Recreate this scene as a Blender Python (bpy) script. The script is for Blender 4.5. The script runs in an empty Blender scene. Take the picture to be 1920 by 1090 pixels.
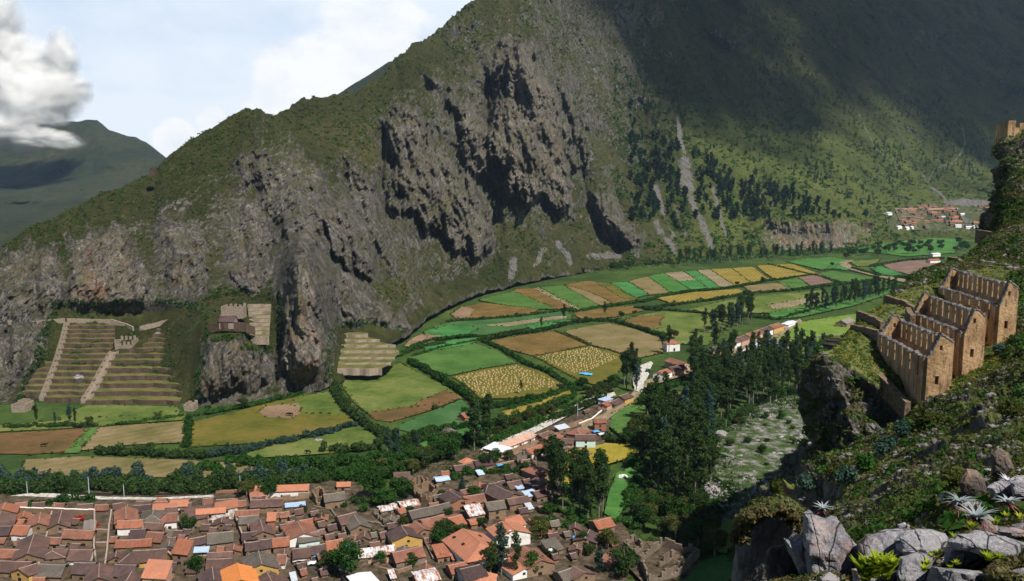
import bpy, bmesh, math, random
import numpy as np
from mathutils import Vector, Matrix
random.seed(7); RNG = np.random.default_rng(7)
scene = bpy.context.scene
COL = scene.collection
R = math.radians
F = 1598.0; PITCH = R(8.0); CAMZ = 130.0
CP, SP = math.cos(PITCH), math.sin(PITCH)
cd = bpy.data.cameras.new('camera'); cam = bpy.data.objects.new('camera', cd); COL.objects.link(cam)
cam.location = (0,0, CAMZ); cam.rotation_euler = (R(90) - PITCH, 0,0)
cd.sensor_width = 36.0; cd.lens = 36.0 * F / 1920.0; cd.clip_start = 0.1; cd.clip_end = 40000
scene.camera = cam
scene.render.resolution_x = 1024; scene.render.resolution_y = 581
SUN_EL = R(54); SUN_H = Vector((0.64,-0.77,0)).normalized()
TOSUN = Vector((SUN_H.x * math.cos(SUN_EL), SUN_H.y * math.cos(SUN_EL), math.sin(SUN_EL)))
ld = bpy.data.lights.new('sun', 'SUN'); ld.energy = 5.0; ld.angle = R(0.55); ld.color = (1.0,0.95,0.86)
lo = bpy.data.objects.new('sun', ld); COL.objects.link(lo); lo.location = (300,-200,900)
lo.rotation_euler = TOSUN.to_track_quat('Z', 'Y').to_euler()
scene.view_settings.view_transform = 'Standard'; scene.view_settings.look = 'None'
scene.view_settings.exposure = 0.50; scene.view_settings.gamma = 1.0
scene.view_settings.use_curve_mapping = False
cy = scene.cycles
cy.max_bounces = 8; cy.diffuse_bounces = 4; cy.glossy_bounces = 1; cy.transmission_bounces = 2
cy.transparent_max_bounces = 96; cy.volume_bounces = 1
cy.use_adaptive_sampling = True; cy.adaptive_threshold = 0.02; cy.use_denoising = True
world = bpy.data.worlds.new('World'); scene.world = world; world.use_nodes = True

class NT:
 """small node-tree writer"""
 def __init__(s, tree): s.t = tree; s.n = tree.nodes; s.l = tree.links
 def add(s, kind, **kw):
  nd = s.n.new(kind)
  for k, v in kw.items():
   if k == 'inp':
    for a, b in v.items():
     sock = nd.inputs[a]
     if isinstance(b, bpy.types.NodeSocket): s.l.new(b, sock)
     else: sock.default_value = b
   else: setattr(nd, k, v)
  return nd
 def math(s, op, a, b=None, c=None, clamp=False):
  nd = s.n.new('ShaderNodeMath'); nd.operation = op; nd.use_clamp = clamp
  for i, x in enumerate((a, b, c)):
   if x is None: continue
   if isinstance(x, bpy.types.NodeSocket): s.l.new(x, nd.inputs[i])
   else: nd.inputs[i].default_value = x
  return nd.outputs[0]
 def ramp(s, fac, stops, interp='LINEAR'):
  nd = s.n.new('ShaderNodeValToRGB'); cr = nd.color_ramp; cr.interpolation = interp
  while len(cr.elements) < len(stops): cr.elements.new(0.5)
  for e, (p, c) in zip(cr.elements, stops):
   e.position = p; e.color = (c[0], c[1], c[2],1) if isinstance(c, tuple) else (c, c, c, 1)
  s.l.new(fac, nd.inputs[0]); return nd.outputs[0]
 def mix(s, fac, a, b, blend='MIX'):
  nd = s.n.new('ShaderNodeMix'); nd.data_type = 'RGBA'; nd.blend_type = blend
  for i, x in ((0, fac),(6, a),(7, b)):
   if isinstance(x, bpy.types.NodeSocket): s.l.new(x, nd.inputs[i])
   elif i == 0: nd.inputs[0].default_value = x
   else: nd.inputs[i].default_value = (x[0], x[1], x[2],1)
  return nd.outputs[2]
 def noise(s, vec, scale, detail=4, rough=0.6, dist=0.0, out=0):
  nd = s.n.new('ShaderNodeTexNoise'); nd.inputs['Scale'].default_value = scale
  nd.inputs['Detail'].default_value = detail; nd.inputs['Roughness'].default_value = rough
  nd.inputs['Distortion'].default_value = dist
  if vec is not None: s.l.new(vec, nd.inputs['Vector'])
  return nd.outputs[out]
 def mapping(s, vec, scale=(1,1,1), rot=(0,0,0), loc=(0,0,0)):
  nd = s.n.new('ShaderNodeMapping'); s.l.new(vec, nd.inputs['Vector'])
  nd.inputs['Scale'].default_value = scale; nd.inputs['Rotation'].default_value = rot
  nd.inputs['Location'].default_value = loc
  return nd.outputs[0]

def ray(u, v):
 xr = (u - 960.0) / F; yr = (545.0 - v) / F
 return xr, CP + yr * SP, -SP + yr * CP
def G(u, v, z=0.0):
 dx, dy, dz = ray(u, v); t = (z - CAMZ) / dz
 return Vector((dx * t, dy * t, z))
def P(u, v, Y):
 dx, dy, dz = ray(u, v); t = Y / dy
 return Vector((dx * t, Y, CAMZ + dz * t))
def dirof(u, v):
 return Vector(ray(u, v)).normalized()

w = NT(world.node_tree); w.n.clear()
wout = w.add('ShaderNodeOutputWorld'); bg = w.add('ShaderNodeBackground')
sky = w.add('ShaderNodeTexSky', sky_type='NISHITA', sun_disc=False)
sky.sun_elevation = SUN_EL; sky.sun_rotation = math.atan2(SUN_H.x, SUN_H.y); sky.altitude = 2800
sky.air_density = 1.0; sky.dust_density = 0.6
tc = w.add('ShaderNodeTexCoord'); D = tc.outputs['Generated']
skyc = w.add('ShaderNodeVectorMath', operation='SCALE'); w.l.new(sky.outputs[0], skyc.inputs[0]); skyc.inputs['Scale'].default_value = 0.070
def spot(u, v, r0, r1):
 """soft disc round one direction of the sky"""
 d = w.add('ShaderNodeVectorMath', operation='DISTANCE'); w.l.new(D, d.inputs[0]); d.inputs[1].default_value = dirof(u, v)
 m = w.add('ShaderNodeMapRange', interpolation_type='SMOOTHSTEP'); w.l.new(d.outputs['Value'], m.inputs[0])
 m.inputs[1].default_value = r1; m.inputs[2].default_value = r0; m.inputs[3].default_value = 0; m.inputs[4].default_value = 1
 return m.outputs[0]
n1 = w.noise(w.mapping(D, (1.0,1.0,3.2)),2.6,7,0.55,0.3)
n2 = w.noise(w.mapping(D, (1.3,1.0,2.2), loc=(3,1,2)),9.0,8,0.62,0.25)
bank = w.add('ShaderNodeVectorMath', operation='DOT_PRODUCT'); w.l.new(D, bank.inputs[0]); bank.inputs[1].default_value = dirof(420,60)
bk = w.add('ShaderNodeMapRange', interpolation_type='SMOOTHSTEP'); w.l.new(bank.outputs['Value'], bk.inputs[0])
bk.inputs[1].default_value = 0.80; bk.inputs[2].default_value = 0.93
cov = w.math('ADD', w.math('MULTIPLY', n1,1.0), w.math('MULTIPLY', n2,0.45))
covr = w.ramp(cov, [(0.52,0.52),(0.80,1.0)])
thin = w.math('MULTIPLY', covr, bk.outputs[0])
col = w.mix(thin, skyc.outputs[0],(0.80,0.88,0.96))
base_blue = w.mix(w.math('MULTIPLY', bk.outputs[0],0.9), skyc.outputs[0],(0.40,0.58,0.88))
col = w.mix(thin, base_blue, (0.80,0.87,0.95))
heap = None
for (u, v, a, b) in ((560,160,.02,.09),(330,262,.012,.035),(400,230,.008,.03),(700,60,.02,.10),(640,130,.01,.06),(620,250,.05,.17)):
 s_ = spot(u, v, a, b); heap = s_ if heap is None else w.math('MAXIMUM', heap, s_)
hn = w.math('ADD', heap, w.math('MULTIPLY', w.math('SUBTRACT', n2,0.5),1.3))
hr = w.ramp(hn, [(0.46,0.0),(0.72,1.0)])
hm = w.math('MULTIPLY', hr, w.math('MULTIPLY', heap, 1.6, clamp=True))
white = w.ramp(n2,[(0.35,(0.78,0.83,0.90)),(0.6,(0.98,0.98,0.98))])
col = w.mix(w.math('MULTIPLY', hm, 0.9), col, white)
w.l.new(col, bg.inputs[0]); bg.inputs[1].default_value = 0.80
w.l.new(bg.outputs[0], wout.inputs[0])

_perm = np.random.default_rng(3).permutation(512).astype(np.int64)
_perm = np.concatenate([_perm, _perm])
_g = np.random.default_rng(5).normal(size=(512,3)); _g /= np.linalg.norm(_g, axis=1)[:, None]
def perlin(x, y, z):
 x = np.asarray(x, float); y = np.asarray(y, float); z = np.asarray(z, float) + 0 * x
 xi = np.floor(x).astype(np.int64); yi = np.floor(y).astype(np.int64); zi = np.floor(z).astype(np.int64)
 xf, yf, zf = x - xi, y - yi, z - zi
 u, v, w_ = [t * t * t * (t * (t * 6 - 15) + 10) for t in (xf, yf, zf)]
 def gr(dx, dy, dz):
  h = _perm[(_perm[(_perm[(xi + dx) & 511] + yi + dy) & 511] + zi + dz) & 511]
  g = _g[h]
  return g[..., 0] * (xf - dx) + g[..., 1] * (yf - dy) + g[..., 2] * (zf - dz)
 a = gr(0,0,0) + u * (gr(1,0,0) - gr(0,0,0)); b = gr(0,1,0) + u * (gr(1,1,0) - gr(0,1,0))
 c = gr(0,0,1) + u * (gr(1,0,1) - gr(0,0,1)); d = gr(0,1,1) + u * (gr(1,1,1) - gr(0,1,1))
 e = a + v * (b - a); f = c + v * (d - c)
 return (e + w_ * (f - e)) * 1.6
def fbm(x, y, z, o=4, lac=2.03, gain=0.5):
 s = 0; a = 1; k = 1
 for i in range(o): s = s + a * perlin(x * k + i * 7.1, y * k, z * k); a *= gain; k *= lac
 return s
def ridged(x, y, z, o=4, lac=2.07, gain=0.55):
 s = 0; a = 1; k = 1; n = 0
 for i in range(o): s = s + a * (1 - np.abs(perlin(x * k + i * 5.3, y * k, z * k)) * 2.0); n += a; a *= gain; k *= lac
 return s / n
def sstep(x, a, b):
 t = np.clip((x - a) / (b - a),0,1); return t * t * (3 - 2 * t)
def poly_sd(U, V, pts):
 """signed distance (px), positive inside"""
 d = np.full(U.shape, 1e9); ins = np.zeros(U.shape, bool); n = len(pts)
 for i in range(n):
  x1, y1 = pts[i]; x2, y2 = pts[(i + 1) % n]
  ex, ey = x2 - x1, y2 - y1; L = ex * ex + ey * ey + 1e-9
  t = np.clip(((U - x1) * ex + (V - y1) * ey) / L, 0,1)
  d = np.minimum(d, np.hypot(U - x1 - t * ex, V - y1 - t * ey))
  c = ((y1 > V) != (y2 > V)) & (U < ex * (V - y1) / (ey if abs(ey) > 1e-9 else 1e-9) + x1)
  ins ^= c
 return np.where(ins, d, -d)
def line_d(U, V, pts):
 d = np.full(U.shape, 1e9); side = np.zeros(U.shape)
 for i in range(len(pts) - 1):
  x1, y1 = pts[i]; x2, y2 = pts[i + 1]; ex, ey = x2 - x1, y2 - y1; L = ex * ex + ey * ey
  t = np.clip(((U - x1) * ex + (V - y1) * ey) / L, 0,1)
  q = np.hypot(U - x1 - t * ex, V - y1 - t * ey); sg = np.sign(-(ex * (V - y1) - ey * (U - x1)))
  side = np.where(q < d, sg, side); d = np.minimum(d, q)
 return d, side

def link(name, me, mat=None, parent=None):
 o = bpy.data.objects.new(name, me); COL.objects.link(o)
 if mat is not None and len(me.materials) == 0: me.materials.append(mat)
 if parent is not None: o.parent = parent
 return o
def tag(o, label=None, cat=None, group=None, kind=None):
 if label: o['label'] = label
 if cat: o['category'] = cat
 if group: o['group'] = group
 if kind: o['kind'] = kind
 return o
def grid_mesh(name, Pts, mats, attrs=None, smooth=True):
 h, wd = Pts.shape[:2]
 me = bpy.data.meshes.new(name); n = h * wd
 idx = np.arange(n).reshape(h, wd)
 q = np.stack([idx[:-1, :-1], idx[:-1,1:], idx[1:, 1:], idx[1:, :-1]],-1).reshape(-1,4)
 me.vertices.add(n); me.vertices.foreach_set('co', Pts.reshape(-1).astype(np.float32))
 me.loops.add(q.size); me.loops.foreach_set('vertex_index', q.reshape(-1).astype(np.int32))
 me.polygons.add(len(q)); me.polygons.foreach_set('loop_start', np.arange(0, q.size, 4, dtype=np.int32))
 me.polygons.foreach_set('use_smooth', np.full(len(q), smooth))
 for k, A in (attrs or {}).items():
  at = me.attributes.new(k, 'FLOAT_COLOR', 'POINT')
  C = np.ones((n, 4), np.float32); C[:, :3] = A.reshape(-1,3); at.data.foreach_set('color', C.reshape(-1))
 me.update(); me.validate()
 for m in (mats if isinstance(mats, list) else [mats]): me.materials.append(m)
 return me
def tri_mesh(name, V, Fc, mat, smooth=False, mats_idx=None):
 """fast mesh from an (n,3) array and an (m,k) index array"""
 me = bpy.data.meshes.new(name); V = np.asarray(V, np.float32); Fc = np.asarray(Fc, np.int32); k = Fc.shape[1]
 me.vertices.add(len(V)); me.vertices.foreach_set('co', V.reshape(-1))
 me.loops.add(Fc.size); me.loops.foreach_set('vertex_index', Fc.reshape(-1))
 me.polygons.add(len(Fc)); me.polygons.foreach_set('loop_start', np.arange(0, Fc.size, k, dtype=np.int32))
 me.polygons.foreach_set('use_smooth', np.full(len(Fc), smooth))
 for m in (mat if isinstance(mat, list) else [mat]): me.materials.append(m)
 if mats_idx is not None: me.polygons.foreach_set('material_index', np.asarray(mats_idx, np.int32))
 me.update(); return me

def new_mat(name):
 m = bpy.data.materials.new(name); m.use_nodes = True; t = NT(m.node_tree); t.n.clear()
 out = t.add('ShaderNodeOutputMaterial'); bs = t.add('ShaderNodeBsdfPrincipled')
 bs.inputs['Roughness'].default_value = 0.9; bs.inputs['Specular IOR Level'].default_value = 0.15
 t.l.new(bs.outputs[0], out.inputs[0]); return m, t, bs, out
def bump(t, bs, h, strength=0.5, dist=1.0):
 b = t.add('ShaderNodeBump'); b.inputs['Strength'].default_value = strength; b.inputs['Distance'].default_value = dist
 t.l.new(h, b.inputs['Height']); t.l.new(b.outputs[0], bs.inputs['Normal'])

def hill_material(name, k=1.0, grass=None, rockc=None, rs=1.0, orange=(0.34,0.14,0.07)):
 """slope of turf and weathered rock; Mask: R rock, G orange stain, B scree/bare earth"""
 m, t, bs, out = new_mat(name)
 geo = t.add('ShaderNodeNewGeometry'); pos = geo.outputs['Position']
 at = t.add('ShaderNodeAttribute', attribute_name='Mask'); sp = t.add('ShaderNodeSeparateColor'); t.l.new(at.outputs['Color'], sp.inputs[0])
 rk, og, sc = sp.outputs[0], sp.outputs[1], sp.outputs[2]
 g = grass or [(0.34,(0.009,0.013,0.004)),(0.47,(0.024,0.027,0.007)),(0.58,(0.046,0.044,0.014)),(0.70,(0.080,0.068,0.028))]
 nb = t.noise(pos, 0.009 * k, 5,0.6); nm = t.noise(pos, 0.11 * k, 6,0.72); ns = t.noise(pos, 0.55 * k, 5,0.75)
 gf = t.math('ADD', t.math('MULTIPLY', nb, 0.45), t.math('ADD', t.math('MULTIPLY', nm, 0.35), t.math('MULTIPLY', ns, 0.35)))
 gc = t.ramp(t.math('SUBTRACT', gf, 0.06), g)
 vo = t.add('ShaderNodeTexVoronoi'); vo.inputs['Scale'].default_value = 0.16 * k; t.l.new(pos, vo.inputs['Vector'])
 dots = t.math('MULTIPLY', t.ramp(vo.outputs['Distance'],[(0.22,1.0),(0.42,0.0)]), t.ramp(nb, [(0.42,0.0),(0.6,0.85)]))
 gc = t.mix(dots, gc, (0.014,0.030,0.008))
 gc = t.mix(t.math('MULTIPLY', og, 0.9), gc, t.mix(1.0, gc, (1.7,2.05,1.3), 'MULTIPLY'))
 pv = t.mapping(pos, (1.0,1.0,0.30))
 r1 = t.noise(pv, 0.10 * k * rs, 7,0.72,0.6); r2 = t.noise(pv, 0.7 * k * rs, 6,0.75,0.3)
 rf = t.math('ADD', t.math('MULTIPLY', r1,0.55), t.math('MULTIPLY', r2,0.5))
 rc = t.ramp(rf, rockc or [(0.36,(0.014,0.012,0.013)),(0.46,(0.048,0.043,0.041)),(0.56,(0.110,0.100,0.091)),(0.69,(0.245,0.222,0.198))])
 ck = t.noise(t.mapping(pos, (1.0,1.0,0.16)),0.16 * k * rs, 5,0.6,0.5); cr_ = t.math('ABSOLUTE', t.math('SUBTRACT', ck, 0.5))
 rc = t.mix(t.ramp(cr_, [(0.0,0.9),(0.045,0.0)]), rc, (0.010,0.010,0.009))
 on = t.noise(pos, 0.05 * k, 4,0.65)
 of = t.math('MULTIPLY', t.ramp(t.math('ADD', on, t.math('MULTIPLY', og, 0.18)),[(0.66,0.0),(0.80,1.0)]), t.math('ADD', 0.1, t.math('MULTIPLY', og, 0.45)))
 rc = t.mix(t.math('MULTIPLY', t.ramp(t.noise(pos, 0.07 * k, 6,0.75),[(0.45,0.0),(0.62,0.75)]),1.0), rc, (0.062,0.060,0.030))
 rc = t.mix(t.math('MULTIPLY', og, 0.75), rc, t.mix(1.0, rc, (1.75,1.62,1.5), 'MULTIPLY'))
 rc = t.mix(of, rc, t.mix(0.45, orange, rc))
 edge = t.math('ADD', rk, t.math('MULTIPLY', t.math('SUBTRACT', t.math('ADD', t.math('MULTIPLY', nm, 0.6), t.math('MULTIPLY', t.noise(pos, 0.32 * k, 5,0.8),0.6)),0.6),2.6))
 nz = t.add('ShaderNodeSeparateXYZ'); t.l.new(geo.outputs['Normal'], nz.inputs[0])
 edge = t.math('ADD', edge, t.math('MULTIPLY', t.math('SUBTRACT', 0.62, nz.outputs[2]),0.95))
 fac = t.ramp(edge, [(0.42,0.0),(0.58,1.0)])
 c = t.mix(fac, gc, rc)
 scc = t.ramp(t.noise(pos, 0.5 * k, 5,0.8),[(0.38,(0.055,0.052,0.055)),(0.50,(0.115,0.105,0.105)),(0.66,(0.20,0.175,0.165))])
 sf = t.ramp(t.math('ADD', sc, t.math('MULTIPLY', t.math('SUBTRACT', t.math('ADD', t.math('MULTIPLY', nm, .5), t.math('MULTIPLY', ns, .5)),0.5),2.4)),[(0.50,0.0),(0.66,1.0)])
 c = t.mix(sf, c, scc)
 t.l.new(c, bs.inputs['Base Color'])
 bump(t, bs, t.math('ADD', t.math('MULTIPLY', rf, 1.0), t.math('MULTIPLY', ns, 0.6)),0.8,2.2 / k)
 return m
M = {}
M['mountain'] = hill_material('mountain_turf_and_rock')
# ================================================================ mountains
def yground(v, z=0.0):
 return G(960, v, z).y
MCOLS = [  # u, [(v, Y) ... from the foot to the skyline]
 (-260,[(790,445),(700,520),(600,560),(540,600)]),
 (-120,[(775,455),(690,520),(600,560),(510,610)]),
 (0,   [(765,462),(700,520),(600,556),(540,590),(470,630)]),
 (100,[(762,468),(690,505),(604,556),(520,596),(408,665)]),
 (200,[(762,468),(690,505),(604,556),(520,596),(352,700)]),
 (300,[(764,466),(690,505),(604,556),(500,605),(298,745)]),
 (385,[(772,461),(700,480),(612,508),(540,575),(420,660),(250,800)]),
 (430,[(765,465),(700,478),(612,500),(560,562),(480,630),(380,710),(222,830)]),
 (465,[(752,472),(690,488),(612,506),(560,566),(480,635),(380,715),(205,845)]),
 (512,[(738,482),(650,510),(560,560),(480,620),(380,700),(300,780),(217,890)]),
 (560,[(728,489),(650,500),(560,516),(480,540),(440,620),(340,740),(250,850),(184,960)]),
 (600,[(722,493),(650,508),(560,545),(480,610),(400,690),(300,800),(183,985)]),
 (640,[(705,512),(650,560),(560,620),(480,670),(400,730),(300,830),(178,1020)]),
 (690,[(668,558),(600,630),(500,700),(400,780),(300,880),(152,1060)]),
 (728,[(640,604),(560,680),(480,760),(380,850),(280,930),(133,1090)]),
 (765,[(620,646),(540,735),(460,830),(360,910),(260,980),(96,1140)]),
 (800,[(590,720),(530,800),(450,890),(340,960),(220,1030),(70,1180)]),
 (850,[(562,800),(510,880),(430,960),(320,1020),(200,1100),(36,1260)]),
 (895,[(545,868),(500,940),(430,1010),(320,1080),(200,1160),(100,1250),(-3,1350)]),
 (950,[(530,930),(470,1010),(400,1080),(300,1150),(180,1230),(60,1330),(-40,1440)]),
 (1000,[(520,985),(460,1060),(385,1140),(280,1200),(150,1280),(70,1340),(-80,1520)]),
 (1060,[(510,1050),(440,1140),(380,1210),(280,1300),(160,1400),(60,1520),(-110,1720)]),
 (1130,[(502,1120),(440,1210),(360,1320),(260,1440),(120,1620),(-130,1950)]),
 (1210,[(492,1200),(430,1290),(330,1460),(230,1640),(100,1840),(-150,2250)]),
 (1300,[(482,1280),(430,1380),(330,1570),(200,1850),(80,2080),(-160,2550)]),
 (1400,[(474,1350),(420,1480),(330,1680),(200,2000),(80,2250),(-170,2850)]),
 (1480,[(472,1400),(450,1425),(408,1450),(340,1700),(200,2120),(60,2450),(-180,3000)]),
 (1560,[(470,1420),(450,1440),(414,1465),(340,1790),(200,2250),(60,2600),(-180,3150)]),
 (1640,[(460,1500),(440,1560),(418,1620),(345,1950),(200,2400),(60,2750),(-180,3300)]),
 (1740,[(452,1620),(434,1720),(390,1950),(340,2200),(200,2600),(60,2950),(-180,3500)]),
 (1860,[(452,1620),(430,1740),(385,1980),(330,2350),(200,2750),(60,3100),(-180,3700)]),
 (2000,[(452,1620),(425,1760),(380,2000),(320,2400),(200,2800),(60,3200),(-180,3800)]),
 (2200,[(452,1620),(425,1760),(380,2000),(320,2450),(200,2900),(60,3300),(-180,4000)]),
]
def loft_columns(cols, us, nt):
 """per column resample Y over the height fraction, then blend across columns"""
 ts = np.linspace(0,1, nt); cu = np.array([c[0] for c in cols], float)
 Vc, Yc = [],[]
 for u, pts in cols:
  v = np.array([p[0] for p in pts], float); y = np.array([p[1] for p in pts], float)
  s = (v[0] - v) / (v[0] - v[-1])
  fine = np.linspace(0,1,161); yy = np.interp(fine, s, y)
  k = np.hanning(15); k /= k.sum(); pad = 7
  ext = np.concatenate([2 * yy[0] - yy[pad:0:-1], yy, 2 * yy[-1] - yy[-2:-pad - 2:-1]])
  yy = np.convolve(ext, k, 'valid')
  Vc.append(v[0] + (v[-1] - v[0]) * ts); Yc.append(np.interp(ts, fine, yy))
 Vc = np.array(Vc); Yc = np.array(Yc)
 def across(A):
  out = np.empty((nt, len(us)))
  for i in range(nt): out[i] = np.interp(us, cu, A[:, i])
  return out
 Vg, Yg = across(Vc), across(Yc)
 k = np.hanning(13); k /= k.sum()
 Ys = np.apply_along_axis(lambda r: np.convolve(np.pad(r, 6, 'edge'), k, 'valid'),1, Yg)
 return Vg, Ys
us = np.arange(-230,2150,2.0); NTR = 470
Vg, Yg = loft_columns(MCOLS, us, NTR)
SKY = [(-260,545),(-120,515),(0,470),(20,452),(60,424),(100,408),(150,384),(200,360),(240,345),(270,330),(290,322),(305,300),(330,283),(352,266),(395,240),(425,222),
       (455,206),(468,203),(490,208),(503,217),(510,217),(527,212),(545,198),(570,182),(595,183),(606,185),(630,178),(652,176),(668,172),(685,158),(710,147),(722,138),(728,131),(736,115),(750,101),
       (768,90),(785,78),(800,70),(820,56),(838,42),(855,26),(872,12),(890,0),(950,-40),(1000,-80)]
sk = np.interp(us, [p[0] for p in SKY],[p[1] for p in SKY])
top = Vg[-1].copy(); tt = np.linspace(0,1, NTR)[:, None]
adj = np.where(us < 1000, sk - top, 0.0)[None, :] * tt ** 3
Vg = Vg + adj
U2 = np.broadcast_to(us[None, :], Vg.shape).copy()
Ug = U2
def unproject(U, V, Y):
 xr = (U - 960.0) / F; yr = (545.0 - V) / F
 dx, dy, dz = xr, CP + yr * SP, -SP + yr * CP; t = Y / dy
 return np.stack([dx * t, Y + 0 * t, CAMZ + dz * t],-1), np.stack([dx, dy, dz],-1)
Pm, Dm = unproject(Ug, Vg, Yg)
Dm /= np.linalg.norm(Dm, axis=-1)[..., None]
CRAGS = [
 ([(556,474),(572,482),(590,520),(612,590),(632,650),(641,712),(600,728),(528,726),(522,690),(528,640),(522,590),(530,530)],26,16,1.1,.8),
 ([(395,612),(440,600),(482,612),(506,640),(518,722),(470,742),(430,740),(348,770),(336,742),(352,700),(372,650)],20,14,.75,.45),
 ([(976,76),(992,84),(1012,115),(1045,165),(1072,240),(1078,330),(1058,405),(1015,392),(985,388),(935,352),(915,300),(918,210),(934,130)],62,18,1.0,.6),
 ([(735,185),(762,196),(790,215),(850,290),(900,350),(918,400),(920,450),(905,495),(850,475),(790,440),(752,400),(728,340),(720,270)],48,18,.85,.45),
 ([(838,188),(905,178),(922,250),(935,345),(905,342),(862,275)],34,14,.85,.5),
 ([(632,365),(665,380),(690,420),(716,500),(690,530),(640,500),(600,440),(604,395)],30,12,1.0,.3),
 ([(480,250),(545,245),(585,300),(612,360),(618,430),(596,470),(552,465),(500,400),(468,320)],22,16,.72,.3),
 ([(650,300),(680,320),(725,420),(735,500),(700,480),(665,400)],18,12,.7,.3),
 ([(1100,350),(1140,356),(1175,385),(1204,440),(1192,475),(1130,440),(1106,400)],34,12,.9,.3),
 ([(1040,130),(1070,180),(1110,270),(1100,330),(1074,260),(1045,180)],30,12,.75,.3),
 ([(1395,440),(1440,402),(1480,400),(1560,408),(1640,416),(1640,455),(1560,475),(1440,478)],10,6,.95,.5),
 ([(590,490),(660,515),(700,545),(745,580),(788,612),(745,636),(700,632),(640,612),(602,545)],16,14,.70,.35),
 ([(130,440),(190,420),(250,440),(275,520),(262,600),(180,596),(120,560)],13,18,.68,.85),
 ([(0,480),(60,440),(120,470),(130,560),(60,600),(-60,600),(-80,540)],11,18,.66,.4),
 ([(280,420),(330,400),(380,440),(390,520),(340,560),(300,500)],10,18,.6,.4),
 ([(425,400),(470,370),(510,430),(520,500),(470,560),(420,500)],15,18,.72,.3),
 ([(440,290),(475,270),(490,340),(450,360)],10,10,.8,.2),
 ([(0,610),(90,612),(120,640),(118,660),(70,690),(30,720),(0,735),(-80,720)],12,14,.7,.3),
 ([(940,60),(975,50),(985,75),(950,130),(925,160),(905,150)],16,10,.7,.3),
 ([(790,135),(830,150),(850,170),(815,165)],9,8,.6,.2),
 ([(860,50),(900,30),(900,45),(870,62)],8,7,.6,.2),
 ([(1150,20),(1180,0),(1240,30),(1200,60)],16,12,.7,.2),
 ([(1330,60),(1400,20),(1420,60),(1370,90)],16,12,.5,.2),
]
disp = np.zeros(Vg.shape); rock = np.zeros(Vg.shape); orange = 0.85 * sstep(Ug, 1180,1380) * sstep(Vg, 150,300); scree = np.zeros(Vg.shape)
sc = np.clip(Yg / 700.0,0.7,4.0)
wob = fbm(Ug * 0.030, Vg * 0.014,0.3,5) * 20 + fbm(Ug * 0.16, Vg * 0.07,2.3,3) * 5
for pts, A, e, rk, og in CRAGS:
 sd = poly_sd(Ug, Vg, pts)
 s = sd + wob * min(1.0, e / 15.0)
 prof = sstep(s, 0, e) * 0.42 + sstep(s, -4, e * 4.5) * 0.58
 disp = np.maximum(disp, A * prof); rock = np.maximum(rock, rk * sstep(s, -14,16)); orange = np.maximum(orange, og * sstep(s, -4,24))
GUL = [([(916,150),(912,250),(918,340),(935,372)],9,34),([(722,240),(714,330),(726,400)],9,26),([(520,560),(519,640),(514,735)],6,22),
       ([(388,510),(386,570),(370,640),(345,720)],7,10),([(628,415),(642,470)],6,16),([(655,450),(663,510)],6,12),
       ([(645,300),(655,350),(690,430),(730,520),(790,600)],14,12),([(900,340),(930,420),(925,500)],18,14),([(1090,280),(1100,380),(1160,470)],12,22),
       ([(1195,200),(1220,330),(1270,440)],20,22),([(505,215),(600,270),(690,380)],26,14),([(18,560),(16,640),(20,730)],6,10),([(1480,400),(1500,470)],5,8),
       ([(840,60),(960,190),(905,170)],20,6),([(745,120),(740,190),(715,260)],22,10),([(60,500),(75,590)],6,8),([(232,470),(240,590)],7,8)]
for pts, wd, dep in GUL:
 d, _ = line_d(Ug, Vg, pts); d = d + np.abs(wob) * 0.5
 disp -= dep * np.exp(-(d / wd) ** 2)
Q = Ug + (Vg - 300) * (-0.22) * sstep(Ug, 350,700)
rib = ridged(Q * 0.024, Vg * 0.0062,1.7,5)
rib2 = ridged(Pm[..., 0] * 0.030, Pm[..., 2] * 0.014 + Pm[..., 1] * 0.010,4.2,5)
rib3 = ridged(Pm[..., 0] * 0.11, Pm[..., 2] * 0.05 + Pm[..., 1] * 0.03,9.2,4)
big = fbm(Pm[..., 0] * 0.006, Pm[..., 1] * 0.006, Pm[..., 2] * 0.006,3)
rough_r = sstep(Ug, 1150,1350)   # the far right slope is smoother
base_up = sstep(np.linspace(0,1, NTR)[:, None] + 0 * Vg, 0.0,0.10)
rm = np.clip(rock, 0,1)
left = 1 - sstep(Ug, 690,760)
midzone = (1 - sstep(Ug, 1180,1260)) * sstep(Vg - np.interp(Ug, us, Vg[-1]),20,130) * (1 - 0.45 * sstep(Ug, 900,960)) * 0.5
lowleft = (1 - sstep(Ug, 660,760)) * sstep(Vg, 300,420) * .30
rockn = np.clip(rm + midzone * sstep(rib2 + 0.25 * big, 0.15,0.5),0,1)
disp = disp + base_up * ((rib - 0.3) * (8 + 13 * rm) * (1 - 0.45 * rough_r) * np.where(Ug < 700,0.6,1.0) + (rib2 - 0.2) * (2.2 + 8.5 * rockn) + (ridged(Q * .055 + fbm(Q * .02, Vg * .01,1., 2), Vg * .0045,8.8,4) - .35) * 11 * rm + (rib3 - 0.2) * (0.8 + 4.5 * rockn) + (ridged(Pm[..., 0] * .33, Pm[..., 2] * .14,2.0,3) - .3) * 3.0 * rockn) + big * 9 * sc * base_up
TERR = [[(52,772),(118,586),(300,584),(376,592),(350,776)],[(630,712),(640,622),(690,618),(765,640),(740,690)],[(462,572),(510,572),(510,640),(466,640)],[(404,568),(460,566),(464,618),(400,618)]]
tmask = np.zeros(Vg.shape)
for p_ in TERR: tmask = np.maximum(tmask, sstep(poly_sd(Ug, Vg, p_),-26,2))
VILL = sstep(poly_sd(Ug, Vg, [(1640,470),(1655,385),(1870,378),(1960,480)]),-12,5)
disp *= base_up ** 0.5 * (1 - tmask) * (1 - 0.9 * VILL)
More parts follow.
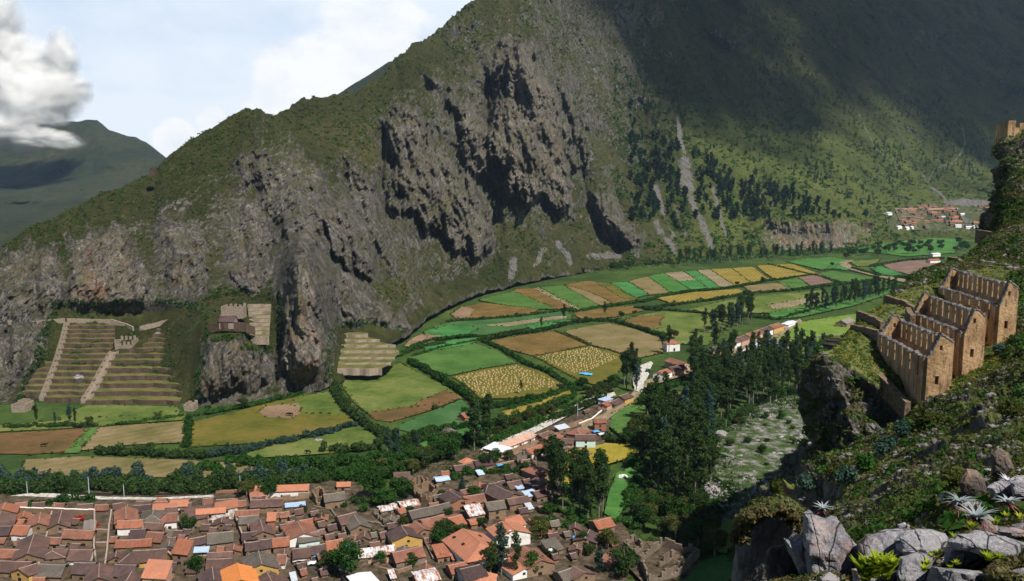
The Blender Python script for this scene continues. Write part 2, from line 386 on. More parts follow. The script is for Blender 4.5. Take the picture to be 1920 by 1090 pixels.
disp -= 2.5 * np.maximum.reduce([sstep(poly_sd(Ug, Vg, p_),-6,4) for p_ in TERR[:2]])
keep = 1 - 0.9 * sstep(np.linspace(0,1, NTR)[:, None] + 0 * Vg, 0.90,1.0) * (Ug < 1000)
Pm = Pm - Dm * (disp * keep * np.clip(sc, 0.7,1.6))[..., None]
Pm[..., 2] += (fbm(Pm[..., 0] * 0.05, Pm[..., 1] * 0.05,0.0,5) * 2.2 + fbm(Pm[..., 0] * 0.3, Pm[..., 1] * 0.3,3.0,3) * 0.7) * np.clip(sc, .7,2)
stp = sstep(Ug, 1380,1500) * sstep(Vg, 120,220)
Pm[..., 2] += stp * 2.6 * (np.abs(((Pm[..., 2] + big * 12) / 9.0) % 1.0 - 0.5) - 0.25) * 2
du = np.gradient(Pm, axis=1); dv = np.gradient(Pm, axis=0); nn = np.cross(du, dv); nn /= np.linalg.norm(nn, axis=-1)[..., None] + 1e-9
steep = 1 - np.abs(nn[..., 2])
rockf = np.clip(rm * 0.62 + sstep(steep, 0.30,0.62) * (0.30 + 0.45 * rm) * (1 - 0.75 * rough_r) + midzone * (0.30 + 0.5 * sstep(rib2 + 0.4 * big + 0.2 * rib, 0.35,0.75)) + lowleft, 0,1)
rockf *= (1 - tmask) * (1 - VILL)
rockf *= 1 - 0.55 * sstep(-Vg, -230,-150) * left
CH = [([(1223,338),(1237,380),(1248,415),(1262,440)],6),([(1270,222),(1276,260),(1283,285)],5),([(1285,305),(1290,350)],20),([(1298,375),(1306,400),(1325,435),(1335,465)],10),
      ([(1265,385),(1285,440)],7),([(1390,400),(1388,460)],4),([(1045,455),(1070,490)],8),([(965,490),(960,520)],10),([(1335,350),(1360,440)],3),([(1000,500),(1020,470)],6),
      ([(1100,480),(1160,480)],8),([(1230,420),(1265,470)],8),([(860,300 + 200),(840,520)],4)]
for pts, wd in CH:
 d, _ = line_d(Ug, Vg, pts); scree = np.maximum(scree, 0.66 * (1 - sstep(d + wob * 0.25, wd * 0.2, wd * 1.3)))
 rockf = np.minimum(rockf, 1 - 0.6 * (1 - sstep(d, wd, wd * 1.6)))
TR = [([(1610,215),(1640,275),(1690,325)],1.5),([(1675,225),(1720,310),(1740,345),(1765,378)],1.5),([(1740,340),(1752,318),(1790,303),(1810,275),(1805,240)],2.2),([(1745,350),(1762,362),(1772,375)],3),
      ([(1800,405),(1825,418)],3),([(1480,388),(1500,398)],1.6)]
for pts, wd in TR:
 d, _ = line_d(Ug, Vg, pts); scree = np.maximum(scree, 0.75 * (1 - sstep(d, wd * 0.4, wd * 1.2)))
sdp = poly_sd(Ug, Vg, [(1765,378),(1790,372),(1855,375),(1862,388),(1780,386)]); scree = np.maximum(scree, sstep(sdp, -2,3))
sdp = poly_sd(Ug, Vg, [(1662,430),(1676,392),(1760,386),(1860,392),(1862,435),(1760,436)]); scree = np.maximum(scree, 0.50 * sstep(sdp, -4,4))
back_n = 14
bk_rows = []
for i in range(1, back_n):
 f = i / (back_n - 1)
 b = Pm[-1].copy(); hd = Dm[-1] * np.array([1,1,0]); hd /= np.linalg.norm(hd, axis=-1)[..., None]
 b = b + hd * (20 + 500 * f)[..., None] if False else b + hd * (12 * i + 400 * f * f)
 b[..., 2] = Pm[-1][..., 2] - (Pm[-1][..., 2] + 20) * (1.4 * f - 0.4 * f * f) + fbm(b[..., 0] * 0.02, b[..., 1] * 0.02,0,3) * 6 * f
 bk_rows.append(b)
Pfull = np.concatenate([Pm, np.array(bk_rows)],0)
Pfull[0, :, 2] -= 4
mask = np.stack([rockf, orange, scree],-1)
mfull = np.concatenate([mask, np.repeat(mask[-1:], back_n - 1,0)],0)
mo = link('mountain', grid_mesh('mountain', Pfull, M['mountain'], {'Mask': mfull}))
tag(mo, kind='structure')
MTN = dict(P=Pm, U=Ug, V=Vg, rock=rockf, scree=scree, n=nn)
def on_mountain(u, v):
 """point of the mountain face near picture position u, v of the undisplaced face"""
 j = int(np.clip(round((u - us[0]) / 2.0),0, len(us) - 1)); i = int(np.clip(np.searchsorted(-Vg[:, j],-v),1, NTR - 1))
 return Vector(Pm[i, j])

M['far_hill'] = hill_material('far_hill_shaded_turf', 0.25,[(0.34,(0.007,0.014,0.006)),(0.48,(0.018,0.027,0.010)),(0.60,(0.044,0.044,0.018)),(0.78,(0.07,0.045,0.032))])  # turf colours darkened to stand in for cloud shade on the far hill
def far_hill(name, cols, u0, u1, step, n, amp, seed):
 uu = np.arange(u0, u1, step); V_, Y_ = loft_columns(cols, uu, n)
 cu = [c[0] for c in cols]; st = np.interp(uu, cu, [c[1][-1][0] for c in cols])
 U_ = np.broadcast_to(uu[None, :], V_.shape); Pp, Dd = unproject(U_, V_, Y_); Dd /= np.linalg.norm(Dd, axis=-1)[..., None]
 f = np.linspace(0,1, n)[:, None]
 d = (ridged(Pp[..., 0] * 0.0022, Pp[..., 1] * 0.0011, seed, 5) - 0.3) * amp + fbm(Pp[..., 0] * .004, Pp[..., 1] * .004, seed + 3,4) * amp * .4
 Pp = Pp - Dd * (d * (1 - f ** 6) * sstep(f, 0,.15))[..., None]
 Pp[..., 2] += fbm(Pp[..., 0] * .01, Pp[..., 1] * .01, seed, 4) * 6
 rows = [Pp]
 last = Pp[-1].copy()
 for k in range(1,8):
  b = last.copy(); b[..., 1] += 90 * k; b[..., 2] = last[..., 2] * (1 - (k / 7.0) ** 1.3) - 10; rows.append(b[None])
 Pp = np.concatenate(rows, 0)
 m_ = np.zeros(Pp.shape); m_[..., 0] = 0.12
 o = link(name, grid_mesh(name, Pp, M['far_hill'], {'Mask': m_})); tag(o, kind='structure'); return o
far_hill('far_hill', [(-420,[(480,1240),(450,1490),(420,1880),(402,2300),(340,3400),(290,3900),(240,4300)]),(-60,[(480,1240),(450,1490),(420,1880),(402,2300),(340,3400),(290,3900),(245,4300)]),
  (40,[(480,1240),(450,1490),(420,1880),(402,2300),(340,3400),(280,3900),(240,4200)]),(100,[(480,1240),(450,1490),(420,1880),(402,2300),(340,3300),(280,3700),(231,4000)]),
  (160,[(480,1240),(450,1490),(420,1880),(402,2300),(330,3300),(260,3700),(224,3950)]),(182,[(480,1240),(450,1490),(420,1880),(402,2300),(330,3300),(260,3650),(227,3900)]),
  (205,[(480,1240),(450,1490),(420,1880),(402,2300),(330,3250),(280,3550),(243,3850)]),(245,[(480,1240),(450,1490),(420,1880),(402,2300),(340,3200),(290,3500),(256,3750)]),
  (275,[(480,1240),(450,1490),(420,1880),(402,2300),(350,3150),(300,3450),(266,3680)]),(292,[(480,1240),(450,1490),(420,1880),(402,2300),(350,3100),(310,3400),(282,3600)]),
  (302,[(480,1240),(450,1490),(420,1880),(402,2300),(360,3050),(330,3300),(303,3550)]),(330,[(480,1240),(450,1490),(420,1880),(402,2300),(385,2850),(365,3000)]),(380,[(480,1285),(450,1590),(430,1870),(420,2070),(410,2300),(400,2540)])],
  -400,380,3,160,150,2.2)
far_hill('distant_ridge', [(560,[(260,2300),(230,2500),(200,2700)]),(630,[(250,2300),(210,2500),(178,2700)]),(660,[(250,2300),(200,2500),(160,2700)]),(700,[(250,2300),(190,2500),(136,2700)]),(728,[(240,2300),(180,2500),(118,2700)]),(780,[(240,2300),(170,2500),(100,2700)]),(860,[(240,2300),(170,2500),(96,2700)])],
  560,850,3,60,50,6.2)

# ================================================================ near hillside on the right
M['near_slope'] = hill_material('near_slope_turf_and_rock', 5.0,[(0.30,(0.026,0.040,0.010)),(0.46,(0.070,0.088,0.024)),(0.60,(0.13,0.145,0.045)),(0.76,(0.24,0.22,0.10))],
 [(0.32,(0.016,0.014,0.015)),(0.46,(0.062,0.055,0.055)),(0.57,(0.15,0.135,0.13)),(0.70,(0.33,0.30,0.29))])
ST = [  # distance Y, [(u, v) across from below-left to above-right]
 (330,[(1580,925),(1640,800),(1720,690),(1820,570),(1900,470),(1940,380),(2000,300),(2250,330)]),
 (262,[(1620,1010),(1700,860),(1780,700),(1850,570),(1893,470),(1915,380),(1970,290),(2250,240)]),
 (218,[(1600,1080),(1700,880),(1800,660),(1850,510),(1872,400),(1874,320),(1896,258),(2250,215)]),
 (205,[(1600,1100),(1700,880),(1790,680),(1830,540),(1862,430),(1890,350),(1925,292),(2250,240)]),
 (192,[(1560,1150),(1660,900),(1745,720),(1808,560),(1838,458),(1868,410),(1925,352),(2250,310)]),
 (178,[(1520,1200),(1620,930),(1700,720),(1755,580),(1796,492),(1842,455),(1925,410),(2250,360)]),
 (164,[(1490,1230),(1580,950),(1650,740),(1690,610),(1722,530),(1800,505),(1925,455),(2250,400)]),
 (150,[(1440,1260),(1530,960),(1580,770),(1605,670),(1618,592),(1760,560),(1925,505),(2250,450)]),
 (140,[(1420,1280),(1490,980),(1535,800),(1565,690),(1592,628),(1740,610),(1925,560),(2250,500)]),
 (130,[(1400,1300),(1450,1010),(1490,850),(1522,735),(1570,665),(1720,680),(1925,610),(2250,520)]),
 (120,[(1370,1320),(1415,1040),(1458,890),(1500,782),(1592,700),(1740,722),(1925,650),(2250,560)]),
 (117,[(1365,1325),(1418,1050),(1450,915),(1495,832),(1600,775),(1740,735),(1925,672),(2250,590)]),
 (112,[(1350,1340),(1395,1090),(1432,955),(1490,912),(1590,868),(1738,750),(1925,685),(2250,600)]),
 (98,  [(1330,1360),(1370,1150),(1410,1040),(1480,975),(1570,915),(1720,812),(1925,715),(2250,640)]),
 (82,  [(1320,1400),(1365,1150),(1410,1000),(1470,930),(1570,880),(1730,795),(1925,722),(2250,650)]),
 (66,  [(1310,1460),(1345,1230),(1400,1070),(1460,985),(1560,925),(1730,838),(1925,752),(2250,680)]),
 (50,  [(1300,1560),(1335,1330),(1380,1130),(1440,1030),(1560,975),(1720,890),(1925,792),(2250,720)]),
 (36,  [(1290,1700),(1330,1450),(1380,1230),(1450,1120),(1560,1050),(1700,950),(1925,840),(2250,760)]),
 (26,  [(1290,1800),(1340,1500),(1400,1300),(1480,1180),(1600,1080),(1720,985),(1925,870),(2250,790)]),
 (18,  [(1290,1900),(1350,1600),(1430,1400),(1520,1250),(1640,1120),(1760,1010),(1925,895),(2250,820)]),
 (12.5,[(1290,2000),(1340,1600),(1400,1320),(1470,1130),(1600,1075),(1760,1010),(1925,955),(2250,860)]),
 (9.0,[(1280,2000),(1340,1500),(1380,1240),(1450,1110),(1600,1090),(1780,1060),(1925,1020),(2250,920)]),
 (6.0,[(1200,2100),(1290,1650),(1360,1380),(1430,1250),(1600,1230),(1780,1200),(1925,1160),(2250,1050)]),
]
ctrl = []
for Y, pts in ST:
 ctrl.append([tuple(P(u, v, Y)) for (u, v) in pts])
def world_row(Y): return [(-40, Y, 20),(-24, Y, 70),(-12, Y, 108),(-4.5, Y, 121),(-1, Y, 126.3),(1.5, Y, 126.8),(7, Y, 126.8),(40, Y, 136)]
ctrl += [[(x, y, z) for x, y, z in world_row(1.5)],[(x, y, z) for x, y, z in world_row(-12)], world_row(-60)]
ctrl = np.array(ctrl)          # rows x 8 x 3
ctrl = ctrl[::-1]              # near first
def catmull(A, n, axis_pos):
 """resample rows of A (k, ...) at positions axis_pos in 0..k-1"""
 k = A.shape[0]; i = np.clip(np.floor(axis_pos).astype(int),0, k - 2); t = (axis_pos - i)
 t = t.reshape((-1,) + (1,) * (A.ndim - 1))
 p0, p1, p2, p3 = A[np.clip(i - 1,0, k - 1)], A[i], A[i + 1], A[np.clip(i + 2,0, k - 1)]
 m1 = (p2 - p0) * 0.30; m2 = (p3 - p1) * 0.30
 return (2 * t**3 - 3 * t**2 + 1) * p1 + (t**3 - 2 * t**2 + t) * m1 + (-2 * t**3 + 3 * t**2) * p2 + (t**3 - t**2) * m2
NR, NC = 760,560
rp = np.linspace(0, ctrl.shape[0] - 1, NR); cp_ = np.linspace(0,7, NC)
A1 = catmull(ctrl, NR, rp); A2 = catmull(A1.transpose(1,0,2), NC, cp_).transpose(1,0,2)
Ph = A2.copy()
du = np.gradient(Ph, axis=1); dv = np.gradient(Ph, axis=0); nh = np.cross(du, dv); nh /= np.linalg.norm(nh, axis=-1)[..., None] + 1e-9
nh *= np.sign(nh[..., 2:3] + 1e-9)
dist = np.linalg.norm(Ph - np.array([0,0, CAMZ]), axis=-1)
sz = np.clip(dist / 110.0,0.10,1.8)
x, y, z = Ph[..., 0], Ph[..., 1], Ph[..., 2]
def project(Pp):
 q = Pp - np.array([0,0, CAMZ]); fwd = q[..., 1] * CP - q[..., 2] * SP; upc = q[..., 1] * SP + q[..., 2] * CP
 fwd = np.where(np.abs(fwd) < 0.05,0.05, fwd)
 return 960 + F * q[..., 0] / fwd, 545 - F * upc / fwd
Uh, Vh = project(Ph)
inb = (y > 5)
cm = cp_[None, :] + 0 * y
steepb = 1 - sstep(cm, 3.2,4.3)          # the cliff side of the profile
ruin_zone = sstep(y, 106,113) * (1 - sstep(y, 150,162)) * sstep(cm, 3.6,4.1) * (1 - sstep(cm, 5.3,6.2))
tz = sstep(y, 150,160) * sstep(cm, 3.8,4.2)
rA = ridged(x * 0.055, z * 0.022 + y * 0.02,1.1,5); rB = ridged(x * 0.24 + 3, z * 0.16 + y * 0.12,7.1,5); rC = ridged(x * 1.1, y * 0.8, z * 0.7,5); bg_ = fbm(x * 0.03, y * 0.03, z * 0.03,4)
far_k = sstep(dist, 30,80)
rockh = np.clip(0.27 + 0.5 * sstep(y, 196,210) + 0.62 * steepb + 0.42 * sstep(fbm(x * 0.06, y * 0.045, z * 0.06,3),0.10,0.45) - 0.5 * ruin_zone - 0.28 * tz, 0,1)
CLF = sstep(poly_sd(Uh, Vh, [(1400,1000),(1440,900),(1500,780),(1530,690),(1600,690),(1640,722),(1700,772),(1745,792),(1650,840),(1560,885),(1480,925)]),-4,10) * sstep(y, 86,92)
rockh = np.clip(rockh + .6 * CLF, 0,1); steepb = np.maximum(steepb, .8 * CLF); ruin_zone = ruin_zone * (1 - CLF)
for pts, wd, a in (([(1480,1010),(1560,985),(1640,930),(1720,895),(1790,860)],22,.6),([(1800,960),(1850,890),(1905,860)],26,.8),([(1740,745),(1800,760),(1840,735)],18,.5),([(1560,900),(1500,930)],14,.3),([(1850,790),(1885,740)],10,.5)):
 d, _ = line_d(Uh, Vh, pts); m_ = np.exp(-(d / wd) ** 2) * inb
 rockh = np.clip(rockh + a * m_, 0,1)
dh = (rA - 0.35 - 0.4 * steepb) * (1.0 + 6.5 * steepb + 2.5 * rockh) * far_k + (rB - 0.3) * (0.35 + 2.3 * rockh) * np.clip(sz, .1,1) + (rC - 0.3) * (0.12 + 0.55 * rockh) * np.clip(sz * 1.5,.12,1) + bg_ * 2.2 * far_k
dh += (ridged(y * 0.075 + x * 0.03, z * 0.022,3.3,5) - .78) * 7.0 * steepb * far_k
dh = dh * (1 - 0.85 * ruin_zone)
dh *= np.clip((y - 3) / 20.0,0.12,1)
Ph = Ph + nh * dh[..., None]
du = np.gradient(Ph, axis=1); dv = np.gradient(Ph, axis=0); n2_ = np.cross(du, dv); n2_ /= np.linalg.norm(n2_, axis=-1)[..., None] + 1e-9
st2 = 1 - np.abs(n2_[..., 2])
rockh2 = np.clip(rockh * 0.75 + sstep(st2,0.35,0.7) * 0.35 - 0.12,0,1) * (1 - .6 * ruin_zone)
rockh2 = np.maximum(rockh2, np.maximum(.98 * CLF * (1 - ruin_zone),.80 * (1 - sstep(cm, 3.0,3.7))))
orh = np.clip(sstep(fbm(x * 0.04, y * 0.04, z * 0.015,3),0.0,0.4) * steepb * 1.2,0,1)
sch = np.zeros(x.shape)
for pts, wd in (([(1905,690),(1870,715),(1860,745),(1868,775)],5),([(1862,778),(1850,800),(1842,830)],5),([(1882,818),(1880,835)],3)):
 d, _ = line_d(Uh, Vh, pts); sch = np.maximum(sch, inb * (1 - sstep(d, wd * .5, wd * 1.4)))
ho = link('hillside', grid_mesh('hillside', Ph, M['near_slope'], {'Mask': np.stack([rockh2, orh, sch],-1)})); tag(ho, kind='structure')
HILL = dict(clf=CLF, P=Ph, n=n2_, rock=rockh2, steep=st2, ruin=ruin_zone, cm=cm, dist=dist)
HU, HV = project(Ph)
HVIS = (HU > 1300) & (HU < 1960) & (HV > 200) & (HV < 1130) & (y > 5)
_hsel = np.argwhere(HVIS); _hu = HU[HVIS]; _hv = HV[HVIS]; _hp = Ph[HVIS]
_hd = _hp[:, 1]
def on_hill(u, v, tol=4.0):
 """nearest visible point of the hillside at picture position u, v"""
 m_ = (np.abs(_hu - u) < tol) & (np.abs(_hv - v) < tol)
 if not m_.any():
  return on_hill(u, v, tol * 2) if tol < 70 else P(u, v, 100)
 c = _hp[m_]; return Vector(c[np.argmin(c[:, 1])])
def hill_z(xx, yy):
 d2 = (Ph[..., 0] - xx) ** 2 + (Ph[..., 1] - yy) ** 2; i = np.unravel_index(np.argmin(d2), d2.shape); return float(Ph[i][2])

# ================================================================ valley floor
def ground_material():
 m, t, bs, out = new_mat('valley_turf')
 pos = t.add('ShaderNodeNewGeometry').outputs['Position']
 a = t.noise(pos, 0.012,5,0.6); b = t.noise(pos, 0.16,5,0.7); c = t.noise(pos, 0.9,4,0.7)
 f = t.math('ADD', t.math('MULTIPLY', a, 0.5), t.math('ADD', t.math('MULTIPLY', b, 0.32), t.math('MULTIPLY', c, 0.2)))
 col = t.ramp(f, [(0.34,(0.012,0.026,0.007)),(0.47,(0.026,0.052,0.010)),(0.56,(0.050,0.085,0.014)),(0.68,(0.11,0.11,0.045))])
 t.l.new(col, bs.inputs['Base Color']); bump(t, bs, t.math('ADD', b, c),0.7,0.8); return m
M['ground'] = ground_material()
gx = np.concatenate([np.linspace(-9000,-700,20), np.linspace(-680,1100,200), np.linspace(1150,9000,20)])
gy = np.concatenate([np.linspace(-1500,100,12), np.linspace(110,900,180), np.linspace(920,2200,90), np.linspace(2300,12000,25)])
XX, YY = np.meshgrid(gx, gy)
near_w = (XX > -690) & (XX < 1110) & (YY > 120) & (YY < 2200)
ZZ = np.where(near_w, fbm(XX * 0.02, YY * 0.02,0,3) * 0.35,0) - 0.45
go = link('ground', grid_mesh('ground', np.stack([XX, YY, ZZ],-1), M['ground'])); tag(go, kind='structure')
# ================================================================ helpers for built things
class MB:
 """collects quads of boxes and prisms into one mesh"""
 def __init__(s): s.v = []; s.f = []; s.m = []
 def quad(s, pts, m=0):
  i = len(s.v); s.v += [tuple(p) for p in pts]; s.f.append(list(range(i, i + len(pts)))); s.m.append(m)
 def hexa(s, b, t, m=0):
  """b, t: four lower and four upper corners in the same order"""
  i = len(s.v); s.v += [tuple(p) for p in b] + [tuple(p) for p in t]
  for f in ((3,2,1,0),(4,5,6,7),(0,1,5,4),(1,2,6,5),(2,3,7,6),(3,0,4,7)):
   s.f.append([i + k for k in f]); s.m.append(m)
 def box(s, x0, x1, y0, y1, z0, z1, m=0, X=None):
  b = [(x0, y0, z0),(x1, y0, z0),(x1, y1, z0),(x0, y1, z0)]; t = [(a, c, z1) for a, c, _ in b]
  if X: b = [X(*p) for p in b]; t = [X(*p) for p in t]
  s.hexa(b, t, m)
 def build(s, name, mat, parent=None, smooth=False):
  me = bpy.data.meshes.new(name); me.from_pydata(s.v, [], s.f)
  for m in (mat if isinstance(mat, list) else [mat]): me.materials.append(m)
  if any(s.m): me.polygons.foreach_set('material_index', s.m)
  if smooth: me.polygons.foreach_set('use_smooth', [True] * len(me.polygons))
  me.update(); return link(name, me, None, parent)
def empty(name, loc, rz=0.0):
 o = bpy.data.objects.new(name, None); COL.objects.link(o); o.location = loc; o.rotation_euler = (0,0, rz); o.empty_display_size = 0.5
 return o
def mat_simple(name, stops, scale=1.0, detail=5, rough=0.9, stretch=(1,1,1), coord='Object', bmp=0.3, bd=0.1, var=0.0, spec=0.15, big=None, dist=0.0):
 """noise-coloured surface; var: how much each object differs in tone"""
 m, t, bs, out = new_mat(name); bs.inputs['Roughness'].default_value = rough; bs.inputs['Specular IOR Level'].default_value = spec
 c = t.add('ShaderNodeTexCoord').outputs['Object'] if coord == 'Object' else t.add('ShaderNodeNewGeometry').outputs['Position']
 if stretch != (1,1,1): cs = t.mapping(c, stretch)
 else: cs = c
 n = t.noise(cs, scale, detail, 0.7, dist)
 if big:
  n = t.math('ADD', t.math('MULTIPLY', n, 0.6), t.math('MULTIPLY', t.noise(c, big, 3,0.6),0.4))
 col = t.ramp(n, stops)
 if var:
  oi = t.add('ShaderNodeObjectInfo'); k = t.math('ADD', 1 - var, t.math('MULTIPLY', oi.outputs['Random'],2 * var))
  hv = t.add('ShaderNodeHueSaturation'); t.l.new(k, hv.inputs['Value']); t.l.new(col, hv.inputs['Color'])
  hv.inputs['Hue'].default_value = 0.5; col = hv.outputs[0]
 t.l.new(col, bs.inputs['Base Color'])
 if bmp: bump(t, bs, n, bmp, bd)
 return m
def tile_mat(name, stops, var=0.1, dirt=(0.05,0.04,0.032), dk=0.5):
 """clay tile roof: courses run down the slope (local y), rows along the ridge (local x)"""
 m, t, bs, out = new_mat(name); bs.inputs['Roughness'].default_value = 0.88
 c = t.add('ShaderNodeTexCoord').outputs['Object']
 oi = t.add('ShaderNodeObjectInfo')
 cc = t.add('ShaderNodeVectorMath', operation='ADD'); t.l.new(c, cc.inputs[0])
 cx = t.add('ShaderNodeCombineXYZ'); t.l.new(t.math('MULTIPLY', oi.outputs['Random'],90.0), cx.inputs[2]); t.l.new(cx.outputs[0], cc.inputs[1]); c2 = cc.outputs[0]
 fine = t.noise(t.mapping(c2,(3.6,1.7,1.7)),1.4,4,0.8); mid = t.noise(t.mapping(c2,(1.6,0.5,0.6)),0.75,4,0.65); bigp = t.noise(c2,0.16,3,0.6)
 n = t.math('ADD', t.math('MULTIPLY', fine, 0.55), t.math('MULTIPLY', mid, 0.45))
 col = t.ramp(n, stops)
 dm = t.ramp(t.math('ADD', t.math('MULTIPLY', bigp, 0.7), t.math('MULTIPLY', mid, 0.4)),[(0.48,0.0),(0.68, dk)])
 col = t.mix(dm, col, dirt)
 wv = t.add('ShaderNodeTexWave', wave_type='BANDS', bands_direction='X'); t.l.new(c, wv.inputs['Vector']); wv.inputs['Scale'].default_value = 1.25; wv.inputs['Distortion'].default_value = 0.6
 col = t.mix(t.math('MULTIPLY', wv.outputs['Fac'],0.28), col, t.mix(1.0, col, (0.45,0.42,0.42), 'MULTIPLY'))
 hv = t.add('ShaderNodeHueSaturation'); t.l.new(t.math('ADD', 1 - var, t.math('MULTIPLY', oi.outputs['Random'],2 * var)), hv.inputs['Value']); t.l.new(col, hv.inputs['Color'])
 t.l.new(hv.outputs[0], bs.inputs['Base Color']); bump(t, bs, t.math('ADD', wv.outputs['Fac'], fine),0.6,0.12)
 return m
M['brown'] = tile_mat('old_brown_tile', [(0.30,(0.050,0.030,0.026)),(0.46,(0.115,0.066,0.055)),(0.58,(0.185,0.105,0.085)),(0.74,(0.30,0.20,0.17))],0.16,(0.05,0.042,0.038),0.65)
M['dark'] = tile_mat('dark_weathered_tile', [(0.30,(0.032,0.022,0.022)),(0.48,(0.080,0.050,0.047)),(0.62,(0.13,0.085,0.078)),(0.76,(0.22,0.16,0.14))],0.16,(0.04,0.036,0.036),0.5)
M['grey'] = tile_mat('mossy_grey_tile', [(0.30,(0.05,0.042,0.036)),(0.48,(0.12,0.10,0.085)),(0.62,(0.19,0.16,0.135)),(0.76,(0.27,0.24,0.21))],0.12,(0.07,0.072,0.05),0.6)
M['red'] = tile_mat('reddish_tile', [(0.30,(0.10,0.040,0.028)),(0.46,(0.21,0.088,0.058)),(0.60,(0.34,0.155,0.10)),(0.76,(0.46,0.26,0.20))],0.12,(0.10,0.06,0.05),0.6)
M['orange'] = tile_mat('orange_tile', [(0.28,(0.15,0.055,0.032)),(0.48,(0.28,0.10,0.055)),(0.62,(0.39,0.155,0.088)),(0.78,(0.50,0.25,0.16))],0.14,(0.22,0.11,0.08),0.4)
M['pale'] = tile_mat('pale_new_tile', [(0.28,(0.30,0.11,0.06)),(0.48,(0.44,0.175,0.10)),(0.62,(0.54,0.235,0.14)),(0.78,(0.64,0.33,0.22))],0.12,(0.30,0.15,0.11),0.5)
M['bright'] = tile_mat('bright_orange_tile', [(0.28,(0.42,0.13,0.035)),(0.48,(0.64,0.22,0.06)),(0.62,(0.72,0.27,0.09)),(0.78,(0.80,0.36,0.13))],0.04,(0.50,0.2,0.06),0.3)
M['tin'] = mat_simple('grey_tin_sheet', [(0.3,(0.30,0.33,0.38)),(0.6,(0.50,0.53,0.58))],1.2,4,0.45,(0.6,3,1), bmp=0.3, var=0.1, spec=0.4)
M['blue_tin'] = mat_simple('bluish_tin_sheet', [(0.3,(0.22,0.32,0.48)),(0.6,(0.40,0.50,0.66))],1.2,4,0.45,(0.6,3,1), bmp=0.3, var=0.1, spec=0.4)
M['white_tin'] = mat_simple('white_tin_sheet', [(0.3,(0.46,0.48,0.53)),(0.6,(0.68,0.69,0.72))],1.0,3,0.5,(0.6,3,1), bmp=0.2, var=0.05, spec=0.3)
M['rust_tin'] = mat_simple('rusting_tin_sheet', [(0.40,(0.56,0.58,0.62)),(0.50,(0.46,0.43,0.43)),(0.54,(0.30,0.12,0.06)),(0.70,(0.20,0.07,0.04))],0.8,3,0.6,(1.5,0.35,1), bmp=0.2, big=0.25)
M['thatch'] = mat_simple('grey_thatch', [(0.3,(0.13,0.11,0.10)),(0.7,(0.27,0.23,0.21))],2.5,5,0.95,(3,0.6,1), bmp=0.6, bd=0.2, var=0.1)
M['adobe'] = mat_simple('adobe_wall', [(0.3,(0.125,0.080,0.050)),(0.55,(0.22,0.150,0.095)),(0.75,(0.30,0.215,0.145))],1.3,6, bmp=0.4, bd=0.08, var=0.12, big=0.3)
M['stone'] = mat_simple('rough_stone_wall', [(0.32,(0.060,0.045,0.036)),(0.5,(0.15,0.115,0.088)),(0.68,(0.27,0.215,0.17))],2.6,6, bmp=0.9, bd=0.15, var=0.12, big=0.3)
M['white'] = mat_simple('whitewashed_wall', [(0.3,(0.50,0.48,0.45)),(0.5,(0.74,0.72,0.69)),(0.8,(0.82,0.80,0.77))],0.9,5, bmp=0.15, big=0.3)
M['peeling'] = mat_simple('peeling_white_wall', [(0.40,(0.24,0.17,0.12)),(0.50,(0.46,0.41,0.36)),(0.60,(0.72,0.70,0.66))],0.9,6, bmp=0.2)
M['ochre'] = mat_simple('ochre_wall', [(0.3,(0.40,0.24,0.07)),(0.7,(0.56,0.36,0.12))],0.9,5, bmp=0.15, big=0.3)
M['mint'] = mat_simple('mint_wall', [(0.3,(0.42,0.56,0.52)),(0.7,(0.60,0.74,0.70))],0.9,5, bmp=0.1)
M['pinkw'] = mat_simple('pink_plaster_wall', [(0.3,(0.38,0.22,0.16)),(0.7,(0.58,0.38,0.29))],0.8,5, bmp=0.15, var=0.1)
M['brick'] = mat_simple('raw_brick_wall', [(0.3,(0.20,0.085,0.05)),(0.7,(0.36,0.17,0.105))],3.0,4, bmp=0.3)
M['mortar'] = mat_simple('ridge_mortar', [(0.3,(0.22,0.16,0.13)),(0.7,(0.40,0.31,0.26))],2.0,4, bmp=0.2)
M['hole'] = mat_simple('dark_opening', [(0.3,(0.010,0.009,0.009)),(0.7,(0.022,0.018,0.016))],2.0,2, bmp=0)
M['wood'] = mat_simple('dark_wood', [(0.3,(0.035,0.022,0.015)),(0.7,(0.09,0.055,0.035))],2.0,4, stretch=(1,1,4), bmp=0.3)
M['door_blue'] = mat_simple('blue_paint', [(0.3,(0.05,0.20,0.36)),(0.7,(0.08,0.30,0.50))],2.0,3, bmp=0)
M['earth'] = mat_simple('trodden_earth', [(0.34,(0.022,0.024,0.012)),(0.44,(0.050,0.038,0.024)),(0.56,(0.090,0.064,0.042)),(0.7,(0.15,0.11,0.076))],0.35,7, coord='pos', bmp=0.5, bd=0.4)
FOOT = []

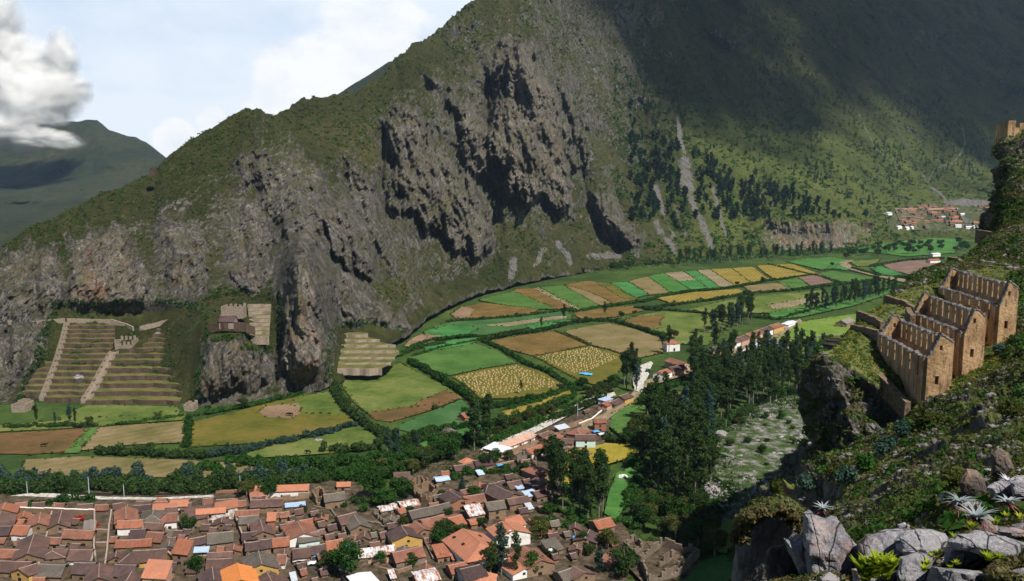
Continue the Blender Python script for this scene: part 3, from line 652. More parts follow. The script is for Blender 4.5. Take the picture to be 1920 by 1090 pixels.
def house(u1, v1, u2, v2, W, hw, rise, roof='brown', wall='adobe', kind='gable', label='', z0=0.0, cat='house', name='house', skew=0.5, sc=None, door=True, group=None, base=None):
 """a house whose roof ridge runs between two picture positions; W its depth, hw wall height"""
 zr = hw + rise
 if v1 > 900 and base is None: W *= 1.12
 if base is None:
  A = G(u1, v1, z0 + zr); B = G(u2, v2, z0 + zr)
 else: A, B = base
 r2 = Vector((B.x - A.x, B.y - A.y)); L = r2.length; r2.normalize()
 FOOT.append(((A.x + B.x) / 2,(A.y + B.y) / 2, r2.x, r2.y, L / 2, W / 2))
 if r2.x < 0 and abs(r2.x) > abs(r2.y): r2 = -r2
 p2_ = Vector((-r2.y, r2.x)); c = (A + B) / 2
 er = Vector((c.x, c.y)).normalized()
 ip = er if abs(r2.x) > abs(r2.y) else Vector((1,0))
 if ip.dot(p2_) < 0: ip = -ip
 wd = (p2_ * (1 - skew) + ip * skew).normalized()
 root = empty(name, (c.x, c.y, z0), math.atan2(r2.y, r2.x))
 shx, shy = wd.dot(r2), wd.dot(p2_)
 def X(a, b, z): return (a + b * shx, b * shy, z)
 rg = random.Random(int(abs(u1) * 13 + v1 * 7)); seed = rg.random() * 50
 oh = 0.38; W2 = W / 2; Lw = L / 2 - (0.35 if kind != 'hip' else -0.1)
 w = MB(); th = 0.4; lo_ = -0.6
 if kind == 'shed':
  zf, zb = hw, hw + rise
  yb = W2; prof = [(-W2, zf),(W2, zb)]
 elif kind == 'flat': prof = [(-W2, hw),(W2, hw)]
 elif kind == 'hip' : prof = [(-W2, hw),(W2, hw)]
 else: prof = [(-W2, hw),(0, hw + rise),(W2, hw)]
 dz = 0.12 if kind != 'flat' else 0
 for sx in (-1,1):
  xo, xi = sx * Lw, sx * (Lw - th)
  pf = [(-W2, hw),(W2, hw)] if (kind == 'hip1' and sx < 0) else prof
  for (y0, za),(y1, zb_) in zip(pf[:-1], pf[1:]):
   b = [X(min(xo, xi), y0, lo_), X(max(xo, xi), y0, lo_), X(max(xo, xi), y1, lo_), X(min(xo, xi), y1, lo_)]
   tp = [X(min(xo, xi), y0, za - dz), X(max(xo, xi), y0, za - dz), X(max(xo, xi), y1, zb_ - dz), X(min(xo, xi), y1, zb_ - dz)]
   w.hexa(b, tp)
 for sy, zt in ((-1, prof[0][1]),(1, prof[-1][1])):
  y0, y1 = sorted((sy * (W2 - 0.003), sy * (W2 - th)))
  w.box(-Lw + th - 0.002, Lw - th + 0.002, y0, y1, lo_, zt - dz - 0.03, X=X)
 if kind != 'ruin_' and dz == 0: w.box(-Lw + th, Lw - th, -W2 + th, W2 - th, hw - 0.5, hw - 0.3, X=X)
 if kind == 'flat':
  w.build('wall', M[wall], root)
 else:
  w.build('wall', M[wall], root)
 if kind != 'flat':
  rf = []; fc = []; nx_, ny_ = max(3, int(L / 1.6)),4
  def slope(xa, ya, za, xb, yb_, zb_, xc, yc, zc, xd, yd, zd):
   """a-b along the ridge, d-c along the eave"""
   i0 = len(rf)
   for i in range(nx_ + 1):
    f = i / nx_
    for j in range(ny_ + 1):
     g = j / ny_
     x_ = (xa + (xb - xa) * f) * (1 - g) + (xd + (xc - xd) * f) * g
     y_ = (ya + (yb_ - ya) * f) * (1 - g) + (yd + (yc - yd) * f) * g
     z_ = (za + (zb_ - za) * f) * (1 - g) + (zd + (zc - zd) * f) * g
     sag = -0.10 * math.sin(math.pi * g) - 0.10 * math.sin(math.pi * f) + 0.09 * math.sin(x_ * 1.3 + seed) * g + 0.05 * math.sin(x_ * 3.1 + y_ * 2 + seed * 2)
     if roof in ('pale', 'bright', 'tin', 'white_tin'): sag *= 0.35
     rf.append(X(x_, y_, z_ + sag))
   for i in range(nx_):
    for j in range(ny_):
     q = i0 + i * (ny_ + 1) + j; fc.append((q, q + 1, q + ny_ + 2, q + ny_ + 1))
  xr_ = L / 2; sl = rise / W2 if kind != 'shed' else rise / W
  ye = W2 + oh; ze = hw - sl * oh
  if kind == 'gable':
   slope(-xr_, 0, zr, xr_, 0, zr, xr_, -ye, ze, -xr_, -ye, ze)
   slope(xr_, 0, zr, -xr_, 0, zr, -xr_, ye, ze, xr_, ye, ze)
  elif kind in ('hip', 'hip1'):
   hx = min(W2 * 0.8, L * 0.35); ins = hx if kind == 'hip' else 0.0
   xa_, xb_ = -xr_ + (hx if kind == 'hip' else hx), xr_ - ins
   xo = xr_ + (oh if kind == 'hip' else 0)
   slope(xa_, 0, zr, xb_, 0, zr, xo, -ye, ze, -xr_ - oh, -ye, ze)
   slope(xb_, 0, zr, xa_, 0, zr, -xr_ - oh, ye, ze, xo, ye, ze)
   slope(xa_, 0.01, zr, xa_, -0.01, zr, -xr_ - oh, -ye, ze, -xr_ - oh, ye, ze)
   if kind == 'hip': slope(xb_, -0.01, zr, xb_, 0.01, zr, xo, ye, ze, xo, -ye, ze)
  elif kind == 'shed':
   zt = hw + rise + sl * 0.3
   slope(-xr_, W2 + 0.3, zt, xr_, W2 + 0.3, zt, xr_, -ye, ze, -xr_, -ye, ze)
  me = bpy.data.meshes.new('roof'); me.from_pydata(rf, [], fc); me.materials.append(M[roof]); me.update()
  ro = link('roof', me, None, root); md = ro.modifiers.new('thickness', 'SOLIDIFY'); md.thickness = 0.16; md.offset = 0.0
  if kind in ('gable', 'hip', 'hip1') and 'tin' not in roof and roof != 'thatch':
   cpm = MB(); a0 = -xr_ + (0 if kind == 'gable' else hx); a1 = xr_ - (hx if kind == 'hip' else 0)
   n = max(2, int(L / 1.6))
   for i in range(n):
    f0, f1 = a0 + (a1 - a0) * i / n, a0 + (a1 - a0) * (i + 1) / n
    s0 = -0.10 * math.sin(math.pi * i / n); s1 = -0.10 * math.sin(math.pi * (i + 1) / n)
    if roof in ('pale', 'bright'): s0 *= .35; s1 *= .35
    cpm.hexa([X(f0,-.14, zr + s0 - .02), X(f1,-.14, zr + s1 - .02), X(f1,.14, zr + s1 - .02), X(f0,.14, zr + s0 - .02)],
                         [X(f0,-.07, zr + s0 + .17), X(f1,-.07, zr + s1 + .17), X(f1,.07, zr + s1 + .17), X(f0,.07, zr + s0 + .17)])
   if kind != 'gable':
    for ex in ([-1,1] if kind == 'hip' else [-1]):
     hxx = a0 if ex < 0 else a1
     for sy in (-1,1):
      p, q = (hxx, 0, zr),((-xr_ - oh) if ex < 0 else xo, sy * ye, ze)
      cpm.hexa([X(p[0] - .1, p[1] - .1, p[2]), X(p[0] + .1, p[1] - .1, p[2]), X(p[0] + .1, p[1] + .1, p[2]), X(p[0] - .1, p[1] + .1, p[2])][::1],
                                 [X(q[0] - .1, q[1] - .1, q[2] + .1), X(q[0] + .1, q[1] - .1, q[2] + .1), X(q[0] + .1, q[1] + .1, q[2] + .1), X(q[0] - .1, q[1] + .1, q[2] + .1)])
   cpm.build('ridge_cap', M['mortar'] if roof not in ('pale', 'bright') else M[roof], root)
 def opening(nm, side, s, z0_, w_, h_, mt):
  m = MB(); d = 0.05
  if side == 'f': x0, x1 = s - w_ / 2, s + w_ / 2; m.box(x0, x1,-W2 - d, -W2 + 0.2, z0_, z0_ + h_, X=X)
  else:
   xx = Lw * (1 if side == 'r' else -1); a, b = sorted((xx + d * (1 if side == 'r' else -1), xx - 0.2 * (1 if side == 'r' else -1)))
   m.box(a, b, s - w_ / 2, s + w_ / 2, z0_, z0_ + h_, X=X)
  o = m.build(nm, mt, root)
  fr = MB(); t_ = 0.12
  if side == 'f':
   for (xa, xb, za, zb2) in ((x0 - t_, x1 + t_, z0_ + h_, z0_ + h_ + t_),(x0 - t_, x0, z0_, z0_ + h_),(x1, x1 + t_, z0_, z0_ + h_),(x0 - t_, x1 + t_, z0_ - t_, z0_)):
    fr.box(xa, xb, -W2 - 0.10,-W2 + 0.1, za, zb2, X=X)
  else:
   a2, b2 = sorted((xx + 0.10 * (1 if side == 'r' else -1), xx - 0.1 * (1 if side == 'r' else -1)))
   for (ya, yb2, za, zb2) in ((s - w_ / 2 - t_, s + w_ / 2 + t_, z0_ + h_, z0_ + h_ + t_),(s - w_ / 2 - t_, s - w_ / 2, z0_, z0_ + h_),(s + w_ / 2, s + w_ / 2 + t_, z0_, z0_ + h_)):
    fr.box(a2, b2, ya, yb2, za, zb2, X=X)
  fr.build('frame', M['wood'], o)
 if L > 4 and kind != 'none' and door is not None:
  horiz = abs(r2.x) > abs(r2.y)
  if horiz:
   n = max(1, int(L / 5.5))
   for i in range(n):
    s = -Lw + (i + 0.5) * 2 * Lw / n + rg.uniform(-.4,.4)
    if door and i == n // 2: opening('door', 'f', s, 0.05,0.95,1.8, M['hole'] if rg.random() < .7 else M['wood'])
    else: opening('window', 'f', s, 1.1,0.7,0.75, M['hole'])
    if hw > 4.2: opening('window', 'f', s, 3.1,0.75,0.8, M['hole'])
  else:
   side = 'l' if (r2.y > 0) else 'r'
   opening('window', side, rg.uniform(-.6,.6), max(1.2, hw - 1.0),0.7,0.7, M['hole'])
   if hw > 3.6: opening('door', side, rg.uniform(-1.2,1.2) * 0.6,0.05,1.1,2.0, M['hole'])
 tag(root, label, cat, group)
 return root, X, dict(L=L, W2=W2, hw=hw, zr=zr, Lw=Lw)
# ================================================================ the town
TOWN = [
 (76,960.5,72,981,6.8,3.4,1.5, 'red', 'adobe', 'gable', 'orange-brown tiled gable house, left of the two gables below the long adobe wall'),
 (116,957,109,982,6.4,3.6,1.5, 'brown', 'adobe', 'gable', 'brown tiled gable house, right of the two gables below the long adobe wall'),
 (64,1001,51.5,1038.5,8.6,3.8,1.9, 'brown', 'adobe', 'gable', 'big brown gable house with pale moss on its left slope and a small gable window'),
 (10,942,4,955,8.5,4.2,1.6, 'orange', 'ochre', 'gable', 'yellow walled house with an orange hipped roof at the left edge of the town'),
 (2,958,-7,984,9.0,3.6,1.6, 'brown', 'adobe', 'gable', 'brown gable house at the left edge just below the yellow walled house'),
 (26,985,57,986.5,7.6,3.4,1.5, 'orange', 'white', 'gable', 'small house with a salmon pink tiled roof and white side wall near the left edge'),
 (-16,987,22,987,7.6,3.2,1.4, 'dark', 'adobe', 'gable', 'dark roofed house adjoining the left side of the salmon pink roofed house'),
 (-20,1029,37,1031,6.0,2.8,1.3, 'red', 'adobe', 'gable', 'low reddish brown roof running from the left edge to the big mossy gable house'),
 (-20,1051,60,1054,7.6,3.0,1.5, 'brown', 'adobe', 'gable', 'long brown roof at the left edge above the yellow gabled corner house'),
 (34,1067,67,1057,7.0,3.8,1.5, 'brown', 'ochre', 'gable', 'yellow walled corner house with a slanting brown roof at the bottom left'),
 (70,1058,123,1060,8.6,3.2,1.6, 'grey', 'adobe', 'gable', 'broad grey-brown roof at the bottom beside the yellow walled corner house'),
 (101,1024,96,1038,7.0,3.0,1.6, 'brown', 'adobe', 'hip', 'small hipped brown roof with pale ridge lines facing the camera in the left block'),
 (89,1007.5,117,1008,4.6,2.8,1.1, 'red', 'adobe', 'gable', 'short red-brown roof just above the small hipped roof in the left block'),
 (119,993,178,995,6.6,3.8,1.4, 'red', 'adobe', 'gable', 'long two storey house with red-brown roof and dark doorways in the left block'),
 (131,1031,174,1031.5,8.2,2.8,1.5, 'brown', 'white', 'gable', 'brown roofed house with a white painted wall foot beside the first street'),
 (139,1055,180,1056,8.0,3.2,1.5, 'dark', 'adobe', 'gable', 'dark roofed house left of the little brown gable at the bottom of the left block'),
 (186,1056,185,1083,6.6,3.2,1.6, 'brown', 'adobe', 'gable', 'little brown gable at the bottom right corner of the left block'),
 (169,974,167,992,3.2,2.4,0.4, 'thatch', 'adobe', 'gable', 'narrow grey shed roof in the walled garden with the red flowering tree'),
 (62,1083,86,1083,6.0,3.0,1.2, 'orange', 'adobe', 'gable', 'small orange roof cut by the bottom edge below the broad grey-brown roof'),
 (236,949,236,973,6.8,4.0,1.5, 'red', 'adobe', 'gable', 'orange-brown gable house at the top of the first street'),
 (220,977,269,974.6,6.0,4.0,1.3, 'orange', 'white', 'gable', 'white walled house with a long orange roof beside the first street'),
 (250,948,284,946,6.0,3.2,1.3, 'dark', 'adobe', 'gable', 'dark roof between the orange-brown gable and the grey hipped roof'),
 (290,950,283,972,7.4,3.4,1.7, 'grey', 'adobe', 'hip', 'grey-brown hipped roof behind the white walled house in the second block'),
 (286,946,333,943,5.0,3.2,1.2, 'pale', 'adobe', 'gable', 'long pale orange roof at the back edge of the second block'),
 (319,938,354,937,6.2,3.6,1.2, 'pale', 'white', 'gable', 'pale orange roof with a white end wall at the back edge of the town'),
 (309,952,334,950.5,5.6,3.2,1.3, 'brown', 'adobe', 'gable', 'brown roof directly in front of the long pale orange roof'),
 (302,963.5,334,961.5,7.4,3.8,1.5, 'red', 'white', 'hip1', 'white two storey house with a hipped red-brown roof in the second block'),
 (373,946,362,972,8.2,3.4,1.2, 'brown', 'adobe', 'shed', 'single slope brown roof tilting down to the left beside the white peeling house'),
 (367,955,424,951,4.4,4.6,1.0, 'pale', 'peeling', 'gable', 'long pink tiled roof over the tall white peeling wall'),
 (424,936,425,952,7.0,4.6,1.2, 'pale', 'peeling', 'shed', 'pale orange wing at the right end of the tall white peeling house'),
 (272,980,307,982,4.6,2.8,1.1, 'brown', 'adobe', 'gable', 'short brown roof right of the long orange roof in the second block'),
 (244,993,274,992,7.4,3.0,1.6, 'dark', 'adobe', 'gable', 'dark brown sagging roof below the white walled orange roofed house'),
 (276,997,308,1000,7.4,3.0,1.4, 'red', 'adobe', 'gable', 'reddish sagging roof next to the curved garden lane'),
 (217,1013.5,286,1010.5,5.4,3.2,1.2, 'orange', 'adobe', 'gable', 'long orange-red roof with an orange awning beside the first street'),
 (226,1035,313,1029,8.4,3.2,1.8, 'brown', 'ochre', 'hip1', 'wide hipped brown roof with a pale yellow wall below the orange awning'),
 (327,1019.5,358,1023,6.4,4.8,1.5, 'orange', 'adobe', 'shed', 'tall house with a square orange-brown single slope roof in the second block'),
 (354,1011,386,1005,5.0,3.0,1.2, 'dark', 'adobe', 'gable', 'dark roof with a white eave line beside the leafy courtyard'),
 (388,1001,438,996,8.2,3.4,1.7, 'grey', 'adobe', 'gable', 'long grey-brown roof facing the second street below the white peeling house'),
 (363,1030,392,1029,3.0,2.6,0.3, 'blue_tin', 'wood', 'shed', 'bluish tin lean-to roof right of the square orange-brown roof'),
 (388,1037,437,1034,4.6,2.8,1.0, 'brown', 'adobe', 'gable', 'narrow brown roof just below the long grey-brown roof by the second street'),
 (387,1049,437,1047,7.0,3.0,1.4, 'brown', 'adobe', 'gable', 'speckled brown roof just above the bright orange gable'),
 (444.5,1056,452,1087,9.2,4.0,1.9, 'bright', 'ochre', 'gable', 'bright orange gable roof at the bottom beside the second street'),
 (279,1055,332,1055,6.0,3.4,1.2, 'dark', 'adobe', 'gable', 'dark slate-brown roof behind the pale pink single slope roof'),
 (271,1061,318,1064,7.8,4.8,1.7, 'pale', 'pinkw', 'shed', 'pale salmon single slope roof over a pink walled house at the bottom'),
 (215,1059,256,1060,8.0,3.2,1.5, 'dark', 'adobe', 'gable', 'dark brown roof at the bottom by the first street'),
 (398,1064,401,1088,7.4,3.4,1.6, 'dark', 'adobe', 'gable', 'dark gable roof at the bottom just left of the bright orange gable'),
 (247,1072,236,1090,7.0,3.0,1.4, 'brown', 'adobe', 'gable', 'brown gable roof cut by the bottom edge in the second block'),
 (478,911.5,580,908,5.6,3.6,1.3, 'pale', 'white', 'gable', 'long white school building with a pale orange roof at the back edge of the town'),
 (482,914,486,932,5.2,3.2,1.1, 'pale', 'white', 'gable', 'short pale orange wing at the left end of the long white school building'),
 (469,938,531,934.6,6.4,3.6,1.5, 'brown', 'adobe', 'gable', 'long speckled brown roof in front of the long white school building'),
 (473,931,498,930,5.0,3.0,1.3, 'dark', 'adobe', 'gable', 'small dark roof tucked behind the left end of the long speckled brown roof'),
 (606,928,646,922,6.8,4.2,1.5, 'grey', 'adobe', 'gable', 'free standing tan adobe barn with a grey-brown roof near the big dark tree'),
 (534,947,573,943,2.6,2.2,0.3, 'blue_tin', 'stone', 'shed', 'low bluish tin roof along the ruined wall beside the tan adobe barn'),
 (441,958,487,955,4.6,3.2,1.0, 'red', 'adobe', 'gable', 'reddish narrow roof at the top of the second street'),
 (447,969,486,966,6.0,3.6,1.4, 'grey', 'adobe', 'gable', 'grey-brown roof over a courtyard house on the second street'),
 (487.5,973.5,494,996,6.2,3.8,1.5, 'brown', 'adobe', 'gable', 'steep brown gable house with a pale ridge left of the unfinished brick house'),
 (500,967,518,966,4.4,5.6,1.0, 'pale', 'brick', 'shed', 'narrow unfinished brick house with a square pale orange roof'),
 (452,1000,483,996,5.4,3.0,1.3, 'dark', 'adobe', 'gable', 'dark roof left of the steep brown gable house'),
 (487,1013,509,1010.4,6.8,3.4,1.4, 'dark', 'adobe', 'gable', 'dark half of the long two toned roof in the third block'),
 (510,1010.3,543,1006.5,6.8,3.4,1.4, 'orange', 'adobe', 'gable', 'orange half of the long two toned roof in the third block'),
 (459,1018,488,1015,6.4,3.2,1.3, 'dark', 'adobe', 'gable', 'dark roof beside the second street left of the two toned roof'),
 (557,977,571,1000,9.0,4.2,1.7, 'red', 'white', 'gable', 'large rust brown gable roof running down to the mint green house'),
 (561,976.5,586,972,5.6,4.2,1.3, 'orange', 'white', 'gable', 'rust orange wing with a white corner behind the mint green house'),
 (557,1003,599,996.5,6.2,3.6,1.4, 'grey', 'mint', 'gable', 'mint green walled house with a grey-brown roof'),
 (610,1016,643,1010,6.8,3.4,1.5, 'orange', 'ochre', 'gable', 'yellow walled house with a speckled pink-orange roof beside the blue tarpaulin'),
 (579,1025,610,1019.5,6.0,3.0,1.4, 'dark', 'adobe', 'gable', 'dark purplish roof in front of the mint green house'),
 (548,1030,582,1026,7.0,3.2,1.5, 'brown', 'adobe', 'gable', 'brown roof left of the dark purplish roof in the third block'),
 (484.5,1033,491,1058,9.2,3.6,1.8, 'grey', 'ochre', 'gable', 'mossy grey gable roof with a small gable window right of the second street'),
 (519,1040,538,1040,6.2,3.0,1.4, 'red', 'white', 'gable', 'small red-orange roof right of the mossy grey gable'),
 (501,1074,511,1092,9.6,3.2,1.6, 'brown', 'adobe', 'gable', 'brown gable roof at the bottom just right of the second street'),
 (625,1043,655,1036,5.4,3.0,0.7, 'tin', 'wood', 'gable', 'grey tin roof half hidden by the big tree below the yellow walled house'),
 (632,969,668,960,7.6,4.0,1.6, 'brown', 'adobe', 'gable', 'adobe house with an open dark front under a brown roof'),
 (664,966,676,984,6.4,4.0,1.5, 'grey', 'adobe', 'gable', 'tan gable wing of the open fronted adobe house'),
 (738,893,770,891,8.4,3.6,1.3, 'brown', 'adobe', 'shed', 'single slope brown roof above the roofless ruin'),
 (631,904.5,658,903.5,4.0,2.6,1.0, 'pale', 'adobe', 'gable', 'tiny pale orange roof at the foot of the tree belt'),
 (748,943,785,936.5,5.0,2.6,0.7, 'rust_tin', 'adobe', 'gable', 'white tin roof with rust patches beside the roofless ruin'),
 (766,959,843,942,6.6,3.6,1.5, 'grey', 'stone', 'gable', 'long mossy grey roof running uphill in the middle of the town'),
 (789,976,832,965,6.8,4.0,1.5, 'red', 'adobe', 'gable', 'red-brown roof parallel to and below the long mossy grey roof'),
 (778,978,797,992,6.4,4.0,1.5, 'red', 'adobe', 'gable', 'grey walled gable end of the red-brown roofed house'),
 (752,985,764,1003,9.4,4.0,1.9, 'dark', 'ochre', 'gable', 'dark purplish gable house with a yellow gable wall and a white tin porch'),
 (710,952,744,945,4.6,2.4,0.6, 'rust_tin', 'stone', 'gable', 'half collapsed rusty roof above the dark purplish gable house'),
 (842,919,865,934,8.2,4.2,1.6, 'dark', 'brick', 'gable', 'dark purplish gable house beside the blue spruce'),
 (868,931.5,908,926,7.6,3.8,1.5, 'red', 'adobe', 'gable', 'red-brown roof right of the dark purplish gable house beside the blue spruce'),
 (928,910,964,926,9.2,4.0,1.8, 'dark', 'adobe', 'gable', 'large dark brown roof at the lower edge of the small pasture'),
 (908,908,930,906,7.4,3.8,1.6, 'dark', 'adobe', 'hip1', 'hipped dark brown end of the roofs at the lower edge of the small pasture'),
 (950,905,976,900,6.6,3.8,1.4, 'brown', 'adobe', 'gable', 'brown wing behind the large dark brown roof'),
 (992,870,1026,883,8.2,4.0,1.6, 'red', 'adobe', 'gable', 'gable house with an orange-edged roof next to the tall dark trees'),
 (1005,894,1026,903,7.2,3.4,1.4, 'brown', 'adobe', 'gable', 'brown roof just below the gable house with an orange-edged roof'),
 (985,908,1008,906,4.8,3.0,0.9, 'dark', 'adobe', 'shed', 'dark lean-to roof between the tin roofs'),
 (950,936,990,929,5.4,3.4,1.2, 'brown', 'adobe', 'gable', 'narrow brown roof above the pale orange compound'),
 (910,943,945,938,7.4,4.8,1.4, 'grey', 'adobe', 'gable', 'two storey house with a grey-brown roof above the pale orange compound'),
 (874,956,905,951,7.4,3.6,0.9, 'rust_tin', 'adobe', 'shed', 'white tin roof streaked with rust left of the two storey house'),
 (839,972,866,965,8.6,3.8,1.5, 'orange', 'adobe', 'gable', 'orange roof with a tin edge above the largest pink-orange roof'),
 (943,976,964,994,11.0,5.2,2.0, 'pale', 'white', 'gable', 'main gable of the pale orange compound with a plain brown gable wall'),
 (946,975,975,965,8.0,5.0,1.7, 'pale', 'white', 'gable', 'back wing of the pale orange compound'),
 (999,922,1022,917,6.0,3.2,1.2, 'brown', 'adobe', 'gable', 'brown roof against the foot of the tall dark trees'),
 (983,926,1006,920,4.4,3.0,0.4, 'blue_tin', 'adobe', 'shed', 'light blue tin roof next to the tall dark trees'),
 (966,912.5,980,910,3.6,4.0,0.3, 'blue_tin', 'adobe', 'shed', 'little light blue tin roof on a tall narrow adobe block'),
 (850,874,887,868,5.8,3.0,1.3, 'brown', 'adobe', 'gable', 'brown roof left of the dark brown one on the upper lane'),
 (889,864,922,860,6.4,3.2,1.4, 'dark', 'adobe', 'gable', 'dark brown roof on the upper lane above the small pasture'),
 (872,857,880,860,6.0,3.0,1.5, 'pale', 'white', 'hip', 'small salmon pyramid roof among the trees above the lane'),
 (827,884,842,883,5.2,2.8,1.2, 'orange', 'adobe', 'gable', 'small orange roof among trees above the blue-white tin shelter'),
 (815,897,842,893,5.0,2.8,0.5, 'blue_tin', 'adobe', 'gable', 'blue-white tin shelter left of the blue spruce'),
 (735,1037,792,1024,7.2,3.6,1.6, 'red', 'stone', 'gable', 'long red-brown roof over a stone wall with a blue door at the bottom'),
 (671,1037,742,1028,4.8,2.2,0.6, 'rust_tin', 'adobe', 'shed', 'long low white tin roof with rust squares'),
 (814,1031,846,1025,6.6,3.0,1.2, 'orange', 'adobe', 'shed', 'small free standing orange roof left of the largest pink-orange roof'),
 (840,1061,874,1053,6.2,3.2,1.2, 'orange', 'adobe', 'gable', 'orange roof with a pale patch just below the largest pink-orange roof'),
 (776,1079,821,1070,7.2,3.6,0.8, 'rust_tin', 'adobe', 'gable', 'white tin roof with rust speckles at the bottom edge'),
 (672,1074,690,1094,6.4,3.4,0.4, 'white_tin', 'adobe', 'gable', 'pale tin roof cut by the bottom edge beside the blue door panel'),
 (867,991,900,1018,14.5,4.6,2.9, 'pale', 'white', 'hall', 'largest pink-orange roof in the town, hipped at its near end'),
 (980,1024,1016,1050.5,8.6,4.4,1.9, 'red', 'adobe', 'gable', 'two toned red gable house right of the big dark tree at the bottom'),
 (955,1045,985,1066,7.4,3.2,1.3, 'pale', 'white', 'gable', 'orange roof half hidden behind the big dark tree at the bottom'),
 (862,1068,906,1057,8.2,4.4,1.6, 'dark', 'peeling', 'gable', 'dark roof with a white edge board at the bottom beside the big dark tree'),
 (905,1070,897,1092,8.0,3.0,1.0, 'pale', 'white', 'gable', 'orange roof cut by the bottom edge left of the big dark tree'),
 (1021,1022,1050,1015,6.4,2.8,1.0, 'grey', 'adobe', 'shed', 'tan tiled shed roof beside the white water tank'),
 (1046,1074,1072,1065,7.0,3.2,1.3, 'grey', 'adobe', 'gable', 'grey tiled roof at the bottom right of the town'),
 (1074,1062,1098,1074,7.4,3.4,1.4, 'brown', 'adobe', 'gable', 'brown roof joining the grey tiled roof at the bottom right of the town'),
 (1112,978,1145,970,7.2,3.4,1.4, 'orange', 'adobe', 'gable', 'red-orange roofed house standing alone by the forest edge'),
 (1106,993,1096,1010,7.2,3.0,1.3, 'dark', 'adobe', 'gable', 'brown gable roof below the red-orange roofed house by the forest'),
 (1124,1042,1170,1037,6.4,2.8,1.2, 'red', 'adobe', 'gable', 'rusty red roof beside the roofless stone compound'),
 (1009,815,1029,808,5.0,3.0,1.2, 'brown', 'adobe', 'gable', 'brown roof at the right end of the white walled row'),
 (1021,822,1046,811,6.2,3.2,1.4, 'red', 'adobe', 'gable', 'reddish roof in front of the brown one at the end of the white walled row'),
 (1043,802,1064,797,4.6,3.0,0.5, 'tin', 'adobe', 'shed', 'adobe shed with a grey tin edge in the roadside hamlet'),
 (1076,808,1094,799,8.0,3.4,1.7, 'red', 'adobe', 'hip', 'rust red hipped roof in the roadside hamlet'),
 (1078,815,1117,815,7.0,4.6,1.5, 'brown', 'mint', 'gable', 'pale green walled two storey house with a brown roof in the roadside hamlet'),
 (1053,822,1077,824,6.2,3.2,1.2, 'brown', 'pinkw', 'gable', 'brown roof adjoining the left side of the pale green house'),
 (1032,836,1061,831,6.2,3.2,1.2, 'grey', 'adobe', 'gable', 'grey-brown roof behind the round dark tree in the roadside hamlet'),
 (986,843,1015,834,7.2,3.2,1.2, 'orange', 'white', 'gable', 'orange-red roof beside the dirt plaza in the roadside hamlet'),
 (1112,785,1136,784,6.0,5.2,1.4, 'red', 'brick', 'gable', 'tall orange-brown walled house beside the round green field'),
 (1129,757,1141,752,5.4,3.4,1.1, 'orange', 'pinkw', 'gable', 'small pink house where the road narrows'),
 (1143,755,1160,747,5.6,3.0,1.2, 'dark', 'adobe', 'gable', 'dark brown roof on the road between the pink and the ochre house'),
 (1161,743,1178,737,6.8,3.6,1.5, 'brown', 'ochre', 'gable', 'brown roofed house with an ochre gable at the bend of the road'),
 (1128,750,1143,745,4.6,2.6,0.4, 'blue_tin', 'white', 'shed', 'light blue tin roof beside the white river stones'),
 (926,845,950,836,6.4,2.8,0.5, 'white_tin', 'adobe', 'shed', 'broad white tin roof at the left end of the white walled row'),
 (914,842,937,830,5.0,2.4,0.4, 'white_tin', 'adobe', 'shed', 'narrow pale tin roof behind the broad white tin roof'),
 (1256,635,1263,638,10.0,5.6,2.6, 'orange', 'white', 'hip', 'white two storey villa with a pink hipped roof standing in the meadow'),
 (1255,671,1287,680,7.6,4.4,1.7, 'red', 'pinkw', 'gable', 'dark red roofed house behind the others at the river bend'),
 (1254,689,1281,683,7.4,4.6,1.5, 'dark', 'pinkw', 'gable', 'pink plastered house with a dark roof at the river bend'),
 (1234,697,1251,691,7.0,4.6,1.4, 'orange', 'white', 'gable', 'white plastered house with an orange roof at the river bend'),
 (1577,601,1593,595,9.0,4.0,2.4, 'thatch', 'adobe', 'gable', 'small steep roofed house alone on the bright lawn'),
 (1470,608,1486,601,7.0,3.0,0.6, 'white_tin', 'white', 'gable', 'long white tin roof at the upper end of the road by the lawn'),
 (1406,647,1442,633,8.0,4.0,1.2, 'tin', 'white', 'gable', 'long pale grey roof in front of the row of road houses'),
]
HOUSES = {}
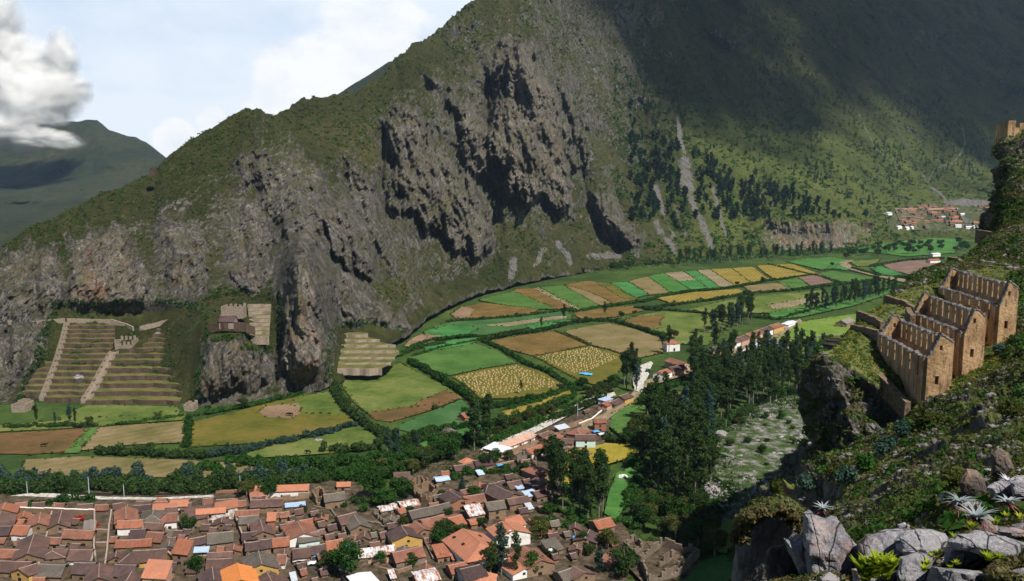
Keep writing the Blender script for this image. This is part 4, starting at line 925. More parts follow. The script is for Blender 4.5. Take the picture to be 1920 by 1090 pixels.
for h_ in TOWN:
 u1, v1, u2, v2, W_, hw_, ri_, rf_, wl_, kd_, lb_ = h_
 if kd_ == 'hall': kd_ = 'gable' if False else 'hip1'; u1, v1, u2, v2 = u2, v2, u1, v1; hall_ = True
 else: hall_ = False
 nm_ = 'shed' if ('tin' in rf_ or 'lean-to' in lb_) else 'house'
 zr_ = hw_ + ri_
 if hall_:
  A_, B_ = G(900,1018, zr_), G(867,991, zr_); d_ = (A_ - B_).normalized(); A_ = A_ + d_ * 6.0
  rt, X_, inf = house(u1, v1, u2, v2, W_, hw_, ri_, rf_, wl_, 'hip1', lb_, skew=0.3, base=(A_, B_), name='house')
 else:
  rt, X_, inf = house(u1, v1, u2, v2, W_, hw_, ri_, rf_, wl_, kd_, lb_, name=nm_, skew=0.5 if u1 < 620 else 0.25)
 HOUSES[(h_[0], h_[1])] = (rt, X_, inf)
 if hall_:
  for a_, b_ in ((-1.5,-4),(5,-4.2),(0.5,4),(7,4.2)):
   k_ = MB(); zz = zr_ - abs(b_) * ri_ / (W_ / 2) + 0.1
   sg = 1 if b_ > 0 else -1; sl_ = ri_ / (W_ / 2)
   k_.hexa([X_(a_ - .6, b_ - .45, zz + sg * .45 * sl_), X_(a_ + .6, b_ - .45, zz + sg * .45 * sl_), X_(a_ + .6, b_ + .45, zz - sg * .45 * sl_), X_(a_ - .6, b_ + .45, zz - sg * .45 * sl_)],
     [X_(a_ - .6, b_ - .45, zz + sg * .45 * sl_ + .2), X_(a_ + .6, b_ - .45, zz + sg * .45 * sl_ + .2), X_(a_ + .6, b_ + .45, zz - sg * .45 * sl_ + .2), X_(a_ - .6, b_ + .45, zz - sg * .45 * sl_ + .2)])
   k_.build('skylight', M['hole'], rt)

ROW = [((1318,655),(1333,651), 'grey', 'pinkw'),((1334,652),(1349,648), 'dark', 'ochre'),((1350,647),(1362,643), 'brown', 'pinkw'),((1363,640),(1379,634.5), 'brown', 'white'),((1380,634),(1396,628.5), 'brown', 'pinkw'),
       ((1397,627),(1410,622.5), 'red', 'pinkw'),((1411,622),(1424,617.5), 'red', 'pinkw'),((1425,617),(1440,612), 'dark', 'white'),((1441,611),(1461,605), 'red', 'ochre')]
names_ = ['grey roofed house at the near end', 'dark roofed house second from the near end', 'third house from the near end', 'white walled house fourth from the near end', 'middle house', 'house fourth from the far end', 'house third from the far end', 'white walled house second from the far end', 'ochre walled house at the far end']
for (a_, b_, rf_, wl_), nm_ in zip(ROW, names_):
 house(a_[0], a_[1], b_[0], b_[1],8.5,5.2,1.9, rf_, wl_, 'gable', nm_ + ' of the row along the far road', name='house', skew=0.2, group='row houses along the far road')
for k_, (a_, b_, rf_) in enumerate((((1317,664),(1328,661), 'red'),((1339,663),(1350,659), 'red'),((1340,674),(1350,669), 'orange'),((1317,675),(1326,672), 'red'))):
 house(a_[0], a_[1], b_[0], b_[1],6.5,4.0,1.5, rf_, 'pinkw', 'gable', ['upper left', 'upper right', 'lower right', 'lower left'][k_] + ' of four small red roofs between the eucalyptus and the far road', name='house', skew=0.2)
def row_building():
 A, B = G(952,838,3), G(1008,816,3)
 r = (B - A); L = r.length; root = empty('row_building', (A.x, A.y, 0), math.atan2(r.y, r.x))
 w = MB(); w.box(0, L, 0,5,-.5,2.9); w.build('wall', M['white'], root)
 f = MB(); f.hexa([(-.3,-.6,2.75),(L + .3,-.6,2.75),(L + .3,5.5,3.3),(-.3,5.5,3.3)],[(-.3,-.6,2.93),(L + .3,-.6,2.93),(L + .3,5.5,3.5),(-.3,5.5,3.5)]); f.build('roof', M['pinkw'], root)
 n = 6
 for i in range(n + 1):
  c = MB(); x = L * i / n; c.box(x - .25, x + .25,-.25,.1,0,2.8); c.build('pillar', M['brick'], root)
 for i in range(0, n, 2):
  d = MB(); x = L * (i + .5) / n; d.box(x - .9, x + .9,-.06,.1,.1,2.0); d.build('door', M['wood'], root)
 tag(root, 'long low white row building with brown pillars facing the dirt plaza', 'building')
row_building()

def cone_house(u, v, rad, h, lab):
 c = G(u, v, 0); root = empty('thatched_hut', (c.x, c.y, 0),0.5); w = MB(); s = rad * .62
 w.box(-s, s, -s, s, -.3,2.6); w.build('wall', M['adobe'], root)
 r = MB(); n = 4
 for i in range(n):
  a0, a1 = 2 * math.pi * i / n + .78,2 * math.pi * (i + 1) / n + .78
  for j in range(3):
   f0, f1 = j / 3,(j + 1) / 3; q0, q1 = rad * (1 - f0), rad * (1 - f1)
   r.quad([(q0 * math.cos(a0), q0 * math.sin(a0),2.3 + h * f0),(q0 * math.cos(a1), q0 * math.sin(a1),2.3 + h * f0),(q1 * math.cos(a1), q1 * math.sin(a1),2.3 + h * f1),(q1 * math.cos(a0), q1 * math.sin(a0),2.3 + h * f1)])
 r.build('roof', M['thatch'], root); tag(root, lab, 'hut')
cone_house(1452,657,11,7.5, 'large grey pyramid thatched roof left of the two by the lawn')
cone_house(1470,658,8,5, 'smaller grey pyramid thatched roof right of the two by the lawn')
FV = [(855,920,200, 'orange'),(785,890,378, 'orange'),(1005,1150,374, 'orange'),(1295,1365,330, 'pale'),(1265,1350,380, 'orange'),(1265,1400,418, 'pale'),(1040,1120,283, 'orange'),(1150,1220,268, 'orange'),(1370,1425,298, 'white_tin'),
      (1120,1180,331, 'tin'),(1305,1390,462, 'white_tin'),(1435,1530,468, 'white_tin'),(1535,1600,482, 'white_tin'),(1540,1610,421, 'pale'),(415,475,302, 'tin'),(545,600,481, 'white_tin'),(655,700,483, 'white_tin'),(720,760,476, 'white_tin'),
      (1185,1250,415, 'brown'),(840,890,290, 'orange'),(1270,1315,284, 'red'),(1680,1740,242, 'orange'),(640,760,404, 'brown'),(1290,1340,262, 'brown'),(960,1050,205, 'brown'),(1140,1230,208, 'brown'),(1240,1290,195, 'brown'),(690,740,212, 'brown'),
      (1580,1650,245, 'brown'),(1600,1680,205, 'brown'),(1690,1740,190, 'brown'),(570,640,252, 'brown'),(770,830,300, 'brown'),(1000,1060,300, 'brown'),(1240,1290,450, 'brown'),(900,960,470, 'grey'),(640,700,460, 'brown'),(1440,1480,440, 'brown'),(1060,1110,330, 'brown'),(1180,1240,240, 'red'),(700,760,350, 'brown')]
_rv = random.Random(55)
for _k in range(30):
 _a = _rv.uniform(560,1500); _y = _rv.uniform(205,470); FV.append((_a, _a + _rv.uniform(35,95), _y, _rv.choice(['brown', 'brown', 'orange', 'red', 'grey', 'orange', 'tin'])))
def village_point(u, v):
 return on_mountain(u, v)
NOUN = {'orange': 'orange roofed', 'pale': 'pale orange roofed', 'white_tin': 'white roofed', 'tin': 'grey tin roofed', 'brown': 'brown roofed', 'red': 'red roofed', 'grey': 'grey roofed'}
for (a_, b_, y_, rf_) in FV:
 ua, ub, vv = 1600 + a_ / 6.857,1600 + b_ / 6.857,360 + y_ / 6.857
 A_, B_ = village_point(ua, vv), village_point(ub, vv); z_ = min(A_.z, B_.z) - 0.3; zr_ = 6.0
 Lx = (B_ - A_); B_ = A_ + Lx.normalized() * min(26, Lx.length); A_.z = B_.z = z_ + zr_
 h_, w_ = ('upper' if y_ < 260 else 'middle' if y_ < 400 else 'lower'),('left' if a_ < 800 else 'central' if a_ < 1200 else 'right')
 house(ua, vv, ub, vv, 9.0,4.3,1.7, rf_, 'adobe' if 'tin' not in rf_ else 'white', 'gable', ('wide ' if b_ - a_ > 75 else 'narrow ') + NOUN[rf_] + ' house in the %s %s part of the far village%s' % (h_, w_, (', nearer', ', farther')[int(y_) // 18 % 2]), z0=z_, name='house', skew=0.3, base=(A_, B_), door=None, group='%s %s houses of the far village' % (h_, w_))
def wall_line(name, pts, h, th, mat, label, cat='wall', step=6.0, cap=None, group=None, jag=0.0, sink=0.5):
 """free standing wall through world points"""
 c = pts[0]; root = empty(name, tuple(c)) if cap else None
 m = MB(); cm_ = MB(); o_ = Vector(c) if root else Vector((0,0,0)); rg = random.Random(int(c[0] * 7 + c[1]))
 for p, q in zip(pts[:-1], pts[1:]):
  p, q = Vector(p), Vector(q); d = q - p; L = Vector((d.x, d.y)).length; n = max(1, int(L / step)); nv = Vector((-d.y, d.x, 0)).normalized() * th / 2
  for i in range(n):
   a, b = p + d * (i / n) - o_, p + d * ((i + 1) / n) - o_; ja, jb = rg.uniform(-jag, jag), rg.uniform(-jag, jag); hh = h + ja
   low = Vector((0,0,-sink)); up = Vector((0,0, hh))
   m.hexa([a - nv + low, b - nv + low, b + nv + low, a + nv + low],[a - nv + up, b - nv + up + Vector((0,0, jb * .3)), b + nv + up + Vector((0,0, jb * .3)), a + nv + up])
   if cap:
    n2 = nv * 1.25; u2 = Vector((0,0, hh - .02)); u3 = Vector((0,0, hh + .16))
    cm_.hexa([a - n2 + u2, b - n2 + u2, b + n2 + u2, a + n2 + u2],[a - n2 * .8 + u3, b - n2 * .8 + u3, b + n2 * .8 + u3, a + n2 * .8 + u3])
 if root:
  m.build('wall', M[mat], root); cm_.build('coping', M[cap], root); tag(root, label, cat, group); return root
 o = m.build(name, M[mat]); tag(o, label, cat, group); return o
for pl_, lb_ in ((((530,235),(620,440)), 'left side wall of the far village compound'),(((530,232),(920,228),(1350,225)), 'long back wall of the far village compound'),(((920,170),(975,300)), 'cross wall near the middle of the far village'),
                 (((1310,220),(1420,430)), 'right side wall of the far village compound'),(((600,330),(900,345)), 'inner wall across the left half of the far village'),(((425,310),(435,420)), 'small detached wall left of the far village'),(((640,385),(760,395)), 'inner wall below the left half of the far village')):
 wall_line('compound_wall', [village_point(1600 + a / 6.857,360 + b / 6.857) for a, b in pl_],3.2,1.0, 'pinkw' if 'back' in lb_ else 'adobe', 'brown adobe ' + lb_, 'wall', 20)
# ================================================================ fields
def dens(poly, step):
 out = []
 n = len(poly)
 for i in range(n):
  a, b = poly[i], poly[(i + 1) % n]; L = math.hypot(b[0] - a[0], b[1] - a[1]); k = max(1, int(L / step))
  for j in range(k): out.append((a[0] + (b[0] - a[0]) * j / k, a[1] + (b[1] - a[1]) * j / k))
 return out
LAYER = [0.0]; MARG = []
def field(name, px, mat, h=0.0, wob=1.2, label=None, step=14):
 """a field, its outline walked on the valley floor; h lifts a standing crop"""
 LAYER[0] += 0.012
 pts = [G(u, v, 0) for u, v in px]; pts = dens([(p.x, p.y) for p in pts], step)
 pts = [(x + perlin(x * .05, y * .05,1.0) * wob, y + perlin(x * .05, y * .05,5.0) * wob) for x, y in pts]
 z = 0.10 + LAYER[0] + h
 MARG.extend((x, y, z) for x, y in dens(pts, 3.6) if y < 1500)
 bm = bmesh.new(); vs = [bm.verts.new((float(x), float(y), z)) for x, y in pts]
 f = bm.faces.new(vs)
 if f.normal.z < 0: f.normal_flip()
 if h > 0.3:
  r = bmesh.ops.extrude_face_region(bm, geom=[f]); bmesh.ops.translate(bm, verts=[v for v in r['geom'] if isinstance(v, bmesh.types.BMVert)], vec=(0,0,0))
  for v in vs: v.co.z = 0.0
 me = bpy.data.meshes.new(name); bm.normal_update(); bm.to_mesh(me); bm.free(); me.materials.append(M[mat])
 o = link(name, me); tag(o, kind='structure'); return o
def field_mat(key, stops, row=None, rowk=0.3, ang=0.0, scale=0.12, fine=0.9, rowcol=None, bd=0.5):
 m, t, bs, out = new_mat('field_' + key); pos = t.add('ShaderNodeNewGeometry').outputs['Position']
 a = t.noise(pos, scale * 0.35,4,0.6); b = t.noise(pos, scale * 2.0,5,0.7); c = t.noise(t.mapping(pos, (1,1,1),(0,0, ang)), fine, 4,0.75)
 f = t.math('ADD', t.math('MULTIPLY', a, 0.62), t.math('ADD', t.math('MULTIPLY', b, 0.36), t.math('MULTIPLY', c, 0.30)))
 f = t.math('SUBTRACT', f, 0.13)
 col = t.ramp(f, stops)
 if row:
  wv = t.add('ShaderNodeTexWave', wave_type='BANDS', bands_direction='X'); t.l.new(t.mapping(pos, (1,1,1),(0,0, ang)), wv.inputs['Vector'])
  wv.inputs['Scale'].default_value = row; wv.inputs['Distortion'].default_value = 1.6; wv.inputs['Detail'].default_value = 3; wv.inputs['Detail Scale'].default_value = 1.5
  col = t.mix(t.math('MULTIPLY', wv.outputs['Fac'], rowk), col, rowcol or (0.05,0.045,0.02))
 t.l.new(col, bs.inputs['Base Color']); bump(t, bs, t.math('ADD', b, c),0.8, bd); M[key] = m
field_mat('olive', [(0.36,(0.045,0.055,0.008)),(0.48,(0.090,0.090,0.012)),(0.60,(0.135,0.105,0.020)),(0.72,(0.16,0.12,0.04))])
field_mat('maize', [(0.36,(0.075,0.050,0.014)),(0.50,(0.135,0.085,0.022)),(0.64,(0.20,0.125,0.038))], row=0.09, rowk=.38, ang=.5, fine=0.5)
field_mat('ochre_crop', [(0.36,(0.14,0.105,0.016)),(0.50,(0.22,0.165,0.026)),(0.66,(0.30,0.22,0.05))], row=0.07, rowk=.34, ang=.4, fine=0.5)
field_mat('pasture', [(0.36,(0.040,0.070,0.010)),(0.47,(0.075,0.110,0.020)),(0.58,(0.125,0.145,0.036)),(0.70,(0.20,0.165,0.075))], scale=0.10)
field_mat('dry', [(0.36,(0.095,0.090,0.028)),(0.48,(0.155,0.125,0.048)),(0.58,(0.200,0.150,0.072)),(0.70,(0.26,0.185,0.11))], row=0.05, rowk=.24, ang=.9)
field_mat('bare', [(0.36,(0.135,0.085,0.048)),(0.50,(0.21,0.135,0.082)),(0.66,(0.29,0.20,0.135))], row=0.12, rowk=.26, ang=.2)
field_mat('redbrown', [(0.36,(0.055,0.050,0.014)),(0.50,(0.125,0.068,0.024)),(0.66,(0.19,0.095,0.048))], row=0.08, rowk=.34, ang=1.0)
field_mat('green', [(0.36,(0.030,0.085,0.014)),(0.50,(0.052,0.125,0.022)),(0.64,(0.085,0.165,0.036))], row=0.06, rowk=.24, ang=.7)
field_mat('deep', [(0.36,(0.018,0.070,0.016)),(0.50,(0.034,0.105,0.028)),(0.64,(0.06,0.14,0.045))], row=0.10, rowk=.3, ang=.8)
field_mat('bright', [(0.36,(0.022,0.105,0.024)),(0.50,(0.036,0.155,0.036)),(0.64,(0.062,0.205,0.058))], fine=0.4, row=.08, rowk=.24, ang=.6)
field_mat('vivid', [(0.36,(0.024,0.085,0.016)),(0.50,(0.044,0.130,0.024)),(0.64,(0.080,0.180,0.042))], fine=0.4)
field_mat('lawn', [(0.36,(0.070,0.130,0.014)),(0.50,(0.110,0.180,0.024)),(0.64,(0.17,0.22,0.05))], scale=.2)
field_mat('yellow', [(0.36,(0.15,0.130,0.012)),(0.50,(0.24,0.195,0.020)),(0.66,(0.31,0.22,0.05))], scale=.2)
field_mat('purple', [(0.36,(0.115,0.070,0.055)),(0.50,(0.17,0.105,0.085)),(0.66,(0.22,0.15,0.12))], row=0.08, rowk=.26, ang=.3)
field_mat('tan', [(0.36,(0.15,0.12,0.065)),(0.50,(0.22,0.175,0.105)),(0.66,(0.29,0.235,0.155))], row=0.08, rowk=.26, ang=.3)
FIELDS = [
 ('hay_field', [(358,838),(362,792),(440,772),(520,752),(590,738),(625,735),(648,765),(664,796),(580,816),(490,830)], 'olive'),
 ('pasture_edge', [(560,745),(625,733),(650,778),(575,775),(545,760)], 'pasture'),
 ('bare_patch', [(487,773),(500,762),(560,756),(562,776),(548,784),(500,783)], 'bare'),
 ('red_field', [(-30,815),(168,803),(135,848),(60,852),(-30,850)], 'redbrown'),
 ('path_meadow', [(165,803),(190,800),(148,850),(120,850)], 'green'),
 ('fallow_field', [(185,802),(345,790),(350,830),(250,834),(150,846)], 'dry'),
 ('lower_fallow_field', [(50,862),(150,856),(330,862),(430,868),(560,880),(600,888),(480,893),(300,896),(100,893),(40,888)], 'dry'),
 ('lower_meadow', [(430,862),(520,832),(600,812),(700,796),(718,818),(700,842),(620,850),(540,856)], 'pasture'),
 ('terrace_meadow', [(110,782),(165,760),(330,763),(345,778),(240,790),(120,795)], 'pasture'),
 ('foot_meadow', [(-30,800),(-30,812),(170,801),(340,788),(352,780),(345,772),(110,790)], 'pasture'),
 ('upper_pasture', [(640,722),(655,702),(750,682),(830,722),(870,748),(770,765),(690,775),(662,755)], 'pasture'),
 ('ploughed_strip', [(690,775),(770,762),(835,732),(868,747),(800,772),(732,792),(700,788)], 'redbrown'),
 ('potato_field', [(752,797),(800,775),(866,750),(890,768),(888,800),(840,806),(770,812),(748,806)], 'deep'),
 ('clover_field', [(765,672),(800,662),(890,644),(930,658),(968,681),(900,692),(845,705),(800,690)], 'green'),
 ('stook_field', [(850,707),(905,693),(970,683),(1020,700),(1062,725),(1030,737),(960,748),(900,748),(880,728)], 'olive'),
 ('maize_field', [(914,641),(970,631),(1040,622),(1072,634),(1100,648),(1050,659),(1002,668),(950,655)], 'maize'),
 ('mown_field', [(1002,669),(1060,658),(1105,649),(1135,655),(1168,664),(1165,690),(1155,708),(1112,722),(1092,716),(1055,697)], 'olive'),
 ('grazed_field', [(1058,622),(1100,613),(1142,607),(1190,618),(1240,635),(1245,662),(1195,672),(1168,664),(1125,655),(1092,637)], 'dry'),
 ('meadow', [(1160,604),(1200,592),(1252,582),(1310,588),(1372,596),(1350,630),(1325,648),(1270,645),(1244,630),(1205,618)], 'pasture'),
 ('striped_meadow_crop', [(1160,604),(1195,594),(1245,590),(1235,618),(1195,614)], 'maize'),
 ('maize_strip', [(1075,588),(1110,580),(1190,574),(1208,583),(1160,594),(1092,601)], 'maize'),
 ('long_green_strip', [(812,612),(860,603),(940,598),(1062,582),(1074,598),(1000,614),(900,630),(830,634)], 'deep'),
 ('tan_stripe', [(905,611),(1060,592),(1064,597),(950,613)], 'tan'),
 ('vivid_strip_left', [(795,622),(840,611),(900,614),(870,632),(800,636)], 'bright'),
 ('vivid_strip_low', [(795,650),(850,638),(905,633),(885,646),(800,662)], 'bright'),
 ('vivid_strip_mid', [(985,612),(1040,603),(1078,600),(1055,612),(1000,620)], 'bright'),
 ('bare_field_left', [(757,650),(770,637),(790,628),(828,630),(815,641),(775,652)], 'bare'),
 ('brown_field', [(846,590),(865,578),(905,568),(958,575),(1012,580),(998,589),(930,595),(862,601)], 'maize'),
 ('bare_corner', [(846,590),(868,576),(890,580),(880,595),(855,599)], 'bare'),
 ('far_strip', [(895,563),(962,548),(1000,560),(1042,580),(1000,580),(940,572)], 'green'),
 ('far_strip', [(962,548),(968,543),(1004,541),(1090,582),(1045,582),(1000,562)], 'maize'),
 ('far_strip', [(1000,542),(1010,540),(1095,580),(1084,583)], 'tan'),
 ('far_strip', [(1010,540),(1056,536),(1125,574),(1090,581)], 'green'),
 ('far_strip', [(1058,537),(1085,540),(1150,568),(1124,574)], 'dry'),
 ('far_strip', [(1058,534),(1108,527),(1150,540),(1198,562),(1150,570),(1115,552)], 'maize'),
 ('far_strip', [(1115,530),(1146,533),(1192,559),(1172,563)], 'olive'),
 ('far_strip', [(1144,532),(1178,529),(1217,553),(1190,560)], 'bright'),
 ('far_strip', [(1179,528),(1216,519),(1258,550),(1218,554)], 'dry'),
 ('far_strip', [(1214,519),(1245,513),(1294,543),(1257,550)], 'vivid'),
 ('far_strip', [(1245,513),(1281,510),(1310,526),(1268,529)], 'tan'),
 ('far_strip', [(1268,528),(1311,526),(1327,541),(1295,544)], 'bright'),
 ('far_strip', [(1284,510),(1306,508),(1351,540),(1326,542)], 'bright'),
 ('far_strip', [(1306,508),(1331,506),(1376,536),(1352,540)], 'tan'),
 ('far_strip', [(1331,506),(1371,504),(1407,530),(1376,536)], 'ochre_crop'),
 ('far_strip', [(1371,504),(1411,501),(1442,524),(1408,531)], 'ochre_crop'),
 ('far_field', [(1417,499),(1487,496),(1535,514),(1492,521),(1450,524)], 'ochre_crop'),
 ('long_ochre_strip', [(1230,560),(1300,549),(1385,543),(1402,550),(1330,562),(1262,571)], 'ochre_crop'),
 ('far_field', [(1394,538),(1440,533),(1472,531),(1484,544),(1410,553)], 'dry'),
 ('far_field', [(1456,529),(1496,521),(1517,537),(1482,543)], 'green'),
 ('far_field', [(1497,521),(1536,515),(1567,530),(1520,537)], 'purple'),
 ('far_field', [(1533,514),(1560,509),(1640,522),(1620,530),(1575,529)], 'green'),
 ('far_field', [(1473,491),(1510,487),(1560,483),(1592,489),(1562,504),(1540,507)], 'vivid'),
 ('far_field', [(1550,503),(1575,496),(1598,500),(1590,508)], 'bright'),
 ('far_field', [(1592,491),(1650,487),(1640,500),(1606,500)], 'pasture'),
 ('far_field', [(1655,498),(1700,490),(1755,488),(1768,498),(1712,517),(1672,508)], 'purple'),
 ('far_field', [(1632,503),(1652,500),(1694,516),(1668,519),(1640,510)], 'bright'),
 ('far_field', [(1700,530),(1760,515),(1790,525),(1740,535)], 'ochre_crop'),
 ('wide_field', [(1290,582),(1360,565),(1440,555),(1545,545),(1552,560),(1520,578),(1440,588),(1340,592)], 'pasture'),
 ('wide_field_stripe', [(1440,574),(1535,556),(1540,566),(1450,582)], 'tan'),
 ('vivid_field', [(1440,588),(1530,572),(1600,556),(1660,540),(1690,545),(1600,575),(1500,596),(1450,600)], 'vivid'),
 ('far_meadow', [(1600,470),(1640,455),(1730,440),(1800,450),(1790,475),(1700,482)], 'vivid'),
 ('bright_lawn', [(1452,645),(1466,620),(1500,606),(1560,596),(1620,588),(1640,620),(1620,650),(1560,668),(1500,668)], 'lawn'),
 ('round_field', [(1138,800),(1145,782),(1168,766),(1205,757),(1216,770),(1218,800),(1200,820),(1165,822)], 'green'),
 ('small_green', [(1225,765),(1262,758),(1268,775),(1230,785)], 'lawn'),
 ('green_bank', [(1190,738),(1240,740),(1285,735),(1285,755),(1230,760),(1200,755)], 'pasture'),
 ('yellow_field', [(1045,862),(1085,842),(1130,833),(1180,836),(1210,845),(1180,862),(1110,882),(1085,905),(1045,918),(1035,900)], 'yellow'),
 ('forest_meadow', [(1135,965),(1140,925),(1158,890),(1190,878),(1205,890),(1185,920),(1172,950),(1155,980)], 'vivid'),
 ('cliff_meadow', [(1325,990),(1345,978),(1388,975),(1396,1000),(1378,1020),(1360,1045),(1335,1030)], 'lawn'),
 ('bottom_meadow', [(1255,1078),(1300,1060),(1360,1045),(1380,1070),(1360,1110),(1240,1110)], 'vivid'),
 ('town_pasture', [(858,925),(872,908),(905,898),(960,893),(985,898),(960,905),(935,915),(905,925)], 'pasture'),
 ('shrub_garden', [(545,952),(600,946),(620,960),(600,972),(560,970),(530,962)], 'deep'),
 ('garden_plot', [(600,985),(625,975),(632,1000),(612,1010)], 'vivid'),
 ('upper_garden', [(700,925),(725,918),(735,935),(715,942)], 'vivid'),
 ('tree_meadow', [(785,835),(850,812),(900,800),(905,815),(860,835),(800,845)], 'vivid'),
 ('roadside_maize', [(940,775),(1000,755),(1070,735),(1075,745),(1010,768),(950,790)], 'ochre_crop'),
 ('roadside_meadow', [(900,830),(960,800),(1040,770),(1060,772),(1000,800),(930,835)], 'pasture'),
 ('terrace_green', [(795,552),(830,536),(900,520),(950,516),(905,530),(850,545)], 'pasture'),
]
for nm_, px_, mt_ in FIELDS: field(nm_, px_, mt_)
n_mg = len(MARG)
field('town_ground', [(-60,925),(200,925),(420,930),(470,905),(660,902),(700,935),(760,900),(860,850),(960,815),(1040,800),(1100,770),(1190,735),(1200,745),(1150,780),(1130,835),(1060,850),(1040,880),(1060,930),(1000,960),(1090,975),(1165,985),(1190,1020),(1170,1120),(-60,1120)], 'earth')
field('ruin_ground', [(1175,1020),(1240,1022),(1315,1048),(1290,1090),(1210,1105),(1170,1060)], 'earth')
field('road', [(1196,728),(1210,716),(1300,690),(1330,672),(1440,632),(1475,612),(1500,600),(1505,606),(1480,622),(1440,645),(1340,685),(1300,700),(1215,730)], 'tan')
field('lane', [(1090,800),(1130,780),(1180,745),(1196,728),(1206,736),(1188,755),(1145,785),(1120,812),(1095,815)], 'tan')
field('lane', [(900,862),(960,842),(1000,828),(1040,808),(1090,790),(1100,795),(1045,818),(1030,835),(985,850),(930,872)], 'bare')
field('far_road', [(1574,494),(1590,489),(1602,489),(1588,495),(1600,503),(1640,514),(1690,524),(1725,531),(1720,536),(1680,528),(1630,517),(1590,506),(1576,499)], 'tan')
M['gravel'] = mat_simple('pale_river_gravel', [(0.35,(0.22,0.20,0.18)),(0.5,(0.42,0.40,0.36)),(0.65,(0.66,0.63,0.58))],0.7,6, coord='pos', bmp=0.8, bd=0.5)
M['scree_ground'] = mat_simple('scree_ground', [(0.40,(0.025,0.055,0.010)),(0.49,(0.055,0.075,0.022)),(0.54,(0.11,0.108,0.095)),(0.66,(0.25,0.235,0.225))],0.22,7, coord='pos', bmp=0.8, bd=0.5)
field('river_bed', [(1190,737),(1187,712),(1191,697),(1204,688),(1222,680),(1226,684),(1216,700),(1208,720),(1203,738)], 'gravel')
field('stream_bank', [(900,848),(960,822),(1020,795),(1060,775),(1100,750),(1150,738),(1155,745),(1105,762),(1065,785),(1030,802),(970,830),(910,856)], 'gravel')
field('stream_bank', [(20,934),(60,928),(100,931),(200,936),(300,938),(400,934),(400,938),(300,942),(180,941),(60,936)], 'gravel')
field('stream', [(-40,925),(100,926),(250,931),(420,928),(420,931),(250,934),(100,930),(-40,929)], 'hole')
field('scree_slope_ground', [(1340,850),(1352,815),(1420,765),(1470,748),(1560,735),(1560,800),(1500,860),(1460,900),(1400,905),(1400,870)], 'scree_ground')
field('stone_run', [(1300,870),(1390,860),(1420,900),(1390,960),(1350,990),(1380,930)], 'scree_ground')

del MARG[n_mg:]
# ================================================================ vegetation
def leaf_mat(name, stops, var=0.25, trans=0.35):
 m = bpy.data.materials.new(name); m.use_nodes = True; t = NT(m.node_tree); t.n.clear(); out = t.add('ShaderNodeOutputMaterial')
 pos = t.add('ShaderNodeNewGeometry').outputs['Position']; oi = t.add('ShaderNodeObjectInfo')
 n = t.math('ADD', t.math('MULTIPLY', t.noise(pos, 0.45,3,0.7),0.6), t.math('MULTIPLY', t.noise(pos, 3.0,2,0.7),0.4))
 col = t.ramp(n, stops); hv = t.add('ShaderNodeHueSaturation'); t.l.new(col, hv.inputs['Color'])
 t.l.new(t.math('ADD', 1 - var, t.math('MULTIPLY', oi.outputs['Random'],2 * var)), hv.inputs['Value'])
 d = t.add('ShaderNodeBsdfDiffuse'); tr = t.add('ShaderNodeBsdfTranslucent'); t.l.new(hv.outputs[0], d.inputs[0]); t.l.new(hv.outputs[0], tr.inputs[0])
 mx = t.add('ShaderNodeMixShader'); mx.inputs[0].default_value = trans; t.l.new(d.outputs[0], mx.inputs[1]); t.l.new(tr.outputs[0], mx.inputs[2]); t.l.new(mx.outputs[0], out.inputs[0])
 M[name] = m; return m
leaf_mat('leaf_euc', [(0.34,(0.014,0.034,0.012)),(0.5,(0.034,0.066,0.018)),(0.66,(0.075,0.110,0.030))])
leaf_mat('leaf_blue', [(0.34,(0.016,0.040,0.030)),(0.5,(0.038,0.075,0.055)),(0.66,(0.085,0.135,0.105))])
leaf_mat('leaf_green', [(0.34,(0.012,0.040,0.008)),(0.5,(0.028,0.075,0.014)),(0.66,(0.060,0.125,0.024))])
leaf_mat('leaf_olive', [(0.34,(0.028,0.038,0.009)),(0.5,(0.060,0.072,0.018)),(0.66,(0.115,0.118,0.036))])
leaf_mat('leaf_dry', [(0.34,(0.060,0.050,0.024)),(0.5,(0.12,0.10,0.045)),(0.66,(0.20,0.18,0.085))])
leaf_mat('leaf_pine', [(0.34,(0.010,0.024,0.012)),(0.5,(0.020,0.042,0.020)),(0.66,(0.036,0.062,0.030))])
leaf_mat('leaf_yellow', [(0.34,(0.10,0.16,0.010)),(0.5,(0.24,0.30,0.020)),(0.66,(0.52,0.46,0.05))],.12)
leaf_mat('leaf_red', [(0.34,(0.30,0.010,0.008)),(0.66,(0.62,0.03,0.02))])
M['bark'] = mat_simple('pale_bark', [(0.35,(0.10,0.08,0.06)),(0.65,(0.26,0.22,0.18))],1.0,4, stretch=(3,3,.6), bmp=0.3)
LR = np.random.default_rng(21)
